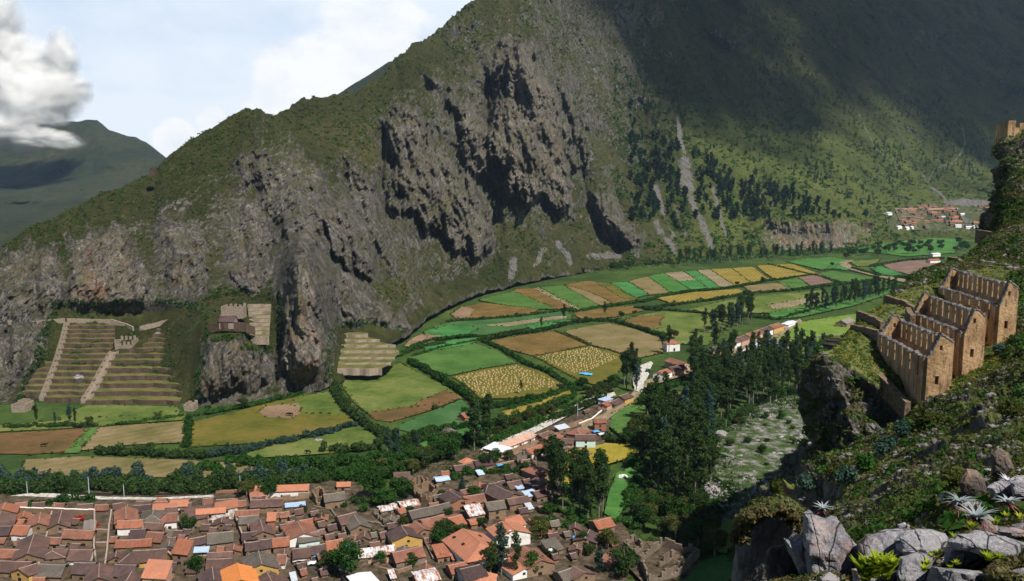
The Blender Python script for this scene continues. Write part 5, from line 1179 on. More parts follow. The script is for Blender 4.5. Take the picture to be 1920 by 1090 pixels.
def leaves(blobs, n, size, shell=0.55, up=0.25, rg=LR, tri=False):
 """leaf-sized faces spread through a set of ellipsoids (cx,cy,cz,rx,ry,rz)"""
 B = np.array(blobs, float); wgt = B[:, 3] * B[:, 4] + B[:, 5] * B[:, 3]; wgt /= wgt.sum()
 k = rg.choice(len(B), n, p=wgt); d = rg.normal(size=(n, 3)); d /= np.linalg.norm(d, axis=1)[:, None]
 r = shell + (1 - shell) * rg.random(n) ** 0.6; lump = 1 + 0.22 * perlin(d[:, 0] * 2.3 + k, d[:, 1] * 2.3, d[:, 2] * 2.3)
 c = B[k, :3] + d * B[k, 3:6] * (r * lump)[:, None]
 nrm = d + rg.normal(size=(n, 3)) * 0.75; nrm[:, 2] += up; nrm /= np.linalg.norm(nrm, axis=1)[:, None]
 t1 = np.cross(nrm, rg.normal(size=(n, 3))); t1 /= np.linalg.norm(t1, axis=1)[:, None]; t2 = np.cross(nrm, t1)
 s = size * (0.6 + 0.8 * rg.random(n))[:, None]; s2 = s * 0.62
 if tri: V = np.stack([c - t1 * s * .6 - t2 * s2 * .6, c + t1 * s * .6 - t2 * s2 * .5, c + t2 * s2],1)
 else: V = np.stack([c - t1 * s * .5, c - t2 * s2 * .5, c + t1 * s * .5, c + t2 * s2 * .5],1)
 q = V.shape[1]; return V.reshape(-1,3), np.arange(n * q).reshape(n, q)
def tube(pts, rads, sides=6):
 V, Fc = [],[]
 for i, (p, r) in enumerate(zip(pts, rads)):
  for j in range(sides):
   a = 2 * math.pi * j / sides; V.append((p[0] + r * math.cos(a), p[1] + r * math.sin(a), p[2]))
 for i in range(len(pts) - 1):
  for j in range(sides):
   a, b = i * sides + j, i * sides + (j + 1) % sides; Fc.append((a, b, b + sides, a + sides))
 return V, Fc
def trunk_mesh(h, r, limbs, seed, lean=0.04):
 rg = random.Random(seed); V, Fc = [],[]
 lx, ly = rg.uniform(-lean, lean) * h, rg.uniform(-lean, lean) * h
 def addt(pts, rads, s=6):
  v, f = tube(pts, rads, s); b = len(V); V.extend(v); Fc.extend([tuple(i + b for i in q) for q in f])
 n = 6; P_ = [(lx * (i / n) ** 2, ly * (i / n) ** 2, h * i / n - .3) for i in range(n + 1)]; addt(P_, [r * (1 - .82 * i / n) for i in range(n + 1)])
 for k in range(limbs):
  f = 0.35 + 0.55 * k / max(1, limbs - 1); z = h * f; a = rg.uniform(0,6.28); L = h * 0.2 * (1.2 - f)
  p0 = (lx * f * f, ly * f * f, z); addt([p0,(p0[0] + math.cos(a) * L * .6, p0[1] + math.sin(a) * L * .6, z + L * .6),(p0[0] + math.cos(a) * L, p0[1] + math.sin(a) * L, z + L * 1.4)],[r * .35 * (1.2 - f), r * .25 * (1.2 - f), r * .06],4)
 return V, Fc
def make_tree(name, h, blobs, n, leaf, lm, r, limbs, seed, tri=False, up=.25, shell=.5):
 V, Fc = leaves(blobs, n, leaf, shell, up, tri=tri); cm_ = tri_mesh(name + '_crown', V, Fc, M[lm])
 tv, tf = trunk_mesh(h * 0.9, r, limbs, seed); tm = tri_mesh(name + '_trunk', tv, tf, M['bark'])
 return (name, cm_, tm)
def euc_blobs(h, w_, seed, low=0.28):
 rg = random.Random(seed); B = []; n = 15
 for i in range(n):
  f = low + (1.0 - low) * (i + .5) / n; prof = w_ * (0.38 + 0.75 * math.sin(math.pi * min(1,(1 - f) / (1 - low) * .92 + .08)) ** .8) * (0.75 + .5 * rg.random())
  a = rg.uniform(0,6.28); o_ = prof * rg.uniform(.15,.55)
  B.append((math.cos(a) * o_, math.sin(a) * o_, h * f, prof * .62, prof * .62, h * .055 * rg.uniform(.8,1.3)))
 B.append((0,0, h * .97, w_ * .22, w_ * .22, h * .06)); return B
def broad_blobs(h, w_, seed, n=13):
 rg = random.Random(seed); B = []
 for i in range(n):
  a = rg.uniform(0,6.28); ph = rg.uniform(0.15,1); q = w_ * .62 * math.sqrt(rg.random()); z = h * (0.42 + .42 * ph) - .25 * q * h / w_ * .4
  s = w_ * rg.uniform(.26,.42); B.append((math.cos(a) * q, math.sin(a) * q, z, s, s, s * .75))
 return B
PROTO = {}
PROTO['euc'] = [make_tree('eucalyptus', 24, euc_blobs(24,3.3,1),1500,.95, 'leaf_euc', .38,6,1), make_tree('eucalyptus', 26, euc_blobs(26,2.7,2,.22),1400,.9, 'leaf_euc', .36,6,2),
    make_tree('eucalyptus', 22, euc_blobs(22,3.8,3,.34),1500,1.0, 'leaf_euc', .40,7,3), make_tree('eucalyptus', 25, euc_blobs(25,3.0,4,.40),1200,.95, 'leaf_euc', .36,7,4), make_tree('eucalyptus', 23, euc_blobs(23,3.4,9,.2),1500,.95, 'leaf_blue', .36,6,9)]
PROTO['broad'] = [make_tree('broadleaf_tree', 8, broad_blobs(8,4.3,5),1500,.62, 'leaf_green', .30,5,5), make_tree('broadleaf_tree', 7, broad_blobs(7,3.8,6),1300,.60, 'leaf_euc', .26,5,6), make_tree('broadleaf_tree', 7, broad_blobs(7,3.9,7),1300,.60, 'leaf_olive', .26,5,7)]
PROTO['bush'] = [make_tree('bush', 3,[(0,0,1.3,1.5,1.4,1.2),(.9,.3,1.0,1.1,1.0,.9),(-.8,-.4,1.0,1.1,1.1,.9)],520,.48, 'leaf_green', .10,2,8), make_tree('bush', 3,[(0,0,1.4,1.3,1.4,1.3),(.7,-.5,1.0,1.1,1.0,.9)],480,.48, 'leaf_blue', .10,2,9), make_tree('bush', 3,[(0,0,1.2,1.6,1.4,1.1),(-.7,.5,.9,1.1,1.0,.8)],480,.48, 'leaf_olive', .10,2,10)]
PROTO['slope'] = [make_tree('slope_tree', 13, euc_blobs(13,2.6,11,.12),260,1.7, 'leaf_pine', .22,2,11, tri=True), make_tree('slope_tree', 11, euc_blobs(11,3.0,12,.10),260,1.7, 'leaf_pine', .22,2,12, tri=True)]
sp_b = [(0,0,.9 + i * .85,3.0 * (1 - i / 11.5),3.0 * (1 - i / 11.5),.42) for i in range(11)]
PROTO['spruce'] = [make_tree('spruce', 10.5, sp_b, 2200,.5, 'leaf_blue', .2,0,13, shell=.3)]
PROTO['red'] = [make_tree('flowering_tree', 3.4,[(0,0,2.2,2.1,2.0,1.3)],520,.45, 'leaf_red', .14,3,14)]
def plant_tree(kind, loc, s=1.0, i=None, label=None, cat='tree', group=None, rz=None, sz=1.0, trunk=True):
 nm, cm_, tm = random.choice(PROTO[kind]) if i is None else PROTO[kind][i]
 root = empty(nm, tuple(loc), random.uniform(0,6.28) if rz is None else rz); root.scale = (s, s, s * sz)
 c = bpy.data.objects.new('crown', cm_); COL.objects.link(c); c.parent = root
 if trunk: t_ = bpy.data.objects.new('trunk', tm); COL.objects.link(t_); t_.parent = root
 tag(root, label, cat, group); return root
def in_poly(x, y, pts):
 c = False; n = len(pts)
 for i in range(n):
  x1, y1 = pts[i]; x2, y2 = pts[(i + 1) % n]
  if (y1 > y) != (y2 > y) and x < (x2 - x1) * (y - y1) / (y2 - y1) + x1: c = not c
 return c
def scatter_px(poly, n, mind, rg):
 """ground points inside a picture outline, kept apart"""
 W_ = [G(u, v, 0) for u, v in poly]; P_ = [(p.x, p.y) for p in W_]; xs = [p[0] for p in P_]; ys = [p[1] for p in P_]; out = []
 for _ in range(n * 30):
  x, y = rg.uniform(min(xs), max(xs)), rg.uniform(min(ys), max(ys))
  if in_poly(x, y, P_) and all((x - a) ** 2 + (y - b) ** 2 > mind * mind for a, b in out):
   out.append((x, y))
   if len(out) >= n: break
 return out
tr = random.Random(5)
GROVES = [
 ([(1290,760),(1330,730),(1420,700),(1500,690),(1560,680),(1530,720),(1480,752),(1400,775),(1350,812),(1300,815)],70,6.5, 'euc', (.75,1.05), 'dark eucalyptus of the big grove above the boulder slope', 'eucalyptus of the big grove'),
 ([(1215,880),(1235,830),(1290,815),(1325,835),(1335,890),(1340,960),(1300,965),(1230,930)],44,6.0, 'euc', (.75,1.1), 'eucalyptus in the shaded wood above the cliff foot meadow', 'eucalyptus of the lower wood'),
 ([(1330,690),(1380,680),(1440,662),(1500,672),(1490,690),(1400,710),(1310,735),(1295,720)],26,7.5, 'euc', (.65,.9), 'eucalyptus in the front of the grove below the thatched roofs', 'eucalyptus below the thatched roofs'),
 ([(1320,640),(1345,630),(1405,612),(1420,602),(1400,596),(1370,608),(1320,625)],16,7.5, 'euc', (.8,1.05), 'eucalyptus in the clump behind the road houses', 'eucalyptus behind the road houses'),
 ([(1500,600),(1560,583),(1640,570),(1680,560),(1680,548),(1620,556),(1560,570),(1500,590)],34,7.5, 'euc', (.65,.95), 'eucalyptus in the far line beyond the bright lawn', 'eucalyptus line beyond the lawn'),
 ([(1480,640),(1530,668),(1560,680),(1580,700),(1540,710),(1500,690)],10,6.5, 'euc', (.7,.9), 'eucalyptus right of the thatched roofs against the cliff', 'eucalyptus by the cliff'),
 ([(1050,940),(1090,925),(1140,925),(1150,960),(1110,985),(1060,980)],13,5.5, 'euc', (.7,.95), 'dark eucalyptus of the clump in front of the yellow field', 'eucalyptus by the yellow field'),
 ([(1015,920),(1045,905),(1055,935),(1030,950)],5,5.0, 'euc', (.8,1.0), 'dark eucalyptus right of the gable house with an orange-edged roof', 'eucalyptus behind the brown roofs'),
 ([(886,850),(895,828),(915,828),(918,850)],5,4.5, 'euc', (.8,1.05), 'tall eucalyptus of the pair of clumps left of the white walled row', 'eucalyptus left of the white row'),
 ([(1160,735),(1168,715),(1190,712),(1195,735)],6,4.5, 'euc', (.75,.95), 'eucalyptus of the clump left of the pale river bed', 'eucalyptus by the river bed'),
 ([(1205,800),(1220,778),(1250,780),(1245,812)],4,5.0, 'euc', (.8,1.0), 'tall eucalyptus between the round field and the wood', 'eucalyptus right of the round field'),
 ([(1290,725),(1300,690),(1318,690),(1318,730)],6,5.0, 'euc', (.85,1.1), 'tall eucalyptus right of the houses at the river bend', 'eucalyptus at the river bend'),
 ([(700,905),(745,860),(830,850),(870,860),(820,880),(760,895)],20,6.0, 'broad', (.9,1.5), 'dark round tree in the wood behind the town centre', 'trees behind the town centre'),
 ([(720,850),(745,838),(800,842),(770,870),(730,872)],10,6.0, 'euc', (.35,.55), 'slender eucalyptus in the wood behind the town centre', 'slender trees behind the town centre'),
 ([(1190,960),(1230,945),(1320,965),(1350,1000),(1310,1030),(1250,1010),(1195,990)],34,5.5, 'broad', (.9,1.4), 'round tree in the wood above the roofless stone compound', 'trees above the stone compound'),
 ([(1190,800),(1230,790),(1290,800),(1240,850),(1200,850),(1175,835)],22,6.0, 'broad', (.8,1.3), 'round tree in the scrub between the round field and the wood', 'trees below the round field'),
 ([(1195,760),(1290,735),(1330,740),(1300,790),(1230,790)],20,6.5, 'broad', (.7,1.2), 'round tree on the bank below the river bend houses', 'trees below the river bend'),
 ([(1370,790),(1400,770),(1520,720),(1530,735),(1450,755),(1380,800)],14,7.0, 'broad', (.6,1.0), 'bushy tree along the edge of the boulder slope', 'trees at the boulder slope'),
 ([(930,800),(985,785),(1045,768),(1040,782),(980,802),(935,820)],12,6.0, 'broad', (.7,1.1), 'round tree on the bank above the white walled row', 'trees above the white row'),
 ([(1090,740),(1150,722),(1160,735),(1100,752)],10,5.5, 'broad', (.8,1.2), 'round tree above the white river stones', 'trees above the river stones'),
 ([(1560,480),(1620,468),(1680,458),(1800,455),(1820,470),(1700,480),(1600,490)],46,13, 'broad', (1.1,1.9), 'dark round tree in the belt below the far village', 'trees below the far village'),
 ([(1270,503),(1330,496),(1470,490),(1560,482),(1560,476),(1470,482),(1330,488),(1270,495)],40,12, 'euc', (.7,1.0), 'dark tree in the far belt at the foot of the big slope', 'trees at the foot of the big slope'),
 ([(880,560),(930,535),(1040,518),(1180,505),(1270,500),(1270,494),(1180,497),(1040,508),(930,522),(870,548)],60,9, 'broad', (.9,1.5), 'round tree in the far belt between the strip fields and the mountain', 'trees between the strip fields and the mountain'),
 ([(790,600),(830,575),(880,560),(870,550),(820,565),(785,590)],22,7, 'broad', (.8,1.2), 'round tree at the mountain foot left of the strip fields', 'trees at the mountain foot'),
 ([(1350,840),(1400,790),(1500,750),(1530,760),(1480,850),(1400,910),(1355,900)],16,8, 'broad', (.35,.75), 'small bushy tree growing among the boulders of the boulder slope', 'trees on the boulder slope'),
]
for poly, n, md, kd, (s0, s1), lb, gp in GROVES:
 if not n: continue
 sp_ = scatter_px(poly, n, md, tr); xs_ = sorted(p[0] for p in sp_); ys_ = sorted(p[1] for p in sp_); N_ = len(sp_)
 for x, y in sp_:
  s_ = tr.uniform(s0, s1); a = xs_.index(x) * 3 // N_; b = ys_.index(y) * 2 // N_
  w_ = ('tall ' if s_ > (s0 + s1) / 2 else 'shorter ') + lb.replace('tall ', '')
  plant_tree(kd, (x, y, 0), s_, label=w_ + ', ' + ('near ', 'far ')[b] + ('left', 'middle', 'right')[a], group=gp)
SINGLE = [  # u, v of the foot, kind, scale, label
 (867,929, 'spruce', .9, 'blue spruce standing beside the small town pasture'),
 (148,984, 'red', 1.0, 'tree with bright red flowers in the walled garden'),
 (181,991, 'red', .55, 'small red flowering shrub across the garden wall'),
 (700,938, 'broad', 1.6, 'large dark round tree right of the tan adobe barn'),
 (722,955, 'broad', 1.2, 'dark round tree below the bright garden patch'),
 (755,938, 'broad', 1.3, 'dark tree left of the white and rust tin roof'),
 (505,937, 'broad', 1.1, 'dark tree in front of the left half of the white school building'),
 (488,930, 'broad', .8, 'smaller dark tree at the left end of the white school building'),
 (463,935, 'broad', 1.2, 'round tree at the back edge of town left of the school building'),
 (355,1002, 'broad', 1.0, 'green tree in the leafy courtyard of the second block'),
 (345,990, 'broad', .8, 'upper green tree in the leafy courtyard of the second block'),
 (367,1078, 'broad', .9, 'olive tree in the bottom courtyard left of the bright orange gable'),
 (650,1085, 'broad', 1.7, 'large bushy tree at the bottom below the grey tin roof'),
 (620,1075, 'broad', 1.2, 'green tree at the bottom left of the large bushy tree'),
 (835,1015, 'broad', 1.25, 'green tree left of the largest pink-orange roof'),
 (822,1025, 'broad', .9, 'lower green tree beside the small free standing orange roof'),
 (940,1085, 'euc', .8, 'big dark eucalyptus rising in front of the largest pink-orange roof'),
 (920,1092, 'euc', .6, 'dark eucalyptus at the bottom left of the biggest one by the pink-orange roof'),
 (968,1088, 'euc', .62, 'dark eucalyptus at the bottom right of the biggest one by the pink-orange roof'),
 (1000,1080, 'broad', 1.0, 'bright green tree at the bottom below the two toned red gable house'),
 (1012,1012, 'broad', 1.2, 'olive tree behind the pale orange compound'),
 (1140,1030, 'broad', 1.2, 'blue-green tree left of the roofless stone compound'),
 (1170,1085, 'broad', 1.6, 'large dark tree at the bottom by the roofless stone compound'),
 (1125,1080, 'euc', .45, 'slender dark tree at the bottom between the roofs and the stone compound'),
 (1340,1040, 'broad', 1.5, 'grey-green tree beside the cliff foot meadow'),
 (1035,868, 'broad', 1.7, 'big round green tree beside the roadside hamlet'),
 (1012,862, 'broad', .9, 'small round tree left of the big round one beside the roadside hamlet'),
 (990,893, 'broad', 1.0, 'green tree below the gable house with an orange-edged roof'),
 (912,880, 'broad', 1.2, 'olive tree beside the small town pasture'),
 (930,870, 'broad', .9, 'dark tree in front of the broad white tin roof'),
 (955,866, 'broad', .9, 'dark tree right of the broad white tin roof'),
 (1254,665, 'euc', .85, 'slender eucalyptus in front of the white villa'),
 (1264,636, 'broad', 1.2, 'round tree behind the white villa'),
 (1242,640, 'broad', .8, 'round bush at the left of the white villa'),
 (1340,672, 'euc', 1.0, 'tall eucalyptus left of the small red roofs by the far road'),
 (1375,668, 'euc', .8, 'eucalyptus in front of the middle of the row houses'),
 (1134,600, 'euc', .65, 'lone slender eucalyptus between the maize strips'),
 (1057,608, 'euc', .7, 'lone eucalyptus at the right end of the long green strip'),
 (1015,618, 'euc', .45, 'short eucalyptus on the lower edge of the long green strip'),
 (1165,598, 'broad', .9, 'round tree right of the maize strip'),
 (1190,592, 'broad', .8, 'round tree on the corner of the meadow hedge'),
 (1262,580, 'broad', 1.3, 'dark tree at the left end of the long ochre strip'),
 (1400,560, 'broad', 1.2, 'tree at the right end of the long ochre strip'),
 (1382,537, 'broad', .9, 'round tree at the lower corner of the tan strip field'),
 (1430,530, 'broad', .9, 'round tree below the ochre strips'),
 (1640,505, 'broad', .8, 'round tree beside the bend of the far road'),
 (1560,500, 'broad', 1.0, 'round tree left of the bend of the far road'),
 (1742,525, 'euc', .5, 'dark tree standing below the purple field'),
 (977,740, 'euc', .35, 'thin young tree on the lower edge of the stook field'),
 (1140,600, 'bush', 1.2, 'small bush beside the lone slender eucalyptus'),
 (816,768, 'bush', 1.3, 'lone bush on the ploughed strip'),
 (69,797, 'euc', .45, 'dark slender tree at the far left below the terraces'),
 (131,797, 'euc', .50, 'tallest dark tree in the row below the left terraces'),
 (141,798, 'euc', .36, 'shorter dark tree beside the tallest one below the left terraces'),
 (104,797, 'euc', .30, 'thin small tree in the row below the left terraces'),
 (168,798, 'broad', .75, 'round tree right of the dark trees below the left terraces'),
 (297,786, 'broad', .62, 'leaning small tree on the meadow below the right terraces'),
 (456,766, 'broad', .9, 'dark bushy tree at the foot of the two crags'),
 (390,772, 'broad', .6, 'small tree at the foot of the left crag'),
 (872,778, 'broad', .6, 'tree beside the small mud hut in the potato field'),
 (1095,728, 'broad', .9, 'dark tree at the lower corner of the mown field'),
 (1050,735, 'broad', .8, 'round tree at the lower corner of the stook field'),
 (1215,700, 'bush', 1.2, 'bush on the pale river bed'),
]
for u, v, kd, s, lb in SINGLE:
 g = G(u, v, 0); plant_tree(kd, (g.x, g.y, 0), s, label=lb)
def hedge(px, w_, h, lab, lm='leaf_green', dn=1.0, name='hedge', cat='hedge', leaf=0.62):
 pts = [G(u, v, 0) for u, v in px]; B = []; rg = random.Random(int(px[0][0] + px[0][1])); tot = 0
 for a, b in zip(pts[:-1], pts[1:]):
  L = (b - a).length; rb = min(w_ * .5,2.3); n = max(1, int(L * w_ / (rb * rb * 1.9))); tot += L
  for i in range(n):
   f = (i + rg.random()) / n; p = a + (b - a) * f; s = rg.uniform(.6,1.3); hs = rg.uniform(.45,1.0) * (1.35 if rg.random() < .12 else 1); q_ = max(0, w_ * .5 - rb * .6); o_ = Vector((rg.uniform(-1,1) * q_, rg.uniform(-1,1) * q_, 0))
   B.append((p.x + o_.x, p.y + o_.y, h * .5 * hs, rb * s, rb * s, h * .5 * hs))
 yv = pts[0].y; lf = leaf * 1.15 * max(1.0, yv / 450.0); sa_ = sum(b_[3] * b_[5] for b_ in B) * 8.0; n = int(min(42000, sa_ / (lf * lf * .36) * 1.15 * dn))
 V, Fc = leaves(B, n, lf, .55,.3, tri=True)
 o = link(name, tri_mesh(name, V, Fc, M[lm])); tag(o, lab, cat); return o
HEDGES = [
 ([(622,715),(632,740),(650,768),(672,790),(705,812),(740,835)],6,5, 'thick dark hedge between the hay field and the upper pasture', 'leaf_euc'),
 ([(768,678),(800,697),(840,722),(880,745),(905,765)],5.5,4.5, 'thick hedge running down beside the clover field and the stook field', 'leaf_green'),
 ([(640,705),(690,690),(745,668),(775,655),(830,645)],4.5,3.0, 'low hedge along the upper side of the upper pasture', 'leaf_green'),
 ([(775,668),(830,652),(890,640),(915,632)],2.5,2.0, 'thin hedge along the upper edge of the clover field', 'leaf_green'),
 ([(180,850),(250,852),(340,858),(400,856)],6,4.5, 'dark bushy hedge at the lower left below the fallow field', 'leaf_euc'),
 ([(390,856),(450,848),(540,830),(610,815),(665,798)],5,3.8, 'curved hedge along the lower edge of the hay field', 'leaf_blue'),
 ([(350,838),(352,815),(356,785)],4,3.0, 'short hedge at the left end of the hay field', 'leaf_green'),
 ([(-40,925),(60,922),(150,920),(220,922),(292,925)],12,8.0, 'broad dark tree belt behind the left end of the town', 'leaf_euc'),
 ([(308,925),(380,922),(450,918),(520,912),(590,905)],12,8.0, 'broad dark tree belt behind the second block of the town', 'leaf_euc'),
 ([(590,905),(640,900),(700,895),(750,890)],11,7.0, 'broad dark tree belt behind the tan adobe barn', 'leaf_green'),
 ([(20,918),(120,912),(220,913),(280,916)],7,9.0, 'taller bluish row on the far side of the left tree belt', 'leaf_blue'),
 ([(320,913),(420,912),(500,908),(580,898)],7,8.0, 'taller bluish row on the far side of the second tree belt', 'leaf_blue'),
 ([(425,868),(500,874),(590,876),(680,870),(760,862)],8,5.5, 'dense hedge below the lower meadow', 'leaf_green'),
 ([(340,888),(380,880),(430,884)],7,4.5, 'clump of bushes on the lower fallow field', 'leaf_green'),
 ([(0,890),(15,905),(30,920)],5,4.5, 'short hedge at the far left going down to the tree belt', 'leaf_blue'),
 ([(600,848),(680,846),(720,830),(735,815)],6,4.5, 'hedge along the lower edge of the lower meadow', 'leaf_euc'),
 ([(905,640),(940,655),(985,682),(1030,700),(1060,717),(1075,730)],4,3.2, 'hedge between the stook field and the mown field', 'leaf_green'),
 ([(1040,622),(1072,634),(1105,648)],2.0,1.6, 'thin hedge right of the maize field', 'leaf_olive'),
 ([(1105,649),(1140,657),(1170,667)],1.8,1.4, 'thin hedge between the mown field and the grazed field', 'leaf_olive'),
 ([(905,640),(960,628),(1020,620),(1075,606),(1110,602)],5,4, 'hedge with trees above the maize field', 'leaf_euc'),
 ([(1110,602),(1150,603),(1200,617),(1240,630)],4,3.4, 'hedge between the grazed field and the meadow', 'leaf_green'),
 ([(1240,630),(1250,645),(1262,655)],5,4, 'bushes beside the white villa', 'leaf_euc'),
 ([(770,655),(800,642),(850,634),(905,632)],4,3.2, 'hedge under the left vivid green strips', 'leaf_green'),
 ([(840,603),(880,602),(960,596),(1040,586),(1075,580)],4,3.2, 'dark hedge under the brown field and the far strips', 'leaf_euc'),
 ([(1040,583),(1090,584),(1150,574),(1210,566),(1260,552)],4.5,3.2, 'hedge along the lower ends of the strip fields', 'leaf_green'),
 ([(1260,552),(1330,545),(1390,538),(1440,527),(1530,516)],3.5,2.6, 'hedge below the bright green strips', 'leaf_green'),
 ([(1210,580),(1262,573),(1330,564),(1400,552),(1480,546)],4.5,3.4, 'hedge along the lower edge of the long ochre strip', 'leaf_euc'),
 ([(1190,578),(1230,582),(1300,587),(1372,596),(1400,594)],4.5,3.2, 'dark hedge along the upper edge of the meadow', 'leaf_euc'),
 ([(1400,594),(1460,600),(1530,580),(1600,560),(1690,538)],4,3.0, 'hedge along the lower edge of the vivid field', 'leaf_green'),
 ([(1480,546),(1540,538),(1600,532),(1650,524)],4,3, 'hedge above the wide field', 'leaf_green'),
 ([(1440,496),(1500,511),(1540,520),(1570,532)],3,2.4, 'hedge between the far ochre field and the green ones', 'leaf_green'),
 ([(1600,505),(1650,519),(1700,522),(1760,512),(1790,500)],5,3.5, 'hedge below the purple field beside the far road', 'leaf_green'),
 ([(1630,500),(1665,495),(1720,487),(1770,486)],5,3.5, 'hedge above the purple field', 'leaf_euc'),
 ([(770,825),(800,812),(845,806),(890,800)],6,4.5, 'hedge below the potato field', 'leaf_green'),
 ([(905,765),(960,758),(1040,740),(1090,722)],5,3.6, 'hedge along the lower edge of the stook field', 'leaf_green'),
 ([(905,800),(960,790),(1020,768),(1075,745)],5,4, 'hedge below the roadside maize', 'leaf_green'),
 ([(880,845),(930,830),(980,805),(1020,790)],6,4.0, 'bushes along the stream left of the white walled row', 'leaf_green'),
 ([(740,840),(780,830),(840,828),(880,835)],8,6.0, 'dense bushes around the big dark boulder', 'leaf_euc'),
 ([(1130,825),(1160,828),(1205,826),(1225,800)],6,4.5, 'dark bushes on the lower edge of the round field', 'leaf_euc'),
 ([(1180,870),(1205,890),(1185,925),(1175,955)],5,4.5, 'bushes on the right side of the forest meadow', 'leaf_green'),
 ([(1060,975),(1110,985),(1170,985),(1200,985)],6,4, 'bushes between the forest clump and the red-orange roofed house', 'leaf_green'),
 ([(1020,985),(1060,992),(1090,990)],5,3.5, 'bushes behind the pale orange compound', 'leaf_green'),
 ([(200,800),(250,793),(310,785),(345,780)],3.5,1.8, 'low bushes and stones below the terrace meadow', 'leaf_green'),
 ([(10,802),(60,800),(110,800),(180,801)],5,2.6, 'bushes under the dark trees below the left terraces', 'leaf_euc'),
 ([(372,778),(430,768),(500,755),(560,740),(620,712)],5,2.8, 'bushes along the foot of the two crags', 'leaf_green'),
 ([(840,905),(870,895),(920,890),(985,888)],6,4.5, 'bushes along the upper edge of the small town pasture', 'leaf_green'),
 ([(60,950),(110,946),(180,944)],6,3.6, 'bushes between the stream and the long adobe wall', 'leaf_green'),
 ([(950,770),(1000,758),(1060,735),(1100,730)],4,3, 'bushes above the roadside maize', 'leaf_green'),
 ([(1040,790),(1085,770),(1125,750)],6,4.5, 'dark bushes beside the white river stones', 'leaf_euc'),
 ([(1215,740),(1260,725),(1290,715)],5,3.5, 'bushes under the river bend houses', 'leaf_green'),
 ([(660,945),(700,950),(740,945),(760,925)],6,4, 'undergrowth around the large dark round tree', 'leaf_euc'),
 ([(745,1000),(760,1018),(800,1015),(830,1005)],4,2.6, 'bushes behind the long red-brown roof', 'leaf_green'),
 ([(690,1010),(720,1005),(745,1012)],4,2.6, 'bushes left of the dark purplish gable house', 'leaf_euc'),
 ([(1285,1050),(1320,1040),(1345,1020)],4,3.2, 'bushes right of the roofless stone compound', 'leaf_green'),
]
for px, w_, h, lb, lm in HEDGES: hedge(px, w_, h, lb, lm)
def undergrowth(name, poly, n, s0, s1, lm, leaf=.6, per=22):
 """ground cover nobody could count: one object"""
 rg = np.random.default_rng(len(name) + n); pts = scatter_px(poly, n, 1.2, random.Random(n)); B = []
 for x, y in pts: s = rg.uniform(s0, s1); B.append((x, y, s * .35, s, s, s * .6))
 V, Fc = leaves(B, len(B) * per, leaf, .5,.35, tri=True); o = link(name, tri_mesh(name, V, Fc, M[lm])); tag(o, kind='stuff'); return o
undergrowth('wood_undergrowth', [(1180,840),(1290,800),(1400,760),(1540,700),(1560,740),(1460,780),(1350,830),(1400,900),(1380,970),(1190,980),(1200,900)],620,1.2,2.6, 'leaf_green', .75)
undergrowth('shaded_undergrowth', [(1180,840),(1290,800),(1400,760),(1540,700),(1560,740),(1460,780),(1350,830),(1400,900),(1380,970),(1190,980),(1200,900)],420,1.4,3.2, 'leaf_euc', .8)
undergrowth('roadside_undergrowth', [(740,890),(780,850),(880,810),(1000,785),(1100,745),(1120,755),(1020,800),(900,860),(860,890)],420,1.0,2.4, 'leaf_green', .7)
undergrowth('town_weeds', [(0,945),(200,950),(400,950),(560,950),(700,940),(900,900),(1040,900),(1050,970),(1250,990),(1290,1100),(0,1100)],1300,.4,1.6, 'leaf_green', .45,16)
undergrowth('town_dry_weeds', [(0,945),(200,950),(400,950),(700,940),(900,900),(1040,900),(1050,970),(1290,1000),(1290,1100),(0,1100)],900,.3,1.1, 'leaf_olive', .4,14)
sp_ = scatter_px([(540,960),(700,945),(860,920),(1040,960),(1090,1000),(1180,1010),(1180,1080),(900,1080),(600,1060)],40,9, tr)
for k, (x, y) in enumerate(sp_):
 s_ = tr.uniform(.35,.8); plant_tree('broad', (x, y, 0), s_, label=('taller' if s_ > .6 else 'small') + ' green tree in the yards of the town centre, ' + ('near', 'far')[y > 300] + ' ' + ('left', 'middle', 'right')[(x > -20) + (x > 10)], group='yard trees')
undergrowth('meadow_scrub', [(1185,760),(1290,735),(1330,745),(1300,790),(1200,800)],160,.8,2.0, 'leaf_olive', .6)
undergrowth('foot_scrub', [(620,700),(740,640),(800,600),(860,560),(960,525),(1200,500),(1500,480),(1640,470),(1640,460),(1500,470),(1200,488),(960,512),(850,545),(780,580),(720,625),(610,690)],1100,1.4,3.4, 'leaf_green', 1.3,16)
mg_ = [m_ for m_ in MARG if LR.random() < .75]; mr_ = LR.uniform(.35,1.0, len(mg_)); V, Fc = leaves([(a + LR.normal() * .6, b + LR.normal() * .6, c, r, r, r * .8) for (a, b, c), r in zip(mg_, mr_)], len(mg_) * 9,.9,.4,.4, tri=True); tag(link('field_margin_growth', tri_mesh('field_margin_growth', V, Fc, M['leaf_olive'])), kind='stuff')
M['straw'] = mat_simple('straw', [(0.3,(0.24,0.17,0.08)),(0.7,(0.44,0.33,0.17))],1.0,3, bmp=0)
def cone_mesh(name, r, h, mt, n=7):
 V = [(0,0, h)] + [(r * (1 + .15 * math.sin(i * 2.1)) * math.cos(2 * math.pi * i / n), r * math.sin(2 * math.pi * i / n),0) for i in range(n)] + [(r * .6 * math.cos(2 * math.pi * i / n), r * .6 * math.sin(2 * math.pi * i / n), h * .62) for i in range(n)]
 Fc = [(0,1 + n + i, 1 + n + (i + 1) % n) for i in range(n)]; me = bpy.data.meshes.new(name)
 Fc += [(1 + n + i, 1 + i, 1 + (i + 1) % n, 1 + n + (i + 1) % n) for i in range(n)]; me.from_pydata(V, [], Fc); me.materials.append(M[mt]); me.update(); return me
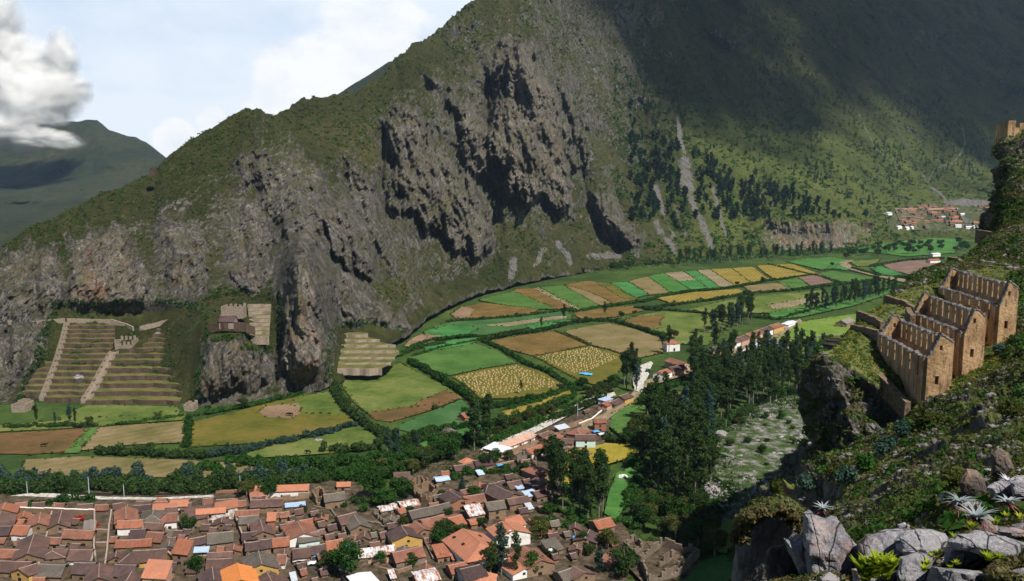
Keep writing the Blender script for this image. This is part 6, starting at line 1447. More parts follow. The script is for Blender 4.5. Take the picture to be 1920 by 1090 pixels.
sm = cone_mesh('stook', .62,1.0, 'straw'); sr = random.Random(4)
def rows(px, nu, nv, cnt, lab, grp):
 a, b, c, d = [G(u, v, 0) for u, v in px]; L_ = []
 for i in range(nu):
  for j in range(nv):
   f, g = (i + .5 + sr.uniform(-.32,.32)) / nu, (j + .5 + sr.uniform(-.3,.3)) / nv; p = (a * (1 - f) + b * f) * (1 - g) + (d * (1 - f) + c * f) * g; L_.append(p)
 sr.shuffle(L_); L_.sort(key=lambda p: p.y)
 for p in L_[:cnt]:
  o = bpy.data.objects.new('stook', sm); COL.objects.link(o); o.location = (p.x, p.y, .3); s = sr.uniform(.75,1.2); o.scale = (s, s, s); o.rotation_euler.z = sr.uniform(0,6); tag(o, lab, 'stook', grp)
 return L_[cnt:]
rest = rows([(853,708),(968,685),(1055,724),(905,748)],21,13,170, 'small straw stook in the rows of the field below the clover', 'stooks of the nearer field')
rest += rows([(1006,670),(1108,651),(1160,672),(1085,705)],18,13,130, 'small straw stook on the mown green field with the blue sheet', 'stooks of the mown field')
SV = np.array([v.co[:] for v in sm.vertices]); st_v, st_f = [],[]
for p in rest:
 b = len(st_v) * len(SV); st_v.append(SV * sr.uniform(.75,1.1) + np.array([p.x, p.y, .3]))
base_f = [tuple(pl.vertices) for pl in sm.polygons]; allf = []
for k in range(len(st_v)): allf += [tuple(i + k * len(SV) for i in f) for f in base_f]
me = bpy.data.meshes.new('small_stooks'); me.from_pydata(np.concatenate(st_v).tolist(),[], allf); me.materials.append(M['straw']); tag(link('small_stooks', me), kind='stuff')
M['ruin_stone'] = mat_simple('brown_terrace_stone', [(0.32,(0.060,0.042,0.028)),(0.5,(0.15,0.108,0.072)),(0.68,(0.26,0.195,0.13))],2.2,7, coord='pos', bmp=0.9, bd=.2)
# ================================================================ the stepped terraces on the left
M['terrace_wall'] = mat_simple('terrace_stone', [(0.32,(0.034,0.022,0.015)),(0.5,(0.075,0.052,0.036)),(0.68,(0.14,0.10,0.072))],1.6,6, coord='pos', bmp=0.8, bd=0.2)
M['pale_wall'] = mat_simple('pale_stone', [(0.32,(0.13,0.10,0.075)),(0.5,(0.25,0.20,0.15)),(0.68,(0.38,0.31,0.25))],1.6,6, coord='pos', bmp=0.8, bd=0.2)
field_mat('terrace_grass', [(0.36,(0.045,0.058,0.010)),(0.46,(0.085,0.092,0.020)),(0.56,(0.125,0.108,0.036)),(0.70,(0.17,0.13,0.06))], scale=.3)
def slopeY(v): return 467 + (757 - v) / (757 - 605.0) * 89
def terrace_block(lines, left, right, side, wallmat, Yf, curve=0.0):
 """lines: picture heights of wall feet from the bottom up; left/right: u of the block's edge as a function of v"""
 n = len(lines); gx_, segs = [],14
 Z = []
 for v in lines: Z.append(P(960, v, Yf(v)).z)
 tops = Z[1:] + [Z[-1] + 2.0]
 tread = []
 for i, v in enumerate(lines):
  row = []
  for k in range(segs + 1):
   f = k / segs; u = left(v) * (1 - f) + right(v) * f; Yv = Yf(v) + curve * math.sin(f * math.pi) + perlin(u * .05, v, 2.0) * 2.6
   x = P(u, v, Yv).x; row.append(Vector((x, float(Yv), Z[i] if True else 0)))
  m = MB(); sk_ = 3.5 if i == 0 else .8
  for a, b in zip(row[:-1], row[1:]):
   ja, jb = perlin(a.x * .3, i, 1.0) * .18, perlin(b.x * .3, i, 1.0) * .18; t_ = .35
   m.hexa([(a.x, a.y, Z[i] - sk_),(b.x, b.y, Z[i] - sk_),(b.x, b.y + .7, Z[i] - sk_),(a.x, a.y + .7, Z[i] - sk_)],
                   [(a.x, a.y + t_, tops[i] + .12 + ja),(b.x, b.y + t_, tops[i] + .12 + jb),(b.x, b.y + .9, tops[i] + .12 + jb),(a.x, a.y + .9, tops[i] + .12 + ja)])
  o = m.build('terrace_wall', M[wallmat])
  ORD = ['lowest', 'second', 'third', 'fourth', 'fifth', 'sixth', 'seventh', 'eighth', 'ninth', 'tenth', 'eleventh', 'twelfth', 'thirteenth', 'fourteenth', 'fifteenth', 'sixteenth']
  tag(o, '%s stone retaining wall from the bottom of the terraces %s' % (ORD[i], side), 'terrace wall', 'terrace walls ' + side)
  vn = lines[i + 1] if i + 1 < n else v - 9; bk = []
  for k in range(segs + 1):
   f = k / segs; u = left(vn) * (1 - f) + right(vn) * f; Yv = Yf(vn) + curve * math.sin(f * math.pi) + perlin(u * .05, vn, 2.0) * 2.6 + .6
   bk.append(Vector((P(u, vn, Yv).x, float(Yv), tops[i])))
  tread.append((row, bk, tops[i]))
 m = MB()
 for row, bk, z in tread:
  for k in range(segs): m.quad([(row[k].x, row[k].y + .4, z),(row[k + 1].x, row[k + 1].y + .4, z),(bk[k + 1].x, bk[k + 1].y, z),(bk[k].x, bk[k].y, z)])
 tag(m.build('terrace_ground', M['terrace_grass']), kind='structure')
def lin(pts):
 vs = [p[0] for p in pts]; us_ = [p[1] for p in pts]
 o = np.argsort(vs); return lambda v: float(np.interp(v, np.array(vs)[o], np.array(us_)[o]))
terrace_block([752,741,730,719,706,694,683,672,662,652,642,633,625,617], lin([(752,82),(700,97),(640,116),(605,124)]), lin([(752,160),(700,188),(660,208),(640,216),(605,214)]), 'left of the stairway', 'terrace_wall', slopeY)
terrace_block([761,744,729,715,701,686,672,662,651,642,633,624], lin([(761,160),(715,190),(672,212),(655,262),(640,280),(620,296)]), lin([(761,338),(715,350),(672,366),(620,384)]), 'right of the stairway', 'terrace_wall', slopeY, 2.0)
terrace_block([741,731,720,709,698,688], lin([(741,40),(700,66),(688,84)]), lin([(752,80),(700,95),(688,98)]), 'at the far left beside the thin stair', 'terrace_wall', slopeY)
YR = lambda v: float(np.interp(v, [622,640,660,692,705],[590,574,555,520,508]))
terrace_block([694,684,674,663,652,642,633], lin([(694,632),(663,638),(633,642)]), lin([(694,716),(684,733),(663,748),(652,742),(642,712),(633,690)]), 'right of the tower crag', 'pale_wall', YR)
terrace_block([636,628,620,612,604,597,590,583,577], lin([(636,470),(577,464)]), lin([(636,504),(577,508)]), 'on the shoulder between the two crags', 'pale_wall', lambda v: float(np.interp(v, [575,640],[538,497])))
def stair(pts, w_, lab):
 m = MB(); n = 46; vv = [p[1] for p in pts]; L = []
 for i in range(n + 1):
  f = i / n * (len(pts) - 1); k = min(int(f), len(pts) - 2); g = f - k; u = pts[k][0] * (1 - g) + pts[k + 1][0] * g; v = pts[k][1] * (1 - g) + pts[k + 1][1] * g; L.append(P(u, v, slopeY(v) - 1.2))
 for a, b in zip(L[:-1], L[1:]):
  m.box(a.x - w_ / 2, a.x + w_ / 2, a.y, b.y + 1.5, a.z - 1.5, b.z + .35)
  for s in (-1,1): x0, x1 = sorted((a.x + s * w_ / 2, a.x + s * (w_ / 2 + .5))); m.box(x0, x1, a.y - .2, b.y + 1.6, a.z - 1.5, b.z + 1.1)
 tag(m.build('stairway', M['pale_wall']), lab, 'stairs')
stair([(160,753),(176,728),(192,698),(206,672),(213,662)],4.2, 'pale stone stairway climbing between the two blocks of terraces')
stair([(78,748),(92,712),(104,680),(116,640),(124,608)],1.6, 'thin pale stair at the left edge of the terraces')
def ruin_box(name, u0, u1, v, Y, depth, h, lab, mat='pale_wall', gaps=3, seed=1, niches=True):
 """roofless building of four ragged walls, its front between u0 and u1"""
 A, B = P(u0, v, Y), P(u1, v, Y); z = A.z; root = empty(name, ((A.x + B.x) / 2, Y, z)); L = (B.x - A.x) / 2; rg = random.Random(seed); t_ = .7
 for nm, (x0, y0, x1, y1, hh) in {'front': (-L, 0, L, 0, h * .8), 'back': (-L, depth, L, depth, h * 1.2), 'side_a': (-L, 0,-L, depth, h), 'side_b': (L, 0, L, depth, h)}.items():
  m = MB(); n = max(3, int(math.hypot(x1 - x0, y1 - y0) / 1.3)); hor = y0 == y1
  for i in range(n):
   f0, f1 = i / n, (i + 1) / n; hj = hh * (1 + rg.uniform(-.14,.14));
   gap = niches and nm in ('back', 'front') and i % 2 == 1
   xa, xb = x0 + (x1 - x0) * f0, x0 + (x1 - x0) * f1; ya, yb = y0 + (y1 - y0) * f0, y0 + (y1 - y0) * f1
   if hor: m.box(xa, xb, y0 - t_ / 2, y0 + t_ / 2,-2.5, hj * (.62 if gap else 1))
   else: m.box(x0 - t_ / 2, x0 + t_ / 2, ya + t_ / 2 * (i == 0), yb - t_ / 2 * (i == n - 1),-2.5, hj)
  m.build('wall', M[mat], root)
 tag(root, lab, 'ruin'); return root
ruin_box('ruined_building', 216,248,655,528,9,5.5, 'roofless stone building standing in the middle of the left terraces', seed=2)
ruin_box('ruined_building', 415,454,590,506,8,4.4, 'roofless stone building with tall niches on top of the left crag', seed=3)
A_, B_ = P(413,593,498), P(442,593,498); house(413,592,442,592,8.0,4.0,3.0, 'dark', 'pale_wall', 'gable', 'small restored building with a purplish roof on top of the left crag', z0=A_.z - 6.5, name='house', skew=0, base=(A_, B_))
wall_line('retaining_wall', [P(392,613,497), P(420,611,494), P(460,613,497), P(478,620,500)],2.2,1.2, 'terrace_wall', 'curved retaining wall under the building on the left crag', jag=.3, sink=3)
ruin_box('ruined_building', 22,48,771, G(30,772).y, 8,3.6, 'small square courtyard building at the far left below the terraces', 'pale_wall', seed=4, niches=False)
for i, (u0, u1, v, lb) in enumerate(((345,362,768, 'low ruined house at the foot of the left crag'),(532,560,735, 'low ruined house at the foot of the tower crag'),(566,598,727, 'ruined rooms on the right foot of the tower crag'),(600,632,713, 'outermost ruined rooms right of the tower crag'))):
 ruin_box('ruined_building', u0, u1, v, G(u0, v).y - 2,7,2.6, lb, seed=10 + i)
ruin_box('ruined_building', 538,556,686,486,4,3.5, 'tiny walled platform on the face of the tower crag', seed=31)
ruin_box('ruined_building', 1586,1612,421,1610,16,12, 'larger roofless ruin at the left of the far village', 'terrace_wall', seed=41); ruin_box('ruined_building', 1617,1636,430,1560,14,11, 'smaller roofless ruin nearer the far village', 'terrace_wall', seed=42)
ruin_box('ruined_building', 281,289,324,700,5,4, 'tiny ruin on the skyline of the left ridge', 'terrace_wall', seed=43)
wall_line('path_wall', [P(*p) for p in ((0,603,552),(60,606,552),(122,600,556))],1.2,1.0, 'pale_wall', 'low pale path wall running in from the left edge above the terraces', jag=.2, sink=2)
wall_line('path_wall', [P(*p) for p in ((126,600,556),(170,602,557),(208,602,556),(235,610,553),(250,617,548))],1.2,1.0, 'pale_wall', 'low pale path wall along the top of the left terraces', jag=.2, sink=2)
wall_line('path_wall', [P(*p) for p in ((262,616,548),(300,606,552),(340,597,552),(375,592,548))],1.2,1.0, 'pale_wall', 'low pale path wall rising to the left crag above the right terraces', jag=.2, sink=2)

# ================================================================ the three storehouses on the hillside
def adobe_stone():
 m, t, bs, out = new_mat('storehouse_masonry'); pos = t.add('ShaderNodeNewGeometry').outputs['Position']
 n = t.noise(pos, 2.6,7,0.78); b = t.noise(pos, 0.35,4,0.6); st = t.noise(t.mapping(pos, (1.6,1.6,.28)),1.1,5,0.7)
 vo = t.add('ShaderNodeTexVoronoi'); vo.inputs['Scale'].default_value = 2.9; t.l.new(pos, vo.inputs['Vector'])
 f = t.math('ADD', t.math('MULTIPLY', n, 0.45), t.math('MULTIPLY', b, 0.55))
 col = t.ramp(f, [(0.34,(0.17,0.10,0.050)),(0.46,(0.36,0.225,0.115)),(0.57,(0.52,0.345,0.19)),(0.70,(0.64,0.46,0.29))])
 col = t.mix(t.ramp(vo.outputs['Distance'],[(0.05,0.0),(0.6,0.2)]), col, (0.26,0.16,0.085))
 col = t.mix(t.ramp(st, [(0.50,0.0),(0.66,0.8)]), col, (0.070,0.050,0.036))
 dots = t.add('ShaderNodeTexVoronoi'); dots.inputs['Scale'].default_value = 1.3; t.l.new(pos, dots.inputs['Vector'])
 col = t.mix(t.ramp(dots.outputs['Distance'],[(0.07,0.8),(0.12,0.0)]), col, (0.03,0.02,0.014))
 t.l.new(col, bs.inputs['Base Color']); bump(t, bs, t.math('ADD', n, t.math('MULTIPLY', vo.outputs['Distance'],-0.3)),0.9,0.15); return m
M['qollqa'] = adobe_stone()
M['lichen_cap'] = mat_simple('lichened_capstones', [(0.35,(0.055,0.050,0.048)),(0.55,(0.15,0.135,0.125)),(0.72,(0.30,0.28,0.26))],2.5,6, coord='pos', bmp=0.8, bd=.1)
def slab_wall(parent, p0, p1, th, zb, ztop, openings, mat, step=.45, cap=True, jag=.10, name='long_wall', seed=0, lean=0.0):
 """masonry wall p0-p1 (local), ztop(s) profile, openings (s0, s1, z0, z1) in metres along the wall"""
 d = Vector((p1[0] - p0[0], p1[1] - p0[1])); L = d.length; d.normalize(); nv = Vector((-d.y, d.x)) * th / 2; rg = random.Random(seed)
 cuts = sorted(set([0, L] + [c for o in openings for c in o[:2] if 0 < c < L] + [L * i / max(1, int(L / step)) for i in range(1, int(L / step))]))
 m = MB(); c_ = MB(); pz = None
 for a, b in zip(cuts[:-1], cuts[1:]):
  if b - a < 1e-3: continue
  mid = (a + b) / 2; zt0, zt1 = ztop(a), ztop(b); j = rg.uniform(-jag, jag); spans = [(zb(mid) if callable(zb) else zb, None)]
  segs = []; lo_ = spans[0][0]; ops = sorted([o for o in openings if o[0] <= mid <= o[1]], key=lambda o: o[2])
  for o in ops:
   segs.append((lo_, o[2], False)); lo_ = o[3]
  top = (zt0 + zt1) / 2
  if lo_ < top: segs.append((lo_, None, True))
  for z0, z1, last in segs:
   w0, w1 = th / 2, th / 2
   A, B = Vector(p0[:2]) + d * a, Vector(p0[:2]) + d * b
   t0, t1 = (zt0 + j, zt1 + j) if last else (z1, z1)
   m.hexa([(A.x - nv.x, A.y - nv.y, z0),(B.x - nv.x, B.y - nv.y, z0),(B.x + nv.x, B.y + nv.y, z0),(A.x + nv.x, A.y + nv.y, z0)],
                   [(A.x - nv.x, A.y - nv.y, t0),(B.x - nv.x, B.y - nv.y, t1),(B.x + nv.x, B.y + nv.y, t1),(A.x + nv.x, A.y + nv.y, t0)])
   if last and cap:
    k = 1.22; h0, h1 = rg.uniform(.10,.30), rg.uniform(.10,.30); e = rg.uniform(0,.10)
    A2, B2 = A - d * e, B + d * e
    c_.hexa([(A2.x - nv.x * k, A2.y - nv.y * k, t0 - .01),(B2.x - nv.x * k, B2.y - nv.y * k, t1 - .01),(B2.x + nv.x * k, B2.y + nv.y * k, t1 - .01),(A2.x + nv.x * k, A2.y + nv.y * k, t0 - .01)],
      [(A2.x - nv.x * .9, A2.y - nv.y * .9, t0 + h0),(B2.x - nv.x * .8, B2.y - nv.y * .8, t1 + h1),(B2.x + nv.x * .9, B2.y + nv.y * .9, t1 + h0),(A2.x + nv.x * .8, A2.y + nv.y * .8, t0 + h1)])
 w = m.build(name, M[mat], parent)
 if cap and c_.v: c_.build('capstones', M['lichen_cap'], w)
 return w
def storehouse(lab, far, near, nf, nb, seed):
 """far/near ends: dicts of picture columns and heights: uf,ub front/back u; Y; zb base; zf,za,zk front eave, apex, back eave"""
 E_ = []
 for e in (far, near):
  s_ = e['Y'] * 1.0
  def pt(u, v): return P(u, v, e['Y'])
  f, a, k = pt(e['uf'], e['vf']), pt(e['ua'], e['va']), pt(e['ub'], e['vb']); E_.append((f, a, k, e))
 c = (E_[0][0] + E_[1][2]) / 2; c.z = E_[1][3]['zb']; root = empty('storehouse', tuple(c)); th = .75
 def L_(p): return (p.x - c.x, p.y - c.y, p.z - c.z)
 F0, A0, K0 = [L_(p) for p in E_[0][:3]]; F1, A1, K1 = [L_(p) for p in E_[1][:3]]; low = -5.0
 LF = math.hypot(F1[0] - F0[0], F1[1] - F0[1]); LK = math.hypot(K1[0] - K0[0], K1[1] - K0[1])
 def slots(L, n, zt, dp, w_):
  o = []
  for i in range(n):
   s = L * (i + .62) / (n + .25); o.append((s, s + w_, zt(s) - dp, zt(s) + 5))
  return o
 zfF = lambda s: F0[2] + (F1[2] - F0[2]) * s / LF + .10 * math.sin(s * 1.7 + seed) + .08 * math.sin(s * 4.1)
 zfK = lambda s: K0[2] + (K1[2] - K0[2]) * s / LK + .10 * math.sin(s * 1.9 + seed) + .08 * math.sin(s * 4.7)
 slab_wall(root, F0, F1, th, low, zfF, slots(LF, nf, zfF, 2.4,.6), 'qollqa', seed=seed)
 slab_wall(root, K0, K1, th, low, zfK, slots(LK, nb, zfK, 2.4,.6), 'qollqa', seed=seed + 1)
 m = MB(); d = Vector((K1[0] - K0[0], K1[1] - K0[1])).normalized(); nv = Vector((d.y, -d.x));
 if nv.x > 0: nv = -nv
 a, b = Vector(K0[:2]) + nv * (th / 2 - .01), Vector(K1[:2]) + nv * (th / 2 - .01); za, zb_ = K0[2] - 2.45, K1[2] - 2.45; w_ = .28
 m.hexa([(a.x, a.y, low),(b.x, b.y, low),(b.x + nv.x * w_, b.y + nv.y * w_, low),(a.x + nv.x * w_, a.y + nv.y * w_, low)],[(a.x, a.y, za),(b.x, b.y, zb_),(b.x + nv.x * w_, b.y + nv.y * w_, zb_ - .05),(a.x + nv.x * w_, a.y + nv.y * w_, za - .05)])
 m.build('inner_ledge', M['qollqa'], root)
 for (Fp, Ap, Kp, nm) in ((F0, A0, K0,0),(F1, A1, K1,1)):
  LL = math.hypot(Kp[0] - Fp[0], Kp[1] - Fp[1]); sa = ((Ap[0] - Fp[0]) * (Kp[0] - Fp[0]) + (Ap[1] - Fp[1]) * (Kp[1] - Fp[1])) / LL
  def prof(s, Fp=Fp, Ap=Ap, Kp=Kp, sa=sa, LL=LL):
   z = Fp[2] + (Ap[2] - Fp[2]) * s / sa if s < sa else Ap[2] + (Kp[2] - Ap[2]) * (s - sa) / (LL - sa); return z + .07 * math.sin(s * 5 + seed)
  zt = Ap[2]; ops = [(sa - .2, sa + .2, zt - 2.2, zt - 1.5)]
  if nm == 1: ops.append((LL * .30, LL * .30 + .75,-1.6,.15)) if False else ops.append((LL * .36, LL * .36 + .5, min(Fp[2] - 3.4, zt - 6.0), min(Fp[2] - 2.2, zt - 4.8)))
  off = -.36 if nm == 0 else .0
  slab_wall(root, Fp, Kp, th, low, prof, ops, 'qollqa', step=.3, name='gable_wall', seed=seed + 3 + nm, jag=.04)
 tag(root, lab, 'storehouse', 'ruined storehouses on the hillside'); return root
storehouse('lowest and nearest of the three roofless storehouses, its front wall cut by window slots', dict(Y=134, uf=1650, vf=627, ua=1677, va=588, ub=1690, vb=603, zb=100.4), dict(Y=111, uf=1737, vf=674, ua=1764, va=626, ub=1784, vb=640, zb=100.6),6,9,1)
storehouse('middle one of the three roofless storehouses', dict(Y=143, uf=1713, vf=588, ua=1733, va=547, ub=1744, vb=557, zb=103), dict(Y=118, uf=1806, vf=625, ua=1827, va=577, ub=1845, vb=592, zb=103),7,8,11)
storehouse('highest and farthest of the three roofless storehouses', dict(Y=153, uf=1764, vf=540, ua=1784, va=502, ub=1797, vb=510, zb=106), dict(Y=126, uf=1872, vf=574, ua=1892, va=527, ub=1906, vb=539, zb=107),6,11,21)
def rwall(pts, h, lab, mat='ruin_stone', sink=2.5, th=.8):
 W_ = [P(*p) for p in pts]; h += .55; o = wall_line('retaining_wall', W_, h, th, mat, lab, 'retaining wall', step=1.4, jag=.10, sink=sink); return o
rwall([(1609,685,127),(1635,697,123),(1660,720,118.5),(1680,741,115.5),(1702,763,112)],.1, 'long retaining wall under the grass strip in front of the lowest storehouse', sink=1.9)
rwall([(1598,617,143),(1622,620,139),(1650,628,135)],.1, 'low retaining wall left of the lowest storehouse', sink=1.6)
rwall([(1609,590,149),(1630,597,145),(1655,610,140)],.1, 'retaining wall stepping above the low one left of the lowest storehouse', sink=1.6)
rwall([(1660,560,156),(1690,569,151),(1716,582,147)],.1, 'tall retaining wall left of the middle storehouse', sink=2.2)
rwall([(1702,583,144),(1706,592,140),(1712,600,137)],.1, 'short stub wall between the lowest and middle storehouses', sink=2.2)
rwall([(1714,531,162),(1740,532,160),(1764,541,156)],.1, 'retaining wall left of the highest storehouse', sink=2.4)
rwall([(1778,488,172),(1798,491,170),(1812,502,167)],.1, 'short retaining wall above the highest storehouse', sink=2.4)
rwall([(1832,437,192),(1852,440,188),(1880,445,184)],.1, 'grassy retaining wall across the slope above the storehouses', sink=2.2)
rwall([(1852,404,200),(1880,409,197),(1935,422,190)],.1, 'long terrace wall below the tower cliff', sink=2.6)
rwall([(1862,500,165),(1890,512,160),(1940,515,156)],.1, 'terrace wall right of the highest storehouse gable', sink=2.2)
def tower():
 c = P(1910,262,214); root = empty('tower_ruin', tuple(c)); rg = random.Random(2)
 m = MB()
 for i in range(7):
  x = -3.2 + i * .95; m.box(x, x + .93,-.6,.5,-3.5,4.3 + rg.uniform(-.35,.35) - (1.1 if i in (2,4) else 0))
 m.build('wall', M['qollqa'], root)
 m = MB(); m.box(-3.25,-2.3,.52,5,-3.5,4.0); m.box(3.0,3.9,.52,5,-3.5,4.2); m.build('side_wall', M['qollqa'], root)
 tag(root, 'tan ruined watchtower on top of the cliff at the right edge', 'tower')
tower()

# ================================================================ cover on the slopes
def clumps(name, C, S, lm, per, leaf, kind='stuff', flat=.7, tri=True):
 B = np.concatenate([C, S[:, None], S[:, None],(S * flat)[:, None]],1); n = len(B) * per; rg = LR
 k = np.repeat(np.arange(len(B)), per); d = rg.normal(size=(n, 3)); d[:, 2] = np.abs(d[:, 2]) * .9 - .15; d /= np.linalg.norm(d, axis=1)[:, None]
 c = B[k, :3] + d * B[k, 3:6] * (.45 + .55 * rg.random(n))[:, None]
 nrm = d + rg.normal(size=(n, 3)) * .6; nrm[:, 2] += .3; nrm /= np.linalg.norm(nrm, axis=1)[:, None]
 t1 = np.cross(nrm, rg.normal(size=(n, 3))); t1 /= np.linalg.norm(t1, axis=1)[:, None]; t2 = np.cross(nrm, t1)
 s = (leaf * np.clip(B[k, 3],.2,9) * (.6 + .8 * rg.random(n)))[:, None]
 V = np.stack([c - t1 * s * .6 - t2 * s * .35, c + t1 * s * .6 - t2 * s * .3, c + t2 * s * .65],1)
 o = link(name, tri_mesh(name, V.reshape(-1,3), np.arange(n * 3).reshape(n, 3), M[lm]))
 if kind: tag(o, kind=kind)
 return o
mp = MTN['P'].reshape(-1,3); mu = MTN['U'].reshape(-1); mv = MTN['V'].reshape(-1); mr = MTN['rock'].reshape(-1); ms = MTN['scree'].reshape(-1)
rg6 = np.random.default_rng(66)
def pick(mask, n):
 i = np.flatnonzero(mask); return rg6.choice(i, min(n, len(i)), replace=False)
cl = fbm(mp[:, 0] * .02, mp[:, 1] * .02, mp[:, 2] * .02,3)
okm = (ms < .3) & (mv > -20) & (mu > -40) & (mu < 1960)
dens_m = okm & (cl + rg6.random(len(cl)) * 1.2 > .55) & (mr < .55)
i1 = pick(dens_m & (mu < 1180),6500); clumps('mountain_scrub', mp[i1] + [0,0,.2], rg6.uniform(.5,1.3, len(i1)) * np.clip(mp[i1,1] / 700,.7,2), 'leaf_olive', 9,.75)
i1 = pick(dens_m & (mu < 1180),2600); clumps('mountain_bushes', mp[i1] + [0,0,.3], rg6.uniform(.6,1.8, len(i1)) * np.clip(mp[i1,1] / 700,.7,2), 'leaf_green', 10,.75)
i1 = pick(dens_m & (mu > 1150),7000); clumps('big_slope_scrub', mp[i1] + [0,0,.5], rg6.uniform(1.8,5.0, len(i1)), 'leaf_green', 9,.8)
i1 = pick(dens_m & (mu > 1150),4000); clumps('big_slope_dry_scrub', mp[i1] + [0,0,.5], rg6.uniform(1.4,3.6, len(i1)), 'leaf_olive', 9,.8)
tcl = fbm(mp[:, 0] * .0045 + 3, mp[:, 1] * .003, mp[:, 2] * .006,4)
tm_ = okm & (mu > 1180) & (mu < 1900) & (mv < 415) & (tcl * .8 + rg6.random(len(cl)) * .8 > .74) & (mr < .7) & ~((mu > 1640) & (mv > 360))
tm_ |= okm & (mu > 1400) & (mu < 1900) & (mv < 350) & (tcl + rg6.random(len(cl)) * .8 > .52) & (mr < .7)
ti = pick(tm_, 1700); ti = ti[np.argsort(mp[ti, 1])]
def zone(u, v):
 a = 'lower' if v > 290 else 'middle' if v > 150 else 'upper'; b = 'left' if u < 1420 else 'central' if u < 1650 else 'right'; return a, b
for k in ti[:300]:
 a, b = zone(mu[k], mv[k]); plant_tree('slope', tuple(mp[k] - [0,0,.8]), random.uniform(.85,1.7), label='%s dark tree among the scattered ones, %s %s part of the big slope' % (('tall', 'squat', 'slim')[int(mu[k]) % 3], a, b), group='trees on the %s %s part of the big slope' % (a, b))
C = []; S_ = []
for k in ti[300:]:
 h = random.uniform(9,17)
 for j in range(4): C.append(mp[k] + [0,0, h * (.15 + .24 * j)]); S_.append(h * (.20 - .035 * j))
clumps('far_slope_wood', np.array(C), np.array(S_), 'leaf_pine', 12,.8, flat=1.2)

i1 = pick((tmask.reshape(-1) > .02) & (tmask.reshape(-1) < .6) & (mu > 0),800); clumps('terrace_edge_bushes', mp[i1] + [0,0,.4], rg6.uniform(.6,1.9, len(i1)), 'leaf_green', 12,.6)
leaf_mat('leaf_hill', [(0.34,(0.030,0.042,0.014)),(0.5,(0.070,0.085,0.028)),(0.66,(0.14,0.15,0.06))],.2)
leaf_mat('leaf_tuft', [(0.34,(0.10,0.11,0.020)),(0.5,(0.19,0.185,0.040)),(0.66,(0.32,0.28,0.09))],.12)
hp = HILL['P'].reshape(-1,3); hr_ = HILL['rock'].reshape(-1); hd_ = HILL['dist'].reshape(-1); hvis = HVIS.reshape(-1); hU, hV = HU.reshape(-1), HV.reshape(-1); hruin = HILL['ruin'].reshape(-1); hst = HILL['steep'].reshape(-1)
hc = fbm(hp[:, 0] * .11, hp[:, 1] * .09, hp[:, 2] * .11,3)
def area_w(mask, n, near_bias=0.0):
 i = np.flatnonzero(mask); w_ = hd_[i] ** (1.6 - near_bias); w_ /= w_.sum(); return rg6.choice(i, min(n, len(i)), replace=False, p=w_)
hstp = (HILL['cm'].reshape(-1) < 3.9) | (hp[:, 1] > 196) | (HILL['clf'].reshape(-1) > .4); free = hvis & (hruin < .35) & (hd_ > 14) & ((~hstp) | (rg6.random(len(hd_)) < .16))
i1 = area_w(free & (hc > -.02) & (hst < .93),3400,.7); clumps('hillside_green_scrub', hp[i1], rg6.uniform(.25,.95, len(i1)) * np.clip(hd_[i1] / 90,.5,1.5), 'leaf_green', 26,.34)
i1 = area_w(free & (hc > -.20) & (hst < .93),5600,.7); clumps('hillside_scrub', hp[i1], rg6.uniform(.25,.85, len(i1)) * np.clip(hd_[i1] / 90,.5,1.5), 'leaf_hill', 26,.34)
i1 = area_w(free & (hst < .97),7000,.7); clumps('hillside_olive_scrub', hp[i1], rg6.uniform(.2,.7, len(i1)) * np.clip(hd_[i1] / 90,.5,1.5), 'leaf_olive', 24,.34)
i1 = area_w(free, 9500,.8); clumps('hillside_dry_scrub', hp[i1], rg6.uniform(.16,.5, len(i1)) * np.clip(hd_[i1] / 90,.4,1.5), 'leaf_dry', 22,.36)
i1 = area_w(hvis & (hruin > .2) & (hd_ > 60) & ~hstp, 2600,.7); clumps('ruin_grass', hp[i1], rg6.uniform(.15,.5, len(i1)), 'leaf_tuft', 18,.5)
i1 = area_w(hvis & (hruin > .1) & (hd_ > 60) & ~hstp, 1800,.7); clumps('ruin_weeds', hp[i1], rg6.uniform(.15,.6, len(i1)), 'leaf_green', 18,.4)
M['lichen_rock'] = mat_simple('lichened_rock', [(0.34,(0.050,0.044,0.048)),(0.46,(0.17,0.155,0.16)),(0.58,(0.33,0.305,0.31)),(0.72,(0.55,0.52,0.52))],1.8,8, coord='pos', bmp=0.9, bd=.15, big=.5)
M['slope_stone'] = mat_simple('slope_stone', [(0.34,(0.030,0.026,0.027)),(0.46,(0.10,0.090,0.090)),(0.58,(0.20,0.182,0.18)),(0.72,(0.38,0.35,0.345))],2.2,8, coord='pos', bmp=0.9, bd=.15, big=.5)
def stones(name, C, S, mat, kind='stuff', seed=3):
 """many small angular stones as one object"""
 rg = np.random.default_rng(seed); bm = bmesh.new(); bmesh.ops.create_icosphere(bm, subdivisions=1, radius=.55); bm.verts.index_update(); bv = np.array([v.co[:] for v in bm.verts]); bf = np.array([[v.index for v in f.verts] for f in bm.faces]); bm.free(); n = len(C); nv_ = len(bv)
 if nv_ > 12 and n > 3000: pass
 V = bv[None] * np.array([1.15,.9,.72]) * (1 + rg.uniform(-.26,.26,(n, nv_, 3))) * (S[:, None, None] * rg.uniform(.6,1.4,(n, 1,3)))
 a = rg.uniform(0,6.28, n); ca, sa = np.cos(a), np.sin(a); x, y = V[..., 0].copy(), V[..., 1].copy(); V[..., 0] = x * ca[:, None] - y * sa[:, None]; V[..., 1] = x * sa[:, None] + y * ca[:, None]
 V += C[:, None, :]; Fc = (bf[None] + (np.arange(n) * nv_)[:, None, None]).reshape(-1,3)
 o = link(name, tri_mesh(name, V.reshape(-1,3), Fc, M[mat])); tag(o, kind=kind); return o
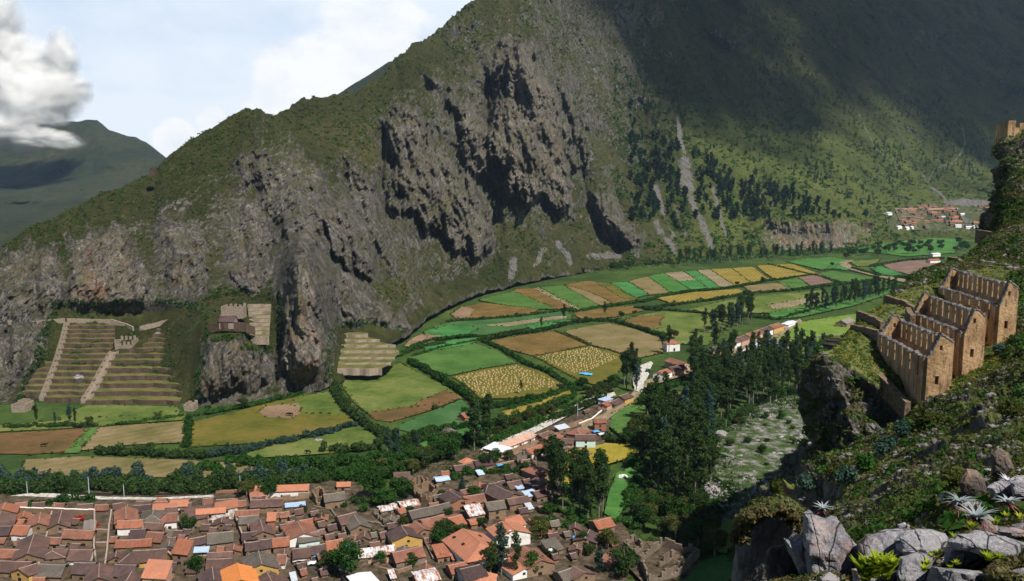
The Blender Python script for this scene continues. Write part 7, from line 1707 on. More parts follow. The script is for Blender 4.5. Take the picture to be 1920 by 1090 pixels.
i1 = area_w(free & (hc < .55),16000,.6); stones('hillside_stones', hp[i1], rg6.gamma(2,.13, len(i1)).clip(.08,.8) * np.clip(hd_[i1] / 80,.35,1.5), 'slope_stone')
pts = scatter_px([(1345,850),(1355,815),(1420,768),(1470,750),(1540,738),(1550,800),(1500,850),(1450,900),(1400,930),(1360,900)],2300,.9, random.Random(9))
C = np.array([(x, y, .2) for x, y in pts]); stones('boulder_slope', C, np.random.default_rng(1).gamma(2.0,.5, len(C)).clip(.4,4.0), 'lichen_rock', seed=8)
undergrowth('scree_bushes', [(1345,850),(1355,815),(1420,768),(1530,738),(1500,850),(1400,930),(1360,900)],420,.5,1.7, 'leaf_green', .6)
pts = scatter_px([(1300,870),(1390,860),(1425,900),(1400,950),(1365,990),(1350,985)],420,.9, random.Random(19)); C = np.array([(x, y, .2) for x, y in pts]); stones('stone_run_rubble', C, np.random.default_rng(2).gamma(2,.5, len(C)).clip(.4,3), 'lichen_rock', seed=9)
pts = scatter_px([(905,850),(960,824),(1020,797),(1060,776),(1100,752),(1150,740),(1150,744),(1100,760),(1030,800),(970,828),(910,855)],520,.9, random.Random(12)); C = np.array([(x, y, .25) for x, y in pts])
M['river_stone'] = mat_simple('white_river_stone', [(0.3,(0.42,0.40,0.36)),(0.7,(0.74,0.72,0.67))],1.0,4, coord='pos', bmp=.3)
stones('river_stones', C, np.random.default_rng(3).uniform(.4,1.4, len(C)), 'river_stone', seed=10)
pts = scatter_px([(1190,735),(1187,712),(1192,697),(1204,688),(1222,681),(1216,700),(1205,736)],420,1.0, random.Random(13)); C = np.array([(x, y, .25) for x, y in pts]); stones('river_bed_stones', C, np.random.default_rng(4).uniform(.4,1.6, len(C)), 'river_stone', seed=11)
pts = scatter_px([(20,931),(200,934),(400,933),(400,939),(200,941),(20,938)],420,1.0, random.Random(14)); C = np.array([(x, y, .2) for x, y in pts]); stones('stream_stones', C, np.random.default_rng(5).uniform(.4,1.2, len(C)), 'river_stone', seed=12)

# ================================================================ foreground rocks
def near_rock_mat():
 m, t, bs, out = new_mat('grey_fissured_rock'); pos = t.add('ShaderNodeNewGeometry').outputs['Position']
 a = t.noise(pos, 2.2,8,0.72,.3); b = t.noise(pos, 16,8,0.8); c = t.noise(pos, 60,4,.8)
 f = t.math('ADD', t.math('MULTIPLY', a, .42), t.math('ADD', t.math('MULTIPLY', b, .36), t.math('MULTIPLY', c, .22)))
 col = t.ramp(f, [(0.36,(0.070,0.066,0.075)),(0.46,(0.21,0.20,0.22)),(0.55,(0.40,0.385,0.40)),(0.68,(0.64,0.62,0.64))])
 col = t.mix(t.ramp(t.noise(pos, 1.3,5,.6),[(0.54,0),(0.66,.65)]), col, (0.46,0.28,0.22))
 vo = t.add('ShaderNodeTexVoronoi', feature='DISTANCE_TO_EDGE'); vo.inputs['Scale'].default_value = 1.9; t.l.new(t.mapping(pos, (1.6,.8,.7),(.3,.2,.5)), vo.inputs['Vector'])
 cr = t.ramp(vo.outputs['Distance'],[(0.0,1.0),(0.022,0.0)])
 col = t.mix(t.math('MULTIPLY', cr, .75), col, (0.03,0.028,0.03)); t.l.new(col, bs.inputs['Base Color'])
 bump(t, bs, t.math('SUBTRACT', f, t.math('MULTIPLY', cr, .5)),1.0,.10); return m
M['near_rock'] = near_rock_mat()
M['orange_rock'] = mat_simple('orange_stained_rock', [(0.36,(0.030,0.026,0.028)),(0.48,(0.085,0.072,0.068)),(0.60,(0.19,0.14,0.11)),(0.72,(0.40,0.22,0.13))],2.4,8, coord='pos', stretch=(2,2,.6), bmp=1.0, bd=.15, big=.9)
def rock(px, Y, thick, lab, mat='near_rock', seed=1, tilt=0.0, dome=.30, sub=46, front=0.0, cracks=()):
 """a boulder whose outline is given; front face domed towards the viewer, flat broken facets, real thickness behind"""
 rg = np.random.default_rng(seed); n = sub; us_ = [p[0] for p in px]; vs_ = [p[1] for p in px]; cu, cv = sum(us_) / len(px), sum(vs_) / len(px)
 out_ = np.array(dens(px, 7)); m_ = len(out_); rings = 22; V = []
 sizeY = Y / F * max(max(us_) - min(us_), max(vs_) - min(vs_))
 for r in range(rings + 1):
  f = r / rings; q = np.stack([cu + (out_[:, 0] - cu) * f, cv + (out_[:, 1] - cv) * f],1)
  yy = Y - sizeY * dome * np.sqrt(np.clip(1 - f ** 2.6,0,1)) + tilt * (cv - q[:, 1]) / F * Y + front * (q[:, 0] - cu) / F * Y
  p3, _ = unproject(q[:, 0], q[:, 1], yy); V.append(p3)
 V = np.array(V)
 for f, dk in ((.93,.35),(.80,.75),(.45,1.0),(0.02,1.0)):
  q = np.stack([cu + (out_[:, 0] - cu) * f, cv + (out_[:, 1] - cv) * f],1); yy = Y + thick * dk + tilt * (cv - q[:, 1]) / F * Y + front * (q[:, 0] - cu) / F * Y
  p3, _ = unproject(q[:, 0], q[:, 1], yy); V = np.concatenate([V, p3[None]],0)
 x, y, z = V[..., 0], V[..., 1], V[..., 2]; k = 1.0 / max(.25, sizeY)
 d = (ridged(x * 1.9 * k, y * 1.9 * k, z * 1.9 * k + seed, 4) - .3) * sizeY * .085 + fbm(x * 9 * k, y * 9 * k, z * 9 * k, 4) * sizeY * .018
 st_ = np.floor((x * .9 + z * .5 + fbm(x * k, y * k, z * k, 2) * .3) * 2.4 * k * 1.6) ; d += ((np.sin(st_ * 12.9) * 43758.5) % 1.0 - .5) * sizeY * .07
 ctr = V[:rings].mean((0,1)); dirn = V - ctr; dirn /= np.linalg.norm(dirn, axis=-1)[..., None] + 1e-9; dirn[..., 1] -= .6; dirn /= np.linalg.norm(dirn, axis=-1)[..., None] + 1e-9
 V = V + dirn * d[..., None]
 h, w_ = V.shape[:2]; idx = np.arange(h * w_).reshape(h, w_); nx = np.roll(idx, -1,1); q = np.stack([idx[:-1], nx[:-1], nx[1:], idx[1:]],-1).reshape(-1,4)
 me = tri_mesh('rock', V.reshape(-1,3), q, M[mat], smooth=False); o = link('rock', me); tag(o, lab, 'rock'); return o
rock([(1509,966),(1520,962),(1548,968),(1566,972),(1585,1000),(1612,1030),(1610,1060),(1604,1110),(1530,1115),(1512,1060),(1506,1010)],9.4,1.2, 'tall grey fissured rock slab with a pale rosette plant on top', seed=2, tilt=.25)
rock([(1612,1024),(1624,1004),(1660,994),(1705,992),(1725,1000),(1730,1030),(1700,1060),(1660,1070),(1615,1066)],9.0,1.0, 'flat pale rock slab right of the tall fissured one', seed=3, tilt=.9)
rock([(1682,1012),(1700,995),(1740,992),(1775,1000),(1783,1016),(1760,1034),(1715,1040),(1690,1034)],8.4,.9, 'pinkish flat rock slab in the middle of the ledge', seed=4, tilt=1.0)
rock([(1688,1045),(1720,1036),(1755,1040),(1748,1068),(1740,1110),(1690,1110),(1682,1075)],7.6,1.0, 'pale orange-stained rock block at the bottom edge', seed=5, tilt=.5)
rock([(1778,1016),(1800,1003),(1840,1000),(1880,1006),(1930,1020),(1935,1052),(1890,1052),(1850,1040),(1810,1030),(1785,1030)],7.6,.9, 'long arched grey rock at the right edge of the ledge', seed=6, tilt=.3)
rock([(1775,1030),(1810,1026),(1845,1040),(1870,1056),(1850,1072),(1800,1072),(1770,1056)],7.9,.8, 'dark rock in the shade under the long arched one', seed=7)
rock([(1850,914),(1862,905),(1900,906),(1918,912),(1925,932),(1890,936),(1856,928)],12.5,.8, 'white flat topped boulder at the right edge', seed=8, tilt=.4)
rock([(1895,905),(1912,896),(1935,905),(1935,932),(1900,930)],12.0,.8, 'pale rounded boulder beside the white flat topped one', seed=9, tilt=.3)
rock([(1838,974),(1852,966),(1868,978),(1872,1000),(1842,1004)],9.6,.5, 'small grey boulder beside the large rosette plant', seed=10)
rock([(1683,984),(1695,980),(1706,986),(1704,992),(1684,994)],10.2,.4, 'small pointed stone behind the pinkish slab', seed=11)
rock([(1800,905),(1812,880),(1830,884),(1846,898),(1850,925),(1830,935),(1806,930)],17,1.5, 'dark jagged outcrop with an orange face above the rosette plants', mat='orange_rock', seed=12)
rock([(1858,850),(1870,842),(1890,850),(1900,880),(1880,900),(1860,890)],19,1.6, 'dark upright outcrop near the right edge above the boulders', mat='orange_rock', seed=13)
rock([(1445,1030),(1470,1020),(1490,1018),(1500,1040),(1512,1100),(1500,1115),(1440,1115),(1436,1060)],9.8,1.5, 'dark rock with an orange flank at the bottom left of the ledge', mat='orange_rock', seed=14)
rock([(1470,1010),(1505,1005),(1512,1050),(1530,1090),(1500,1080),(1480,1040)],9.5,.8, 'narrow grey rock leaning against the tall fissured slab', seed=15, tilt=.2)
rock([(1600,1068),(1640,1062),(1690,1070),(1695,1112),(1600,1112)],8.2,.9, 'grey rock behind the yellow-green bush at the bottom', seed=16)
rock([(1745,1062),(1800,1068),(1850,1074),(1935,1060),(1935,1112),(1740,1112)],7.3,1.0, 'mottled grey rock along the bottom right edge', seed=17)
rock([(1868,996),(1895,990),(1935,996),(1935,1012),(1890,1010)],9.0,.6, 'low flat rock behind the arched one', seed=18)
rock([(1372,1115),(1380,1020),(1398,975),(1425,950),(1460,945),(1490,962),(1508,1000),(1500,1115)],12.5,2.5, 'dark crag topped with grey shrubs left of the tall fissured slab', mat='slope_stone', seed=19, dome=.22)
_c = []
for k in range(280):
 u = rg6.uniform(1382,1500); v = float(np.interp(u, [1382,1398,1425,1460,1490,1502],[1010,972,950,945,960,985])) + abs(rg6.normal()) * 9; _c.append(tuple(P(u, v, 12.0 - abs(rg6.normal()) * .25)))
clumps('crag_top_shrubs', np.array(_c), rg6.uniform(.06,.18, len(_c)), 'leaf_dry', 46,.20); clumps('crag_top_greens', np.array(_c[:150]) + .05, rg6.uniform(.06,.16,150), 'leaf_hill', 46,.20)
leaf_mat('leaf_silver', [(0.30,(0.10,0.14,0.12)),(0.5,(0.28,0.32,0.33)),(0.7,(0.54,0.50,0.56))],.08,.15)
leaf_mat('leaf_rust', [(0.34,(0.10,0.035,0.03)),(0.5,(0.24,0.09,0.08)),(0.66,(0.42,0.24,0.20))],.12)
def rosette(c, r, n, lm, lab, seed=1, w_=.10, droop=.55, name='rosette_plant', cat='plant', rise=.5, dead=True):
 root = empty(name, tuple(c)); rg = random.Random(seed)
 def blades(n, r, w_, droop, rise, z=0):
  V, Fc = [],[]
  for i in range(n):
   a = 2.399 * i + rg.uniform(-.2,.2); L = r * rg.uniform(.75,1.1); el = rise * rg.uniform(.5,1.5) * (1.2 - .7 * i / n) + .75 * (i / n) ** 2; k = 8; b0 = len(V)
   for j in range(k + 1):
    f = j / k; ang = el - droop * f * f * 1.7; hx = L * f * math.cos(el * (1 - f * .5)); hz = z + L * (math.sin(el) * f - droop * f * f * .75); wd = w_ * r * (1 - f) ** .7 * (.7 + .6 * math.sin(math.pi * min(1, f + .2)))
    ca, sa = math.cos(a), math.sin(a)
    for s, dz in ((-1,.25),(0,-.0),(1,.25)): V.append((hx * ca - s * wd * sa, hx * sa + s * wd * ca, hz + dz * wd))
   for j in range(k):
    q = b0 + j * 3; Fc += [(q, q + 1, q + 4, q + 3),(q + 1, q + 2, q + 5, q + 4)]
  return V, Fc
 V, Fc = blades(n, r, w_, droop, rise); o = link('leaves', tri_mesh('leaves', V, Fc, M[lm], smooth=True), None, root)
 if dead:
  V, Fc = blades(n, r * .7, w_ * .8,.9,.15,-.05 * r); link('dead_leaves', tri_mesh('dead_leaves', V, Fc, M['leaf_rust'], smooth=True), None, root)
 tag(root, lab, cat); return root
rosette(P(1830,973,8.6),.24,38, 'leaf_silver', 'large silvery spiky rosette plant on the ledge', 1,.07,.34, rise=.6)
rosette(P(1798,948,9.2),.24,24, 'leaf_silver', 'pale rosette plant with arching leaves left behind the large silvery one', 2,.07,.75, rise=1.0)
rosette(P(1543,957,9.6),.15,18, 'leaf_silver', 'white rosette plant on the tip of the tall fissured slab', 3,.10,.5, rise=.8)
rosette(P(1890,945,9.8),.22,16, 'leaf_silver', 'pale rosette plant at the right edge among red leaves', 4,.09,.6, rise=.8)
rosette(P(1890,905,13),.20,16, 'leaf_silver', 'small pale rosette plant on the white flat topped boulder', 5,.08,.4, rise=.7, dead=False)
rosette(P(1478,985,12),.25,22, 'leaf_dry', 'dry greyish tuft left of the tall fissured slab', 6,.05,.5, rise=1.0, dead=False)
def succulent(u, v, Y, r, lab, seed):
 rosette(P(u, v, Y), r, 12, 'leaf_yellow', lab, seed, .22,.1, 'succulent', 'succulent', 1.1, dead=False)
rg7 = random.Random(8)
for k, (u, v, r, lb) in enumerate([(1615,1075,.16, 'leftmost'),(1632,1068,.17, 'second'),(1648,1064,.17, 'third'),(1664,1068,.15, 'fourth'),(1640,1084,.17, 'lower middle'),(1622,1090,.16, 'lowest left'),(1660,1086,.16, 'lowest right'),(1676,1060,.11, 'small uppermost')]):
 succulent(u, v, 7.4, r, lb + ' yellow-green tuft of the succulent bush at the bottom edge', k)
for k, (u, v, Y, r, lb) in enumerate([(1748,1048,7.6,.07, 'on the edge left of the arched rock'),(1760,1040,7.6,.06, 'higher on the edge left of the arched rock'),(1788,1010,7.8,.07, 'at the left tip of the arched rock'),(1820,990,8.2,.08, 'just below the large silvery rosette'),(1865,985,8.6,.09, 'right of the small grey boulder'),(1885,970,9.0,.07, 'right of the large silvery rosette'),(1912,975,9.0,.09, 'at the right edge'),
       (1852,1052,7.2,.10, 'upright in the shade under the arched rock'),(1876,1050,7.2,.08, 'right one in the shade under the arched rock'),(1793,1060,7.4,.06, 'low in the shade left under the arched rock'),(1732,1072,7.3,.08, 'beside the orange-stained block'),(1738,1060,7.5,.07, 'just above the orange-stained block'),(1782,1068,7.3,.05, 'tiny, at the foot of the dark shaded rock')]):
 succulent(u, v, Y, r, 'small yellow-green succulent ' + lb, 40 + k)
i1 = np.flatnonzero(hvis & (hd_ < 22) & (hU > 1380)); i1 = rg6.choice(i1, min(2600, len(i1)), replace=False)
clumps('ledge_dry_cover', hp[i1], rg6.uniform(.03,.10, len(i1)) * np.clip(hd_[i1] / 9,.8,2), 'leaf_dry', 34,.20)
i1 = rg6.choice(np.flatnonzero(hvis & (hd_ < 30) & (hU > 1380)),900, replace=False); clumps('ledge_green_cover', hp[i1], rg6.uniform(.04,.14, len(i1)) * np.clip(hd_[i1] / 9,.8,2), 'leaf_olive', 38,.20)
i1 = rg6.choice(np.flatnonzero(hvis & (hd_ < 30) & (hU > 1380)),700, replace=False); stones('ledge_stones', hp[i1], rg6.uniform(.03,.16, len(i1)) * np.clip(hd_[i1] / 9,.8,2.5), 'lichen_rock')
for u, v, s, lb in ((1620,880,.55, 'dark green shrub on the crest left of the gully'),(1590,905,.5, 'green shrub lower on the crest left of the gully'),(1660,850,.5, 'green shrub higher on the crest above the dark cliff'),(1735,800,.55, 'pale green shrub on the crest below the storehouses'),(1690,815,.5, 'shrub between the crest and the dark cliff'),(1505,915,.5, 'green shrub near the lower end of the crest'),(1790,910,.22, 'green shrub above the rosette plants'),
     (1850,640,.6, 'green shrub right of the lowest gables'),(1870,660,.5, 'shrub on the slope right of the middle storehouse'),(1560,895,.45, 'shrub hanging at the cliff edge'),(1460,925,.6, 'bush at the outer end of the dark cliff'),(1895,780,.35, 'dark shrub on the stony slope at the right edge')):
 p = on_hill(u, v); plant_tree('bush', tuple(p), s * 1.2, label=lb, cat='shrub', trunk=True)
# ================================================================ smaller things in the valley and the town
def boulder(u, v, r, mat, lab, seed, z=0.0, flat=.8, p=None, cat='boulder'):
 bm = bmesh.new(); bmesh.ops.create_icosphere(bm, subdivisions=4, radius=1.0)
 for w in bm.verts:
  c = w.co; d = 1 + .35 * (float(ridged(c.x * .9 + seed, c.y * .9, c.z * .9,3)) - .3) + .10 * float(perlin(c.x * 3, c.y * 3, c.z * 3 + seed)); w.co = Vector((c.x * d * r, c.y * d * r * .85,(c.z * d * .9 + .25) * r * flat))
 me = bpy.data.meshes.new('boulder'); bm.to_mesh(me); bm.free(); me.materials.append(M[mat]); o = link('boulder', me); o.location = p or G(u, v, z); tag(o, lab, cat); return o
boulder(843,822,5.2, 'orange_rock', 'huge dark boulder among the trees behind the town', 1)
boulder(148,712,2.6, 'lichen_rock', 'pale boulder lying on the left terraces', 2, p=P(148,711,492))
boulder(296,628,2.0, 'lichen_rock', 'grey boulder at the upper left corner of the right terraces', 3, p=P(296,629,543))
boulder(282,690,1.2, 'orange_rock', 'small dark boulder on the right terraces', 4, p=P(282,692,503))
boulder(1168,898,2.0, 'river_stone', 'white boulder in the forest meadow', 5)
boulder(598,826,1.8, 'lichen_rock', 'pale heap of stones on the lower meadow', 6, flat=.35)
boulder(1262,944,2.2, 'lichen_rock', 'pale boulder in the lower wood', 7); boulder(1443,970,1.6, 'lichen_rock', 'pale boulder at the foot of the dark cliff', 8)
boulder(1352,818,3.0, 'lichen_rock', 'large pale boulder at the upper left of the boulder slope', 9); boulder(1446,975 - 190,2.6, 'lichen_rock', 'large pale boulder in the middle of the boulder slope', 10)
c = G(1098,701,.9); m = MB(); xs = np.linspace(-4.2,4.2,8); ys = np.linspace(-2.6,2.6,6); V = [(x, y, .25 * math.sin(x * 1.3 + y) + .5 * math.exp(-(x * x + y * y) / 8)) for x in xs for y in ys]
Fc = [(i * 6 + j, (i + 1) * 6 + j, (i + 1) * 6 + j + 1, i * 6 + j + 1) for i in range(7) for j in range(5)]
M['blue_plastic'] = mat_simple('blue_plastic', [(0.3,(0.05,0.30,0.62)),(0.7,(0.10,0.44,0.78))],1,2,.4, bmp=0)
o = link('plastic_sheet', tri_mesh('plastic_sheet', V, Fc, M['blue_plastic'], True)); o.location = c; o.rotation_euler.z = -.4; o.modifiers.new('thickness', 'SOLIDIFY').thickness = .05; tag(o, 'bright blue plastic sheet spread on the mown field', 'tarpaulin')
def tarp(u, v, w_, d_, z, lab, rz=0.3, mt='blue_plastic'):
 V = [(x * w_ / 2, y * d_ / 2,.12 * math.sin(x * 5 + y * 3) - .25 * abs(x)) for x in np.linspace(-1,1,6) for y in np.linspace(-1,1,5)]; Fc = [(i * 5 + j, (i + 1) * 5 + j, (i + 1) * 5 + j + 1, i * 5 + j + 1) for i in range(5) for j in range(4)]
 root = empty('tarpaulin', tuple(G(u, v, 0)), rz); s = link('sheet', tri_mesh('sheet', V, Fc, M[mt], True), None, root); s.location.z = z; s.modifiers.new('thickness', 'SOLIDIFY').thickness = .04
 for a in (-1,1):
  for b in (-1,1): q = MB(); q.box(a * w_ * .46 - .05, a * w_ * .46 + .05, b * d_ * .46 - .05, b * d_ * .46 + .05,0, z - .3); q.build('post', M['wood'], root)
 tag(root, lab, 'tarpaulin')
tarp(653,1036,3.0,3.0,2.6, 'blue tarpaulin on posts beside the yellow walled house'); tarp(594,1052,2.6,3.0,2.4, 'smaller blue tarpaulin below the dark purplish roof'); tarp(1273,1,.1,.1,1, '') if False else None
tarp(940,881,4.0,2.0,2.4, 'blue awning in the yard above the small town pasture'); tarp(1118,816,3.5,3.0,2.2, 'blue tarpaulin right of the pale green house'); tarp(1085,1020,4.5,3.0,2.8, 'blue and white tarpaulin on a round adobe wall at the lower right', mt='blue_plastic')
tarp(562,1060,4.6,3.2,2.4, 'crumpled white sheet over a yard at the bottom', mt='white_tin'); tarp(585,1066,3.0,2.4,2.2, 'small white sheet right of the crumpled one', mt='white_tin'); tarp(1130,820,4.5,3.0,2.0, 'white sheet beside the blue tarpaulin near the pale green house', mt='white_tin')
tarp(243,1041,2.6,2.2,2.6, 'orange awning beside the first street', mt='bright')
def cow(u, v, lab, mat, rz, seed):
 g = G(u, v, .3); bm = bmesh.new(); sk = bm.verts.layers.skin.verify(); rg = random.Random(seed)
 def vt(x, y, z, r):
  w = bm.verts.new((x, y, z)); w[sk].radius = (r, r); return w
 hip, mid, sh, nk, hd, mz = vt(-.75,0,1.15,.34), vt(0,0,1.08,.40), vt(.7,0,1.15,.34), vt(1.05,0,1.2,.20), vt(1.35,0,.95,.16), vt(1.6,0,.62,.10)
 hip[sk].use_root = True
 for a, b in ((hip, mid),(mid, sh),(sh, nk),(nk, hd),(hd, mz)): bm.edges.new((a, b))
 for bx, base_ in ((-.8, hip),(.7, sh)):
  for s in (-.24,.24): k = vt(bx + .05, s, .72,.13); f = vt(bx, s, .36,.075); e = vt(bx + .02, s, .02,.07); bm.edges.new((base_, k)); bm.edges.new((k, f)); bm.edges.new((f, e))
 t_ = vt(-1.12,0,.9,.05); t2 = vt(-1.16,0,.45,.04); bm.edges.new((hip, t_)); bm.edges.new((t_, t2))
 for s in (-1,1): h1 = vt(1.34, s * .24,1.12,.045); bm.edges.new((hd, h1))
 me = bpy.data.meshes.new('cow'); bm.to_mesh(me); bm.free(); me.materials.append(M[mat]); o = link('cow', me); o.modifiers.new('skin', 'SKIN'); sb = o.modifiers.new('smooth', 'SUBSURF'); sb.levels = 1; sb.render_levels = 1
 o.location = g; o.rotation_euler.z = rz; o.scale = (1.25,) * 3; tag(o, lab, 'cow')
M['black_hide'] = mat_simple('black_hide', [(0.4,(0.008,0.007,0.007)),(0.6,(0.018,0.015,0.013))],2,2, bmp=0); M['brown_hide'] = mat_simple('brown_hide', [(0.4,(0.05,0.022,0.012)),(0.6,(0.09,0.04,0.02))],2,2, bmp=0)
cow(541,780, 'black cow on the bare patch of the hay field, left one of the pair', 'black_hide', .2,1); cow(546,780, 'black cow on the bare patch of the hay field, right one of the pair', 'black_hide', 2.6,2)
cow(578,851, 'black cow with its head down, leftmost on the lower meadow', 'black_hide', 2.9,3); cow(689,840, 'dark cow on the right end of the lower meadow', 'black_hide', .4,4); cow(671,845, 'brown cow left of the dark one on the lower meadow', 'brown_hide', 1.2,5)
cow(82,838, 'dark cow on the red field at the left', 'black_hide', .4,6); cow(157,838, 'dark cow on the path beside the fallow field', 'brown_hide', 1.4,7)
def hut():
 house(864,776,871,774,5.0,2.4,1.8, 'orange', 'brick', 'gable', 'tiny reddish mud hut in the potato field', name='hut', cat='hut', skew=.2)
hut()
house(1740,486,1760,485,9,4,2, 'orange', 'white', 'gable', 'lone farmhouse beyond the purple field', name='house', skew=.2, door=None)
house(1745,475,1760,474,9,3.5,1.2, 'white_tin', 'white', 'gable', 'white roofed farmhouse near the foot of the grassy hillside', name='house', skew=.2, door=None)
def pole(u, v, h, lab, arm=True):
 root = empty('utility_pole', tuple(G(u, v, 0))); V, Fc = tube([(0,0,-.5),(0,0, h * .5),(0,0, h)],[.17,.15,.11],8); link('post', tri_mesh('post', V, Fc, M['tin'], True), None, root)
 if arm:
  m = MB(); m.box(-.9,.9,-.06,.06, h - .8, h - .65); m.build('crossarm', M['wood'], root)
 tag(root, lab, 'utility pole')
pole(168,937,9.5, 'tallest utility pole at the tree belt left of the first street'); pole(52,932,6.5, 'utility pole at the far left by the stream'); pole(103,960,3.0, 'short pole on the long adobe wall'); pole(233,935,6, 'utility pole between the tree belts')
pole(451,925,7.5, 'utility pole left of the school building'); pole(375,929,5, 'pole at the gap right of the first tree belt'); pole(997,836,8, 'utility pole on the dirt plaza'); pole(1083,784,8, 'utility pole beside the tall orange-brown house')
def lamp():
 root = empty('street_lamp', tuple(G(965,1034,0))); V, Fc = tube([(0,0,-.3),(0,0,3.5),(0,0,7)],[.10,.09,.07],8); link('post', tri_mesh('post', V, Fc, M['tin'], True), None, root)
 V, Fc = tube([(0,0,6.9),(-.6,0,7.5),(-1.3,0,7.6)],[.06,.05,.05],6); link('arm', tri_mesh('arm', V, Fc, M['tin'], True), None, root)
 m = MB(); m.hexa([(-2.0,-.18,7.45),(-1.2,-.18,7.52),(-1.2,.18,7.52),(-2.0,.18,7.45)],[(-1.9,-.12,7.62),(-1.2,-.12,7.7),(-1.2,.12,7.7),(-1.9,.12,7.62)]); m.build('lamp_head', M['white'], root); tag(root, 'grey street lamp left of the two toned red gable house', 'street lamp')
lamp()
def tank():
 root = empty('water_tank', tuple(G(1032,1049,0))); V, Fc = tube([(0,0,1.6),(0,0,1.7),(0,0,3.2),(0,0,3.7),(0,0,3.9)],[.3,1.0,1.05,.6,.3],16); link('tank_body', tri_mesh('tank_body', V, Fc, M['white'], True), None, root)
 for a in range(4): q = MB(); x, y = .7 * math.cos(a * 1.57 + .78),.7 * math.sin(a * 1.57 + .78); q.box(x - .07, x + .07, y - .07, y + .07,0,1.75); q.build('leg', M['wood'], root)
 tag(root, 'round white water tank on legs beside the tan shed roof', 'water tank')
tank()
def gw(name, px, h, lab, mat='adobe', cap='mortar', th=.5, jag=.12):
 return wall_line(name, [G(u, v, 0) for u, v in px], h, th, mat, lab, 'wall', 2.2, cap, jag=jag)
gw('yard_wall', [(18,965),(60,966),(110,968),(178,970)],3.0, 'long adobe wall with a pale coping behind the left block', cap='white')
gw('yard_wall', [(178,970),(178,1000),(177,1040),(180,1060)],3.0, 'adobe wall running down inside the left block beside the garden')
gw('yard_wall', [(210,968),(205,1000),(202,1040),(198,1070)],2.6, 'adobe wall along the left side of the first street')
gw('yard_wall', [(98,970),(92,1000),(82,1040),(70,1085)],2.4, 'adobe wall down the middle of the left block')
gw('yard_wall', [(181,1004),(205,1004)],2.2, 'short adobe wall crossing the narrow garden by the street')
gw('yard_wall', [(181,1030),(204,1030)],2.4, 'short adobe wall below the narrow garden by the street')
gw('yard_wall', [(118,1012),(178,1013)],2.6, 'low adobe wall with doorways below the long two storey house')
gw('yard_wall', [(310,985),(312,1005),(320,1020),(332,1030)],1.8, 'curved stone wall along the garden lane', 'stone', 'stone')
gw('yard_wall', [(325,985),(335,1005),(345,1022)],1.2, 'low rubble wall left of the leafy courtyard', 'stone', 'stone', jag=.3)
gw('yard_wall', [(432,958),(444,985),(455,1015),(466,1050)],2.6, 'adobe wall along the right side of the second street')
gw('yard_wall', [(340,1055),(390,1052)],2.2, 'broken adobe wall with niches left of the bright orange gable', jag=.5)
gw('yard_wall', [(310,1040),(325,1055),(340,1056)],2.2, 'adobe wall below the square orange-brown roof')
gw('yard_wall', [(530,944),(560,941),(582,938)],3.0, 'ruined adobe wall beside the tan adobe barn', jag=.6)
gw('yard_wall', [(405,930),(440,928),(470,930)],2.0, 'brown wall at the back edge of town left of the school building', 'brick', 'adobe')
gw('yard_wall', [(660,990),(690,985),(715,992),(735,1002)],1.6, 'rubble wall across the rough ground in the town centre', 'stone', 'stone', jag=.5)
gw('yard_wall', [(645,1015),(690,1015),(730,1022)],1.8, 'long broken wall above the rusting tin roof', 'stone', 'stone', jag=.4)
gw('yard_wall', [(650,1028),(665,1024),(668,1012)],2.0, 'small brick enclosure beside the yellow walled house', 'brick', 'brick')
gw('yard_wall', [(690,1062),(730,1060),(770,1066),(800,1060)],2.2, 'adobe yard wall in front of the long red-brown roof', 'pinkw', 'adobe', jag=.3)
gw('yard_wall', [(712,1075),(745,1082),(772,1072)],2.4, 'yard wall with dark niches at the bottom', 'adobe', 'adobe', jag=.5)
gw('yard_wall', [(800,1030),(812,1055),(830,1062)],1.8, 'stone wall left of the largest pink-orange roof', 'stone', 'stone', jag=.3)
gw('yard_wall', [(880,965),(905,990),(925,1012),(948,1032)],2.4, 'long wall with an orange tiled coping between the two pale orange buildings', 'adobe', 'orange')
gw('yard_wall', [(990,985),(1005,998),(1012,1008)],2.6, 'pink garden wall right of the pale orange compound', 'pinkw', 'pale')
gw('yard_wall', [(985,1012),(1012,1006)],2.2, 'low wall closing the pale orange compound', 'pinkw', 'pale')
gw('yard_wall', [(1030,995),(1055,990),(1075,1000),(1082,1015)],1.6, 'tumbled stone wall left of the brown gable by the forest', 'stone', 'stone', jag=.5)
gw('yard_wall', [(1000,868),(960,872),(930,878)],1.8, 'wall along the upper lane above the small town pasture')
gw('yard_wall', [(975,940),(1010,934),(1030,930)],2.0, 'adobe wall in front of the tall dark trees')
gw('yard_wall', [(1060,862),(1090,862),(1110,856)],2.0, 'low wall in front of the pale green house', 'adobe', 'adobe')
gw('yard_wall', [(1085,800),(1110,790),(1128,775)],1.6, 'pale wall along the road in the hamlet', 'pinkw', 'white')
gw('yard_wall', [(900,860),(930,852),(960,862)],1.8, 'wall below the broad white tin roof')
gw('yard_wall', [(1465,640),(1500,640),(1540,634),(1580,632)],1.6, 'curved brown wall on the bright lawn', 'stone', 'stone', 1.2)
gw('yard_wall', [(1385,664),(1430,648),(1450,640)],2.0, 'long pale wall in front of the far road houses', 'white', 'tin')
gw('yard_wall', [(345,1000),(352,1012),(348,1020)],1.5, 'short wall in the leafy courtyard')
gw('yard_wall', [(500,1000),(545,996)],2.0, 'wall behind the long two toned roof'); gw('yard_wall', [(588,955),(620,962),(630,975)],1.5, 'low wall right of the shrub garden', 'stone', 'stone', jag=.4)
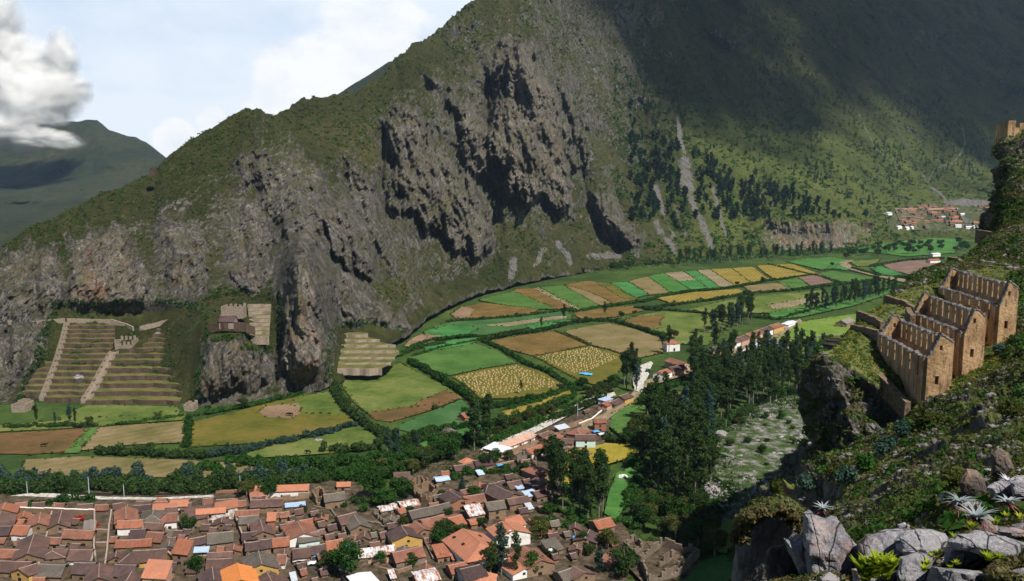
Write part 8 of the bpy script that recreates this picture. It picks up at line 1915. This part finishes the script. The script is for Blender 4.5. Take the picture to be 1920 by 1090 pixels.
def stone_ruin(corners, h, lab, mat='stone', seed=1, cross=()):
 c = G(*corners[0]); root = empty('roofless_ruin', tuple(c)); rg = random.Random(seed); L = [G(u, v, 0) - c for u, v in corners]; prs = list(zip(L, L[1:] + L[:1])) + [(G(*a, 0) - c, G(*b, 0) - c) for a, b in cross]
 for p, q in prs:
  m = MB(); d = q - p; n = max(2, int(d.length / 1.2)); nv = Vector((-d.y, d.x, 0)).normalized() * .3
  for i in range(n):
   a, b = p + d * i / n, p + d * (i + 1) / n; hh = h * (1 + rg.uniform(-.28,.22)) * (.55 if rg.random() < .15 else 1); up = Vector((0,0, hh)); lo_ = Vector((0,0,-.4)); m.hexa([a - nv + lo_, b - nv + lo_, b + nv + lo_, a + nv + lo_],[a - nv + up, b - nv + up, b + nv + up, a + nv + up])
  m.build('wall', M[mat], root)
 tag(root, lab, 'ruin')
stone_ruin([(765,925),(790,912),(822,935),(805,952),(790,948)],4.5, 'roofless adobe ruin with standing gables in the upper town', 'adobe', 1,[((778,936),(806,922))])
stone_ruin([(586,942),(600,930),(612,945),(596,952)],4.0, 'small roofless gable left of the tan adobe barn', 'adobe', 2)
stone_ruin([(1200,1060),(1240,1030),(1310,1050),(1275,1085),(1215,1100)],4.0, 'large roofless stone compound at the bottom beside the forest', 'stone', 3,[((1235,1070),(1265,1050)),((1255,1090),(1285,1062))])
stone_ruin([(1170,1030),(1190,1018),(1205,1035),(1185,1048)],3.0, 'small roofless stone room left of the large compound', 'stone', 4)
stone_ruin([(968,872),(990,862),(1005,878),(985,888)],4.0, 'roofless thatched ruin behind the gable house with an orange-edged roof', 'stone', 5)
stone_ruin([(700,970),(735,960),(755,980),(720,988)],2.6, 'ruined enclosure above the dark purplish gable house', 'stone', 6)
stone_ruin([(1075,1035),(1095,1018),(1105,1030),(1088,1048)],3.2, 'round backed adobe ruin below the brown gable by the forest', 'adobe', 7)
stone_ruin([(640,1000),(655,990),(672,1000),(655,1012)],2.2, 'low ruin in the rough ground right of the mint green house', 'stone', 8)
for k_, (u1, v1, u2, v2) in enumerate(((28,944,52,941),(60,943,85,941),(100,943,122,944),(145,946,175,944),(178,947,205,946),(210,946,232,942))):
 house(u1, v1, u2, v2,5.0,2.0,1.0,['red', 'brown', 'red', 'brown', 'red', 'brown'][k_], 'adobe', 'gable', ['first', 'second', 'third', 'fourth', 'fifth', 'sixth'][k_] + ' low roof from the left in the row behind the long adobe wall', name='outbuilding', cat='outbuilding', door=None)
for k_, (u1, v1, u2, v2, rf) in enumerate(((255,940,285,939, 'brown'),(290,941,315,940, 'red'),(338,945,360,943, 'brown'),(380,935,400,934, 'red'),(405,937,440,935, 'brown'),(440,940,462,938, 'red'))):
 house(u1, v1, u2, v2,5.4,2.8,1.1, rf, 'adobe', 'gable', ['leftmost', 'second', 'third', 'fourth', 'fifth', 'rightmost'][k_] + ' small roof in the row along the back edge of the second block', name='outbuilding', cat='outbuilding', door=None)
for k_, (x0, y0, n_) in enumerate(()): pass
rq = random.Random(77); FILL = [(30,1015, 'brown', 'below the salmon pink roof'),(350,1046, 'dark', 'left of the speckled brown roof'),(470,985, 'red', 'inside the courtyard on the second street'),(530,985, 'brown', 'right of the unfinished brick house'),(600,1040, 'brown', 'below the dark purplish roof'),(640,1060, 'tin', 'left of the large bushy tree'),(700,1000, 'grey', 'on the rough ground of the town centre'),(850,1040, 'orange', 'above the orange roof with a pale patch'),(930,955, 'rust_tin', 'beside the narrow brown roof'),(992,948, 'tin', 'right of the narrow brown roof'),(1040,1040, 'brown', 'below the white water tank'),(1062,998, 'grey', 'among the tumbled walls'),(1015,950, 'brown', 'below the blue tin roof by the dark trees'),(900,885, 'blue_tin', 'in the yard above the pasture'),(800,1010, 'brown', 'left of the small free standing orange roof'),(735,1075, 'rust_tin', 'in the yard with dark niches'),(520,1060, 'brown', 'below the small red-orange roof'),(550,1080, 'tin', 'at the bottom edge'),(590,1085, 'brown', 'at the bottom edge near the large bushy tree'),(1150,1015, 'red', 'left of the small roofless stone room'),(1090,845, 'red', 'behind the pale green house'),(1100,770, 'brown', 'beside the road above the tall orange-brown house')]
for u, v, rf, lb in FILL: house(u - 6, v, u + 6, v - 2.5,3.6,2.3,.8, rf, 'adobe', 'gable' if 'tin' not in rf else 'shed', 'small outbuilding ' + lb, name='outbuilding', cat='outbuilding', skew=.3)
pts = scatter_px([(0,960),(400,955),(700,985),(1080,1000),(1090,1060),(900,1090),(0,1090)],900,1.5, random.Random(31)); C = np.array([(x, y, .15) for x, y in pts]); stones('yard_rubble', C, np.random.default_rng(6).uniform(.2,.9, len(C)), 'pinkw', seed=14)

# ================================================================ clouds
def puff_mat():
 m = bpy.data.materials.new('cloud_vapour'); m.use_nodes = True; t = NT(m.node_tree); t.n.clear(); out = t.add('ShaderNodeOutputMaterial')
 pos = t.add('ShaderNodeNewGeometry').outputs['Position']; at = t.add('ShaderNodeAttribute', attribute_name='Mask'); sp = t.add('ShaderNodeSeparateColor'); t.l.new(at.outputs['Color'], sp.inputs[0])
 n = t.noise(pos, .010,6,.62); f = t.ramp(t.math('ADD', n, t.math('MULTIPLY', t.math('SUBTRACT', 1.0, sp.outputs[0]),.55)),[(0.47,0.0),(0.92,.24)])
 d = t.add('ShaderNodeBsdfDiffuse'); d.inputs[0].default_value = (.97,.97,.97,1); tl = t.add('ShaderNodeBsdfTranslucent'); tl.inputs[0].default_value = (.97,.97,.97,1); mx0 = t.add('ShaderNodeMixShader'); mx0.inputs[0].default_value = .55; t.l.new(d.outputs[0], mx0.inputs[1]); t.l.new(tl.outputs[0], mx0.inputs[2])
 tr = t.add('ShaderNodeBsdfTransparent'); mx = t.add('ShaderNodeMixShader'); t.l.new(f, mx.inputs[0]); t.l.new(tr.outputs[0], mx.inputs[1]); t.l.new(mx0.outputs[0], mx.inputs[2]); t.l.new(mx.outputs[0], out.inputs[0]); return m
M['puff'] = puff_mat()
def cloud_bank(name, puffs, seed, shells=14):
 """cumulus: nested thin shells of vapour, denser towards the middle of each puff"""
 bm = bmesh.new(); bmesh.ops.create_icosphere(bm, subdivisions=5, radius=1.0); bv = np.array([v.co[:] for v in bm.verts]); bm.verts.index_update(); bf = np.array([[v.index for v in f.verts] for f in bm.faces]); bm.free(); V = []; Fc = []; A = []; b = 0
 for k, (c, r) in enumerate(puffs):
  r = np.array(r); base = bv * r + np.array(c); nz_ = 1 + .42 * fbm(base[:, 0] * .006 + seed, base[:, 1] * .006, base[:, 2] * .006,5)
  for s in range(shells):
   q = .50 + .55 * s / (shells - 1); V.append(bv * r * (nz_ * q)[:, None] + np.array(c)); Fc.append(bf + b); b += len(bv); A.append(np.full((len(bv),3), s / (shells - 1.0)))
 me = tri_mesh(name, np.concatenate(V), np.concatenate(Fc), M['puff'], True); at = me.attributes.new('Mask', 'FLOAT_COLOR', 'POINT'); C = np.ones((len(me.vertices),4), np.float32); C[:, :3] = np.concatenate(A); at.data.foreach_set('color', C.reshape(-1))
 o = link(name, me); tag(o, kind='stuff'); return o
def shade_cloud(name, c, rx, ry, mat):
 """high flat cloud, thin at its rim"""
 n = 40; V = []
 for i in range(n + 1):
  for j in range(n + 1):
   x, y = -1 + 2 * i / n, -1 + 2 * j / n; V.append((x * rx, y * ry, 0))
 Fc = [(i * (n + 1) + j, (i + 1) * (n + 1) + j, (i + 1) * (n + 1) + j + 1, i * (n + 1) + j + 1) for i in range(n) for j in range(n)]
 V = np.array(V); V[:, 2] = fbm(V[:, 0] * .004, V[:, 1] * .004,1.0,4) * 40; o = link(name, tri_mesh(name, V, Fc, M[mat], True)); o.location = c; o.modifiers.new('thickness', 'SOLIDIFY').thickness = 25; tag(o, kind='stuff'); return o
def shade_mat(name, rx, ry, op=.93):
 m = bpy.data.materials.new(name); m.use_nodes = True; t = NT(m.node_tree); t.n.clear(); out = t.add('ShaderNodeOutputMaterial'); co = t.add('ShaderNodeTexCoord').outputs['Object']
 l = t.add('ShaderNodeVectorMath', operation='LENGTH'); t.l.new(t.mapping(co, (1 / rx, 1 / ry, 0)), l.inputs[0]); n = t.noise(co, .0030,5,.6)
 f = t.ramp(t.math('ADD', t.math('SUBTRACT', 1.0, l.outputs['Value']), t.math('MULTIPLY', t.math('SUBTRACT', n, .5),1.5)),[(0.02,0.0),(0.42, op)])
 d = t.add('ShaderNodeBsdfDiffuse'); d.inputs[0].default_value = (.8,.8,.8,1); tr = t.add('ShaderNodeBsdfTransparent'); mx = t.add('ShaderNodeMixShader'); t.l.new(t.math('SUBTRACT', 1.0, t.math('POWER', t.math('SUBTRACT', 1.0, f),.5)), mx.inputs[0])
 t.l.new(tr.outputs[0], mx.inputs[1]); t.l.new(d.outputs[0], mx.inputs[2]); t.l.new(mx.outputs[0], out.inputs[0]); M[name] = m
def over(u, v, Y, zc):
 """where a cloud at height zc must hang to shade the slope seen there"""
 p = P(u, v, Y); k = (zc - p.z) / TOSUN.z; return p + TOSUN * k
CL = [('high_cloud', 1750,20,2950,1500,1500,1150),('high_cloud', 1240,0,2050,1500,620,640)]
for k, (nm_, u, v, Y, zc, rx, ry) in enumerate(CL):
 shade_mat('cloud_vapour_%d' % k, rx, ry, .92); c = over(u, v, Y, zc); shade_cloud(nm_, tuple(c), rx, ry, 'cloud_vapour_%d' % k)
def pf(u, v, Y, rx, rz): return (tuple(P(u, v, Y)),(rx, rx * .8, rz))
cloud_bank('low_cloud', [pf(-20,60,3250,150,170), pf(10,130,3250,190,170), pf(40,200,3200,190,130), pf(112,110,3250,75,100), pf(100,165,3250,110,110), pf(-20,245,3150,210,80), pf(70,262,3150,150,50), pf(112,268,3200,70,30)],1.0)
hz = MB(); hz.box(-3600,4200,-300,5200,-6,1250); me_ = bpy.data.meshes.new('haze'); me_.from_pydata(hz.v, [], hz.f)
m = bpy.data.materials.new('haze'); m.use_nodes = True; t = NT(m.node_tree); t.n.clear(); out = t.add('ShaderNodeOutputMaterial'); pv = t.add('ShaderNodeVolumePrincipled')
pv.inputs['Density'].default_value = 0.000032; pv.inputs['Color'].default_value = (.50,.70,1.0,1); pv.inputs['Anisotropy'].default_value = .2; t.l.new(pv.outputs[0], out.inputs['Volume']); me_.materials.append(m)
tag(link('haze', me_), kind='stuff')
cy.volume_step_rate = 2.0; cy.volume_max_steps = 128

ri = random.Random(101)
def clear(x, y, a, b):
 for (cx, cy_, rx, ry, hl, hwid) in FOOT:
  dx, dy = x - cx, y - cy_
  if abs(dx * rx + dy * ry) < hl + a and abs(-dx * ry + dy * rx) < hwid + b: return False
 return True
TP = [(-30,985),(0,975),(165,985),(178,1088),(70,1090),(-30,1090)],[(212,975),(300,945),(420,950),(470,1080),(420,1092),(215,1092)],[(442,950),(500,940),(600,975),(650,1010),(640,1085),(500,1092)],[(650,1000),(760,960),(850,930),(960,900),(1020,905),(1010,960),(900,985),(830,1020),(800,1080),(700,1080)],[(1020,990),(1100,990),(1110,1060),(1030,1060)]
ORD2 = ['left block', 'second block', 'third block', 'town centre', 'lower right of the town']
for k, pl in enumerate(TP):
 n_ = 0
 for x, y in scatter_px(pl, 400,2.2, ri):
  if n_ >= (16,22,20,26,6)[k]: break
  if not clear(x, y, 1.7,1.5): continue
  q = Vector((x, y, 3)) - Vector((0,0, CAMZ)); fw = q.y * CP - q.z * SP; u = 960 + F * q.x / fw; v = 545 - F * (q.y * SP + q.z * CP) / fw; dv = -.12 * 14 if k > 1 else .3; L_ = ri.uniform(6,10); vert = ri.random() < .3
  a = (u, v - 5, u - 1.5, v + 5) if vert else (u - L_, v - dv, u + L_, v + dv); rf = ri.choice(['brown', 'brown', 'dark', 'red', 'grey', 'brown', 'orange', 'brown', 'dark', 'red'])
  house(*a, ri.uniform(3.4,4.6), ri.uniform(2.2,2.9), ri.uniform(.7,1.1), rf, 'adobe', 'gable' if rf != 'tin' else 'shed', 'low ' + {'tin': 'grey tin', 'orange': 'orange', 'red': 'reddish'}.get(rf, rf) + ' roofed outbuilding squeezed between houses, ' + ORD2[k] + ', ' + ('near side' if y < 288 else 'far side'), name='outbuilding', cat='outbuilding', skew=.35, group='outbuildings of the ' + ORD2[k]); n_ += 1
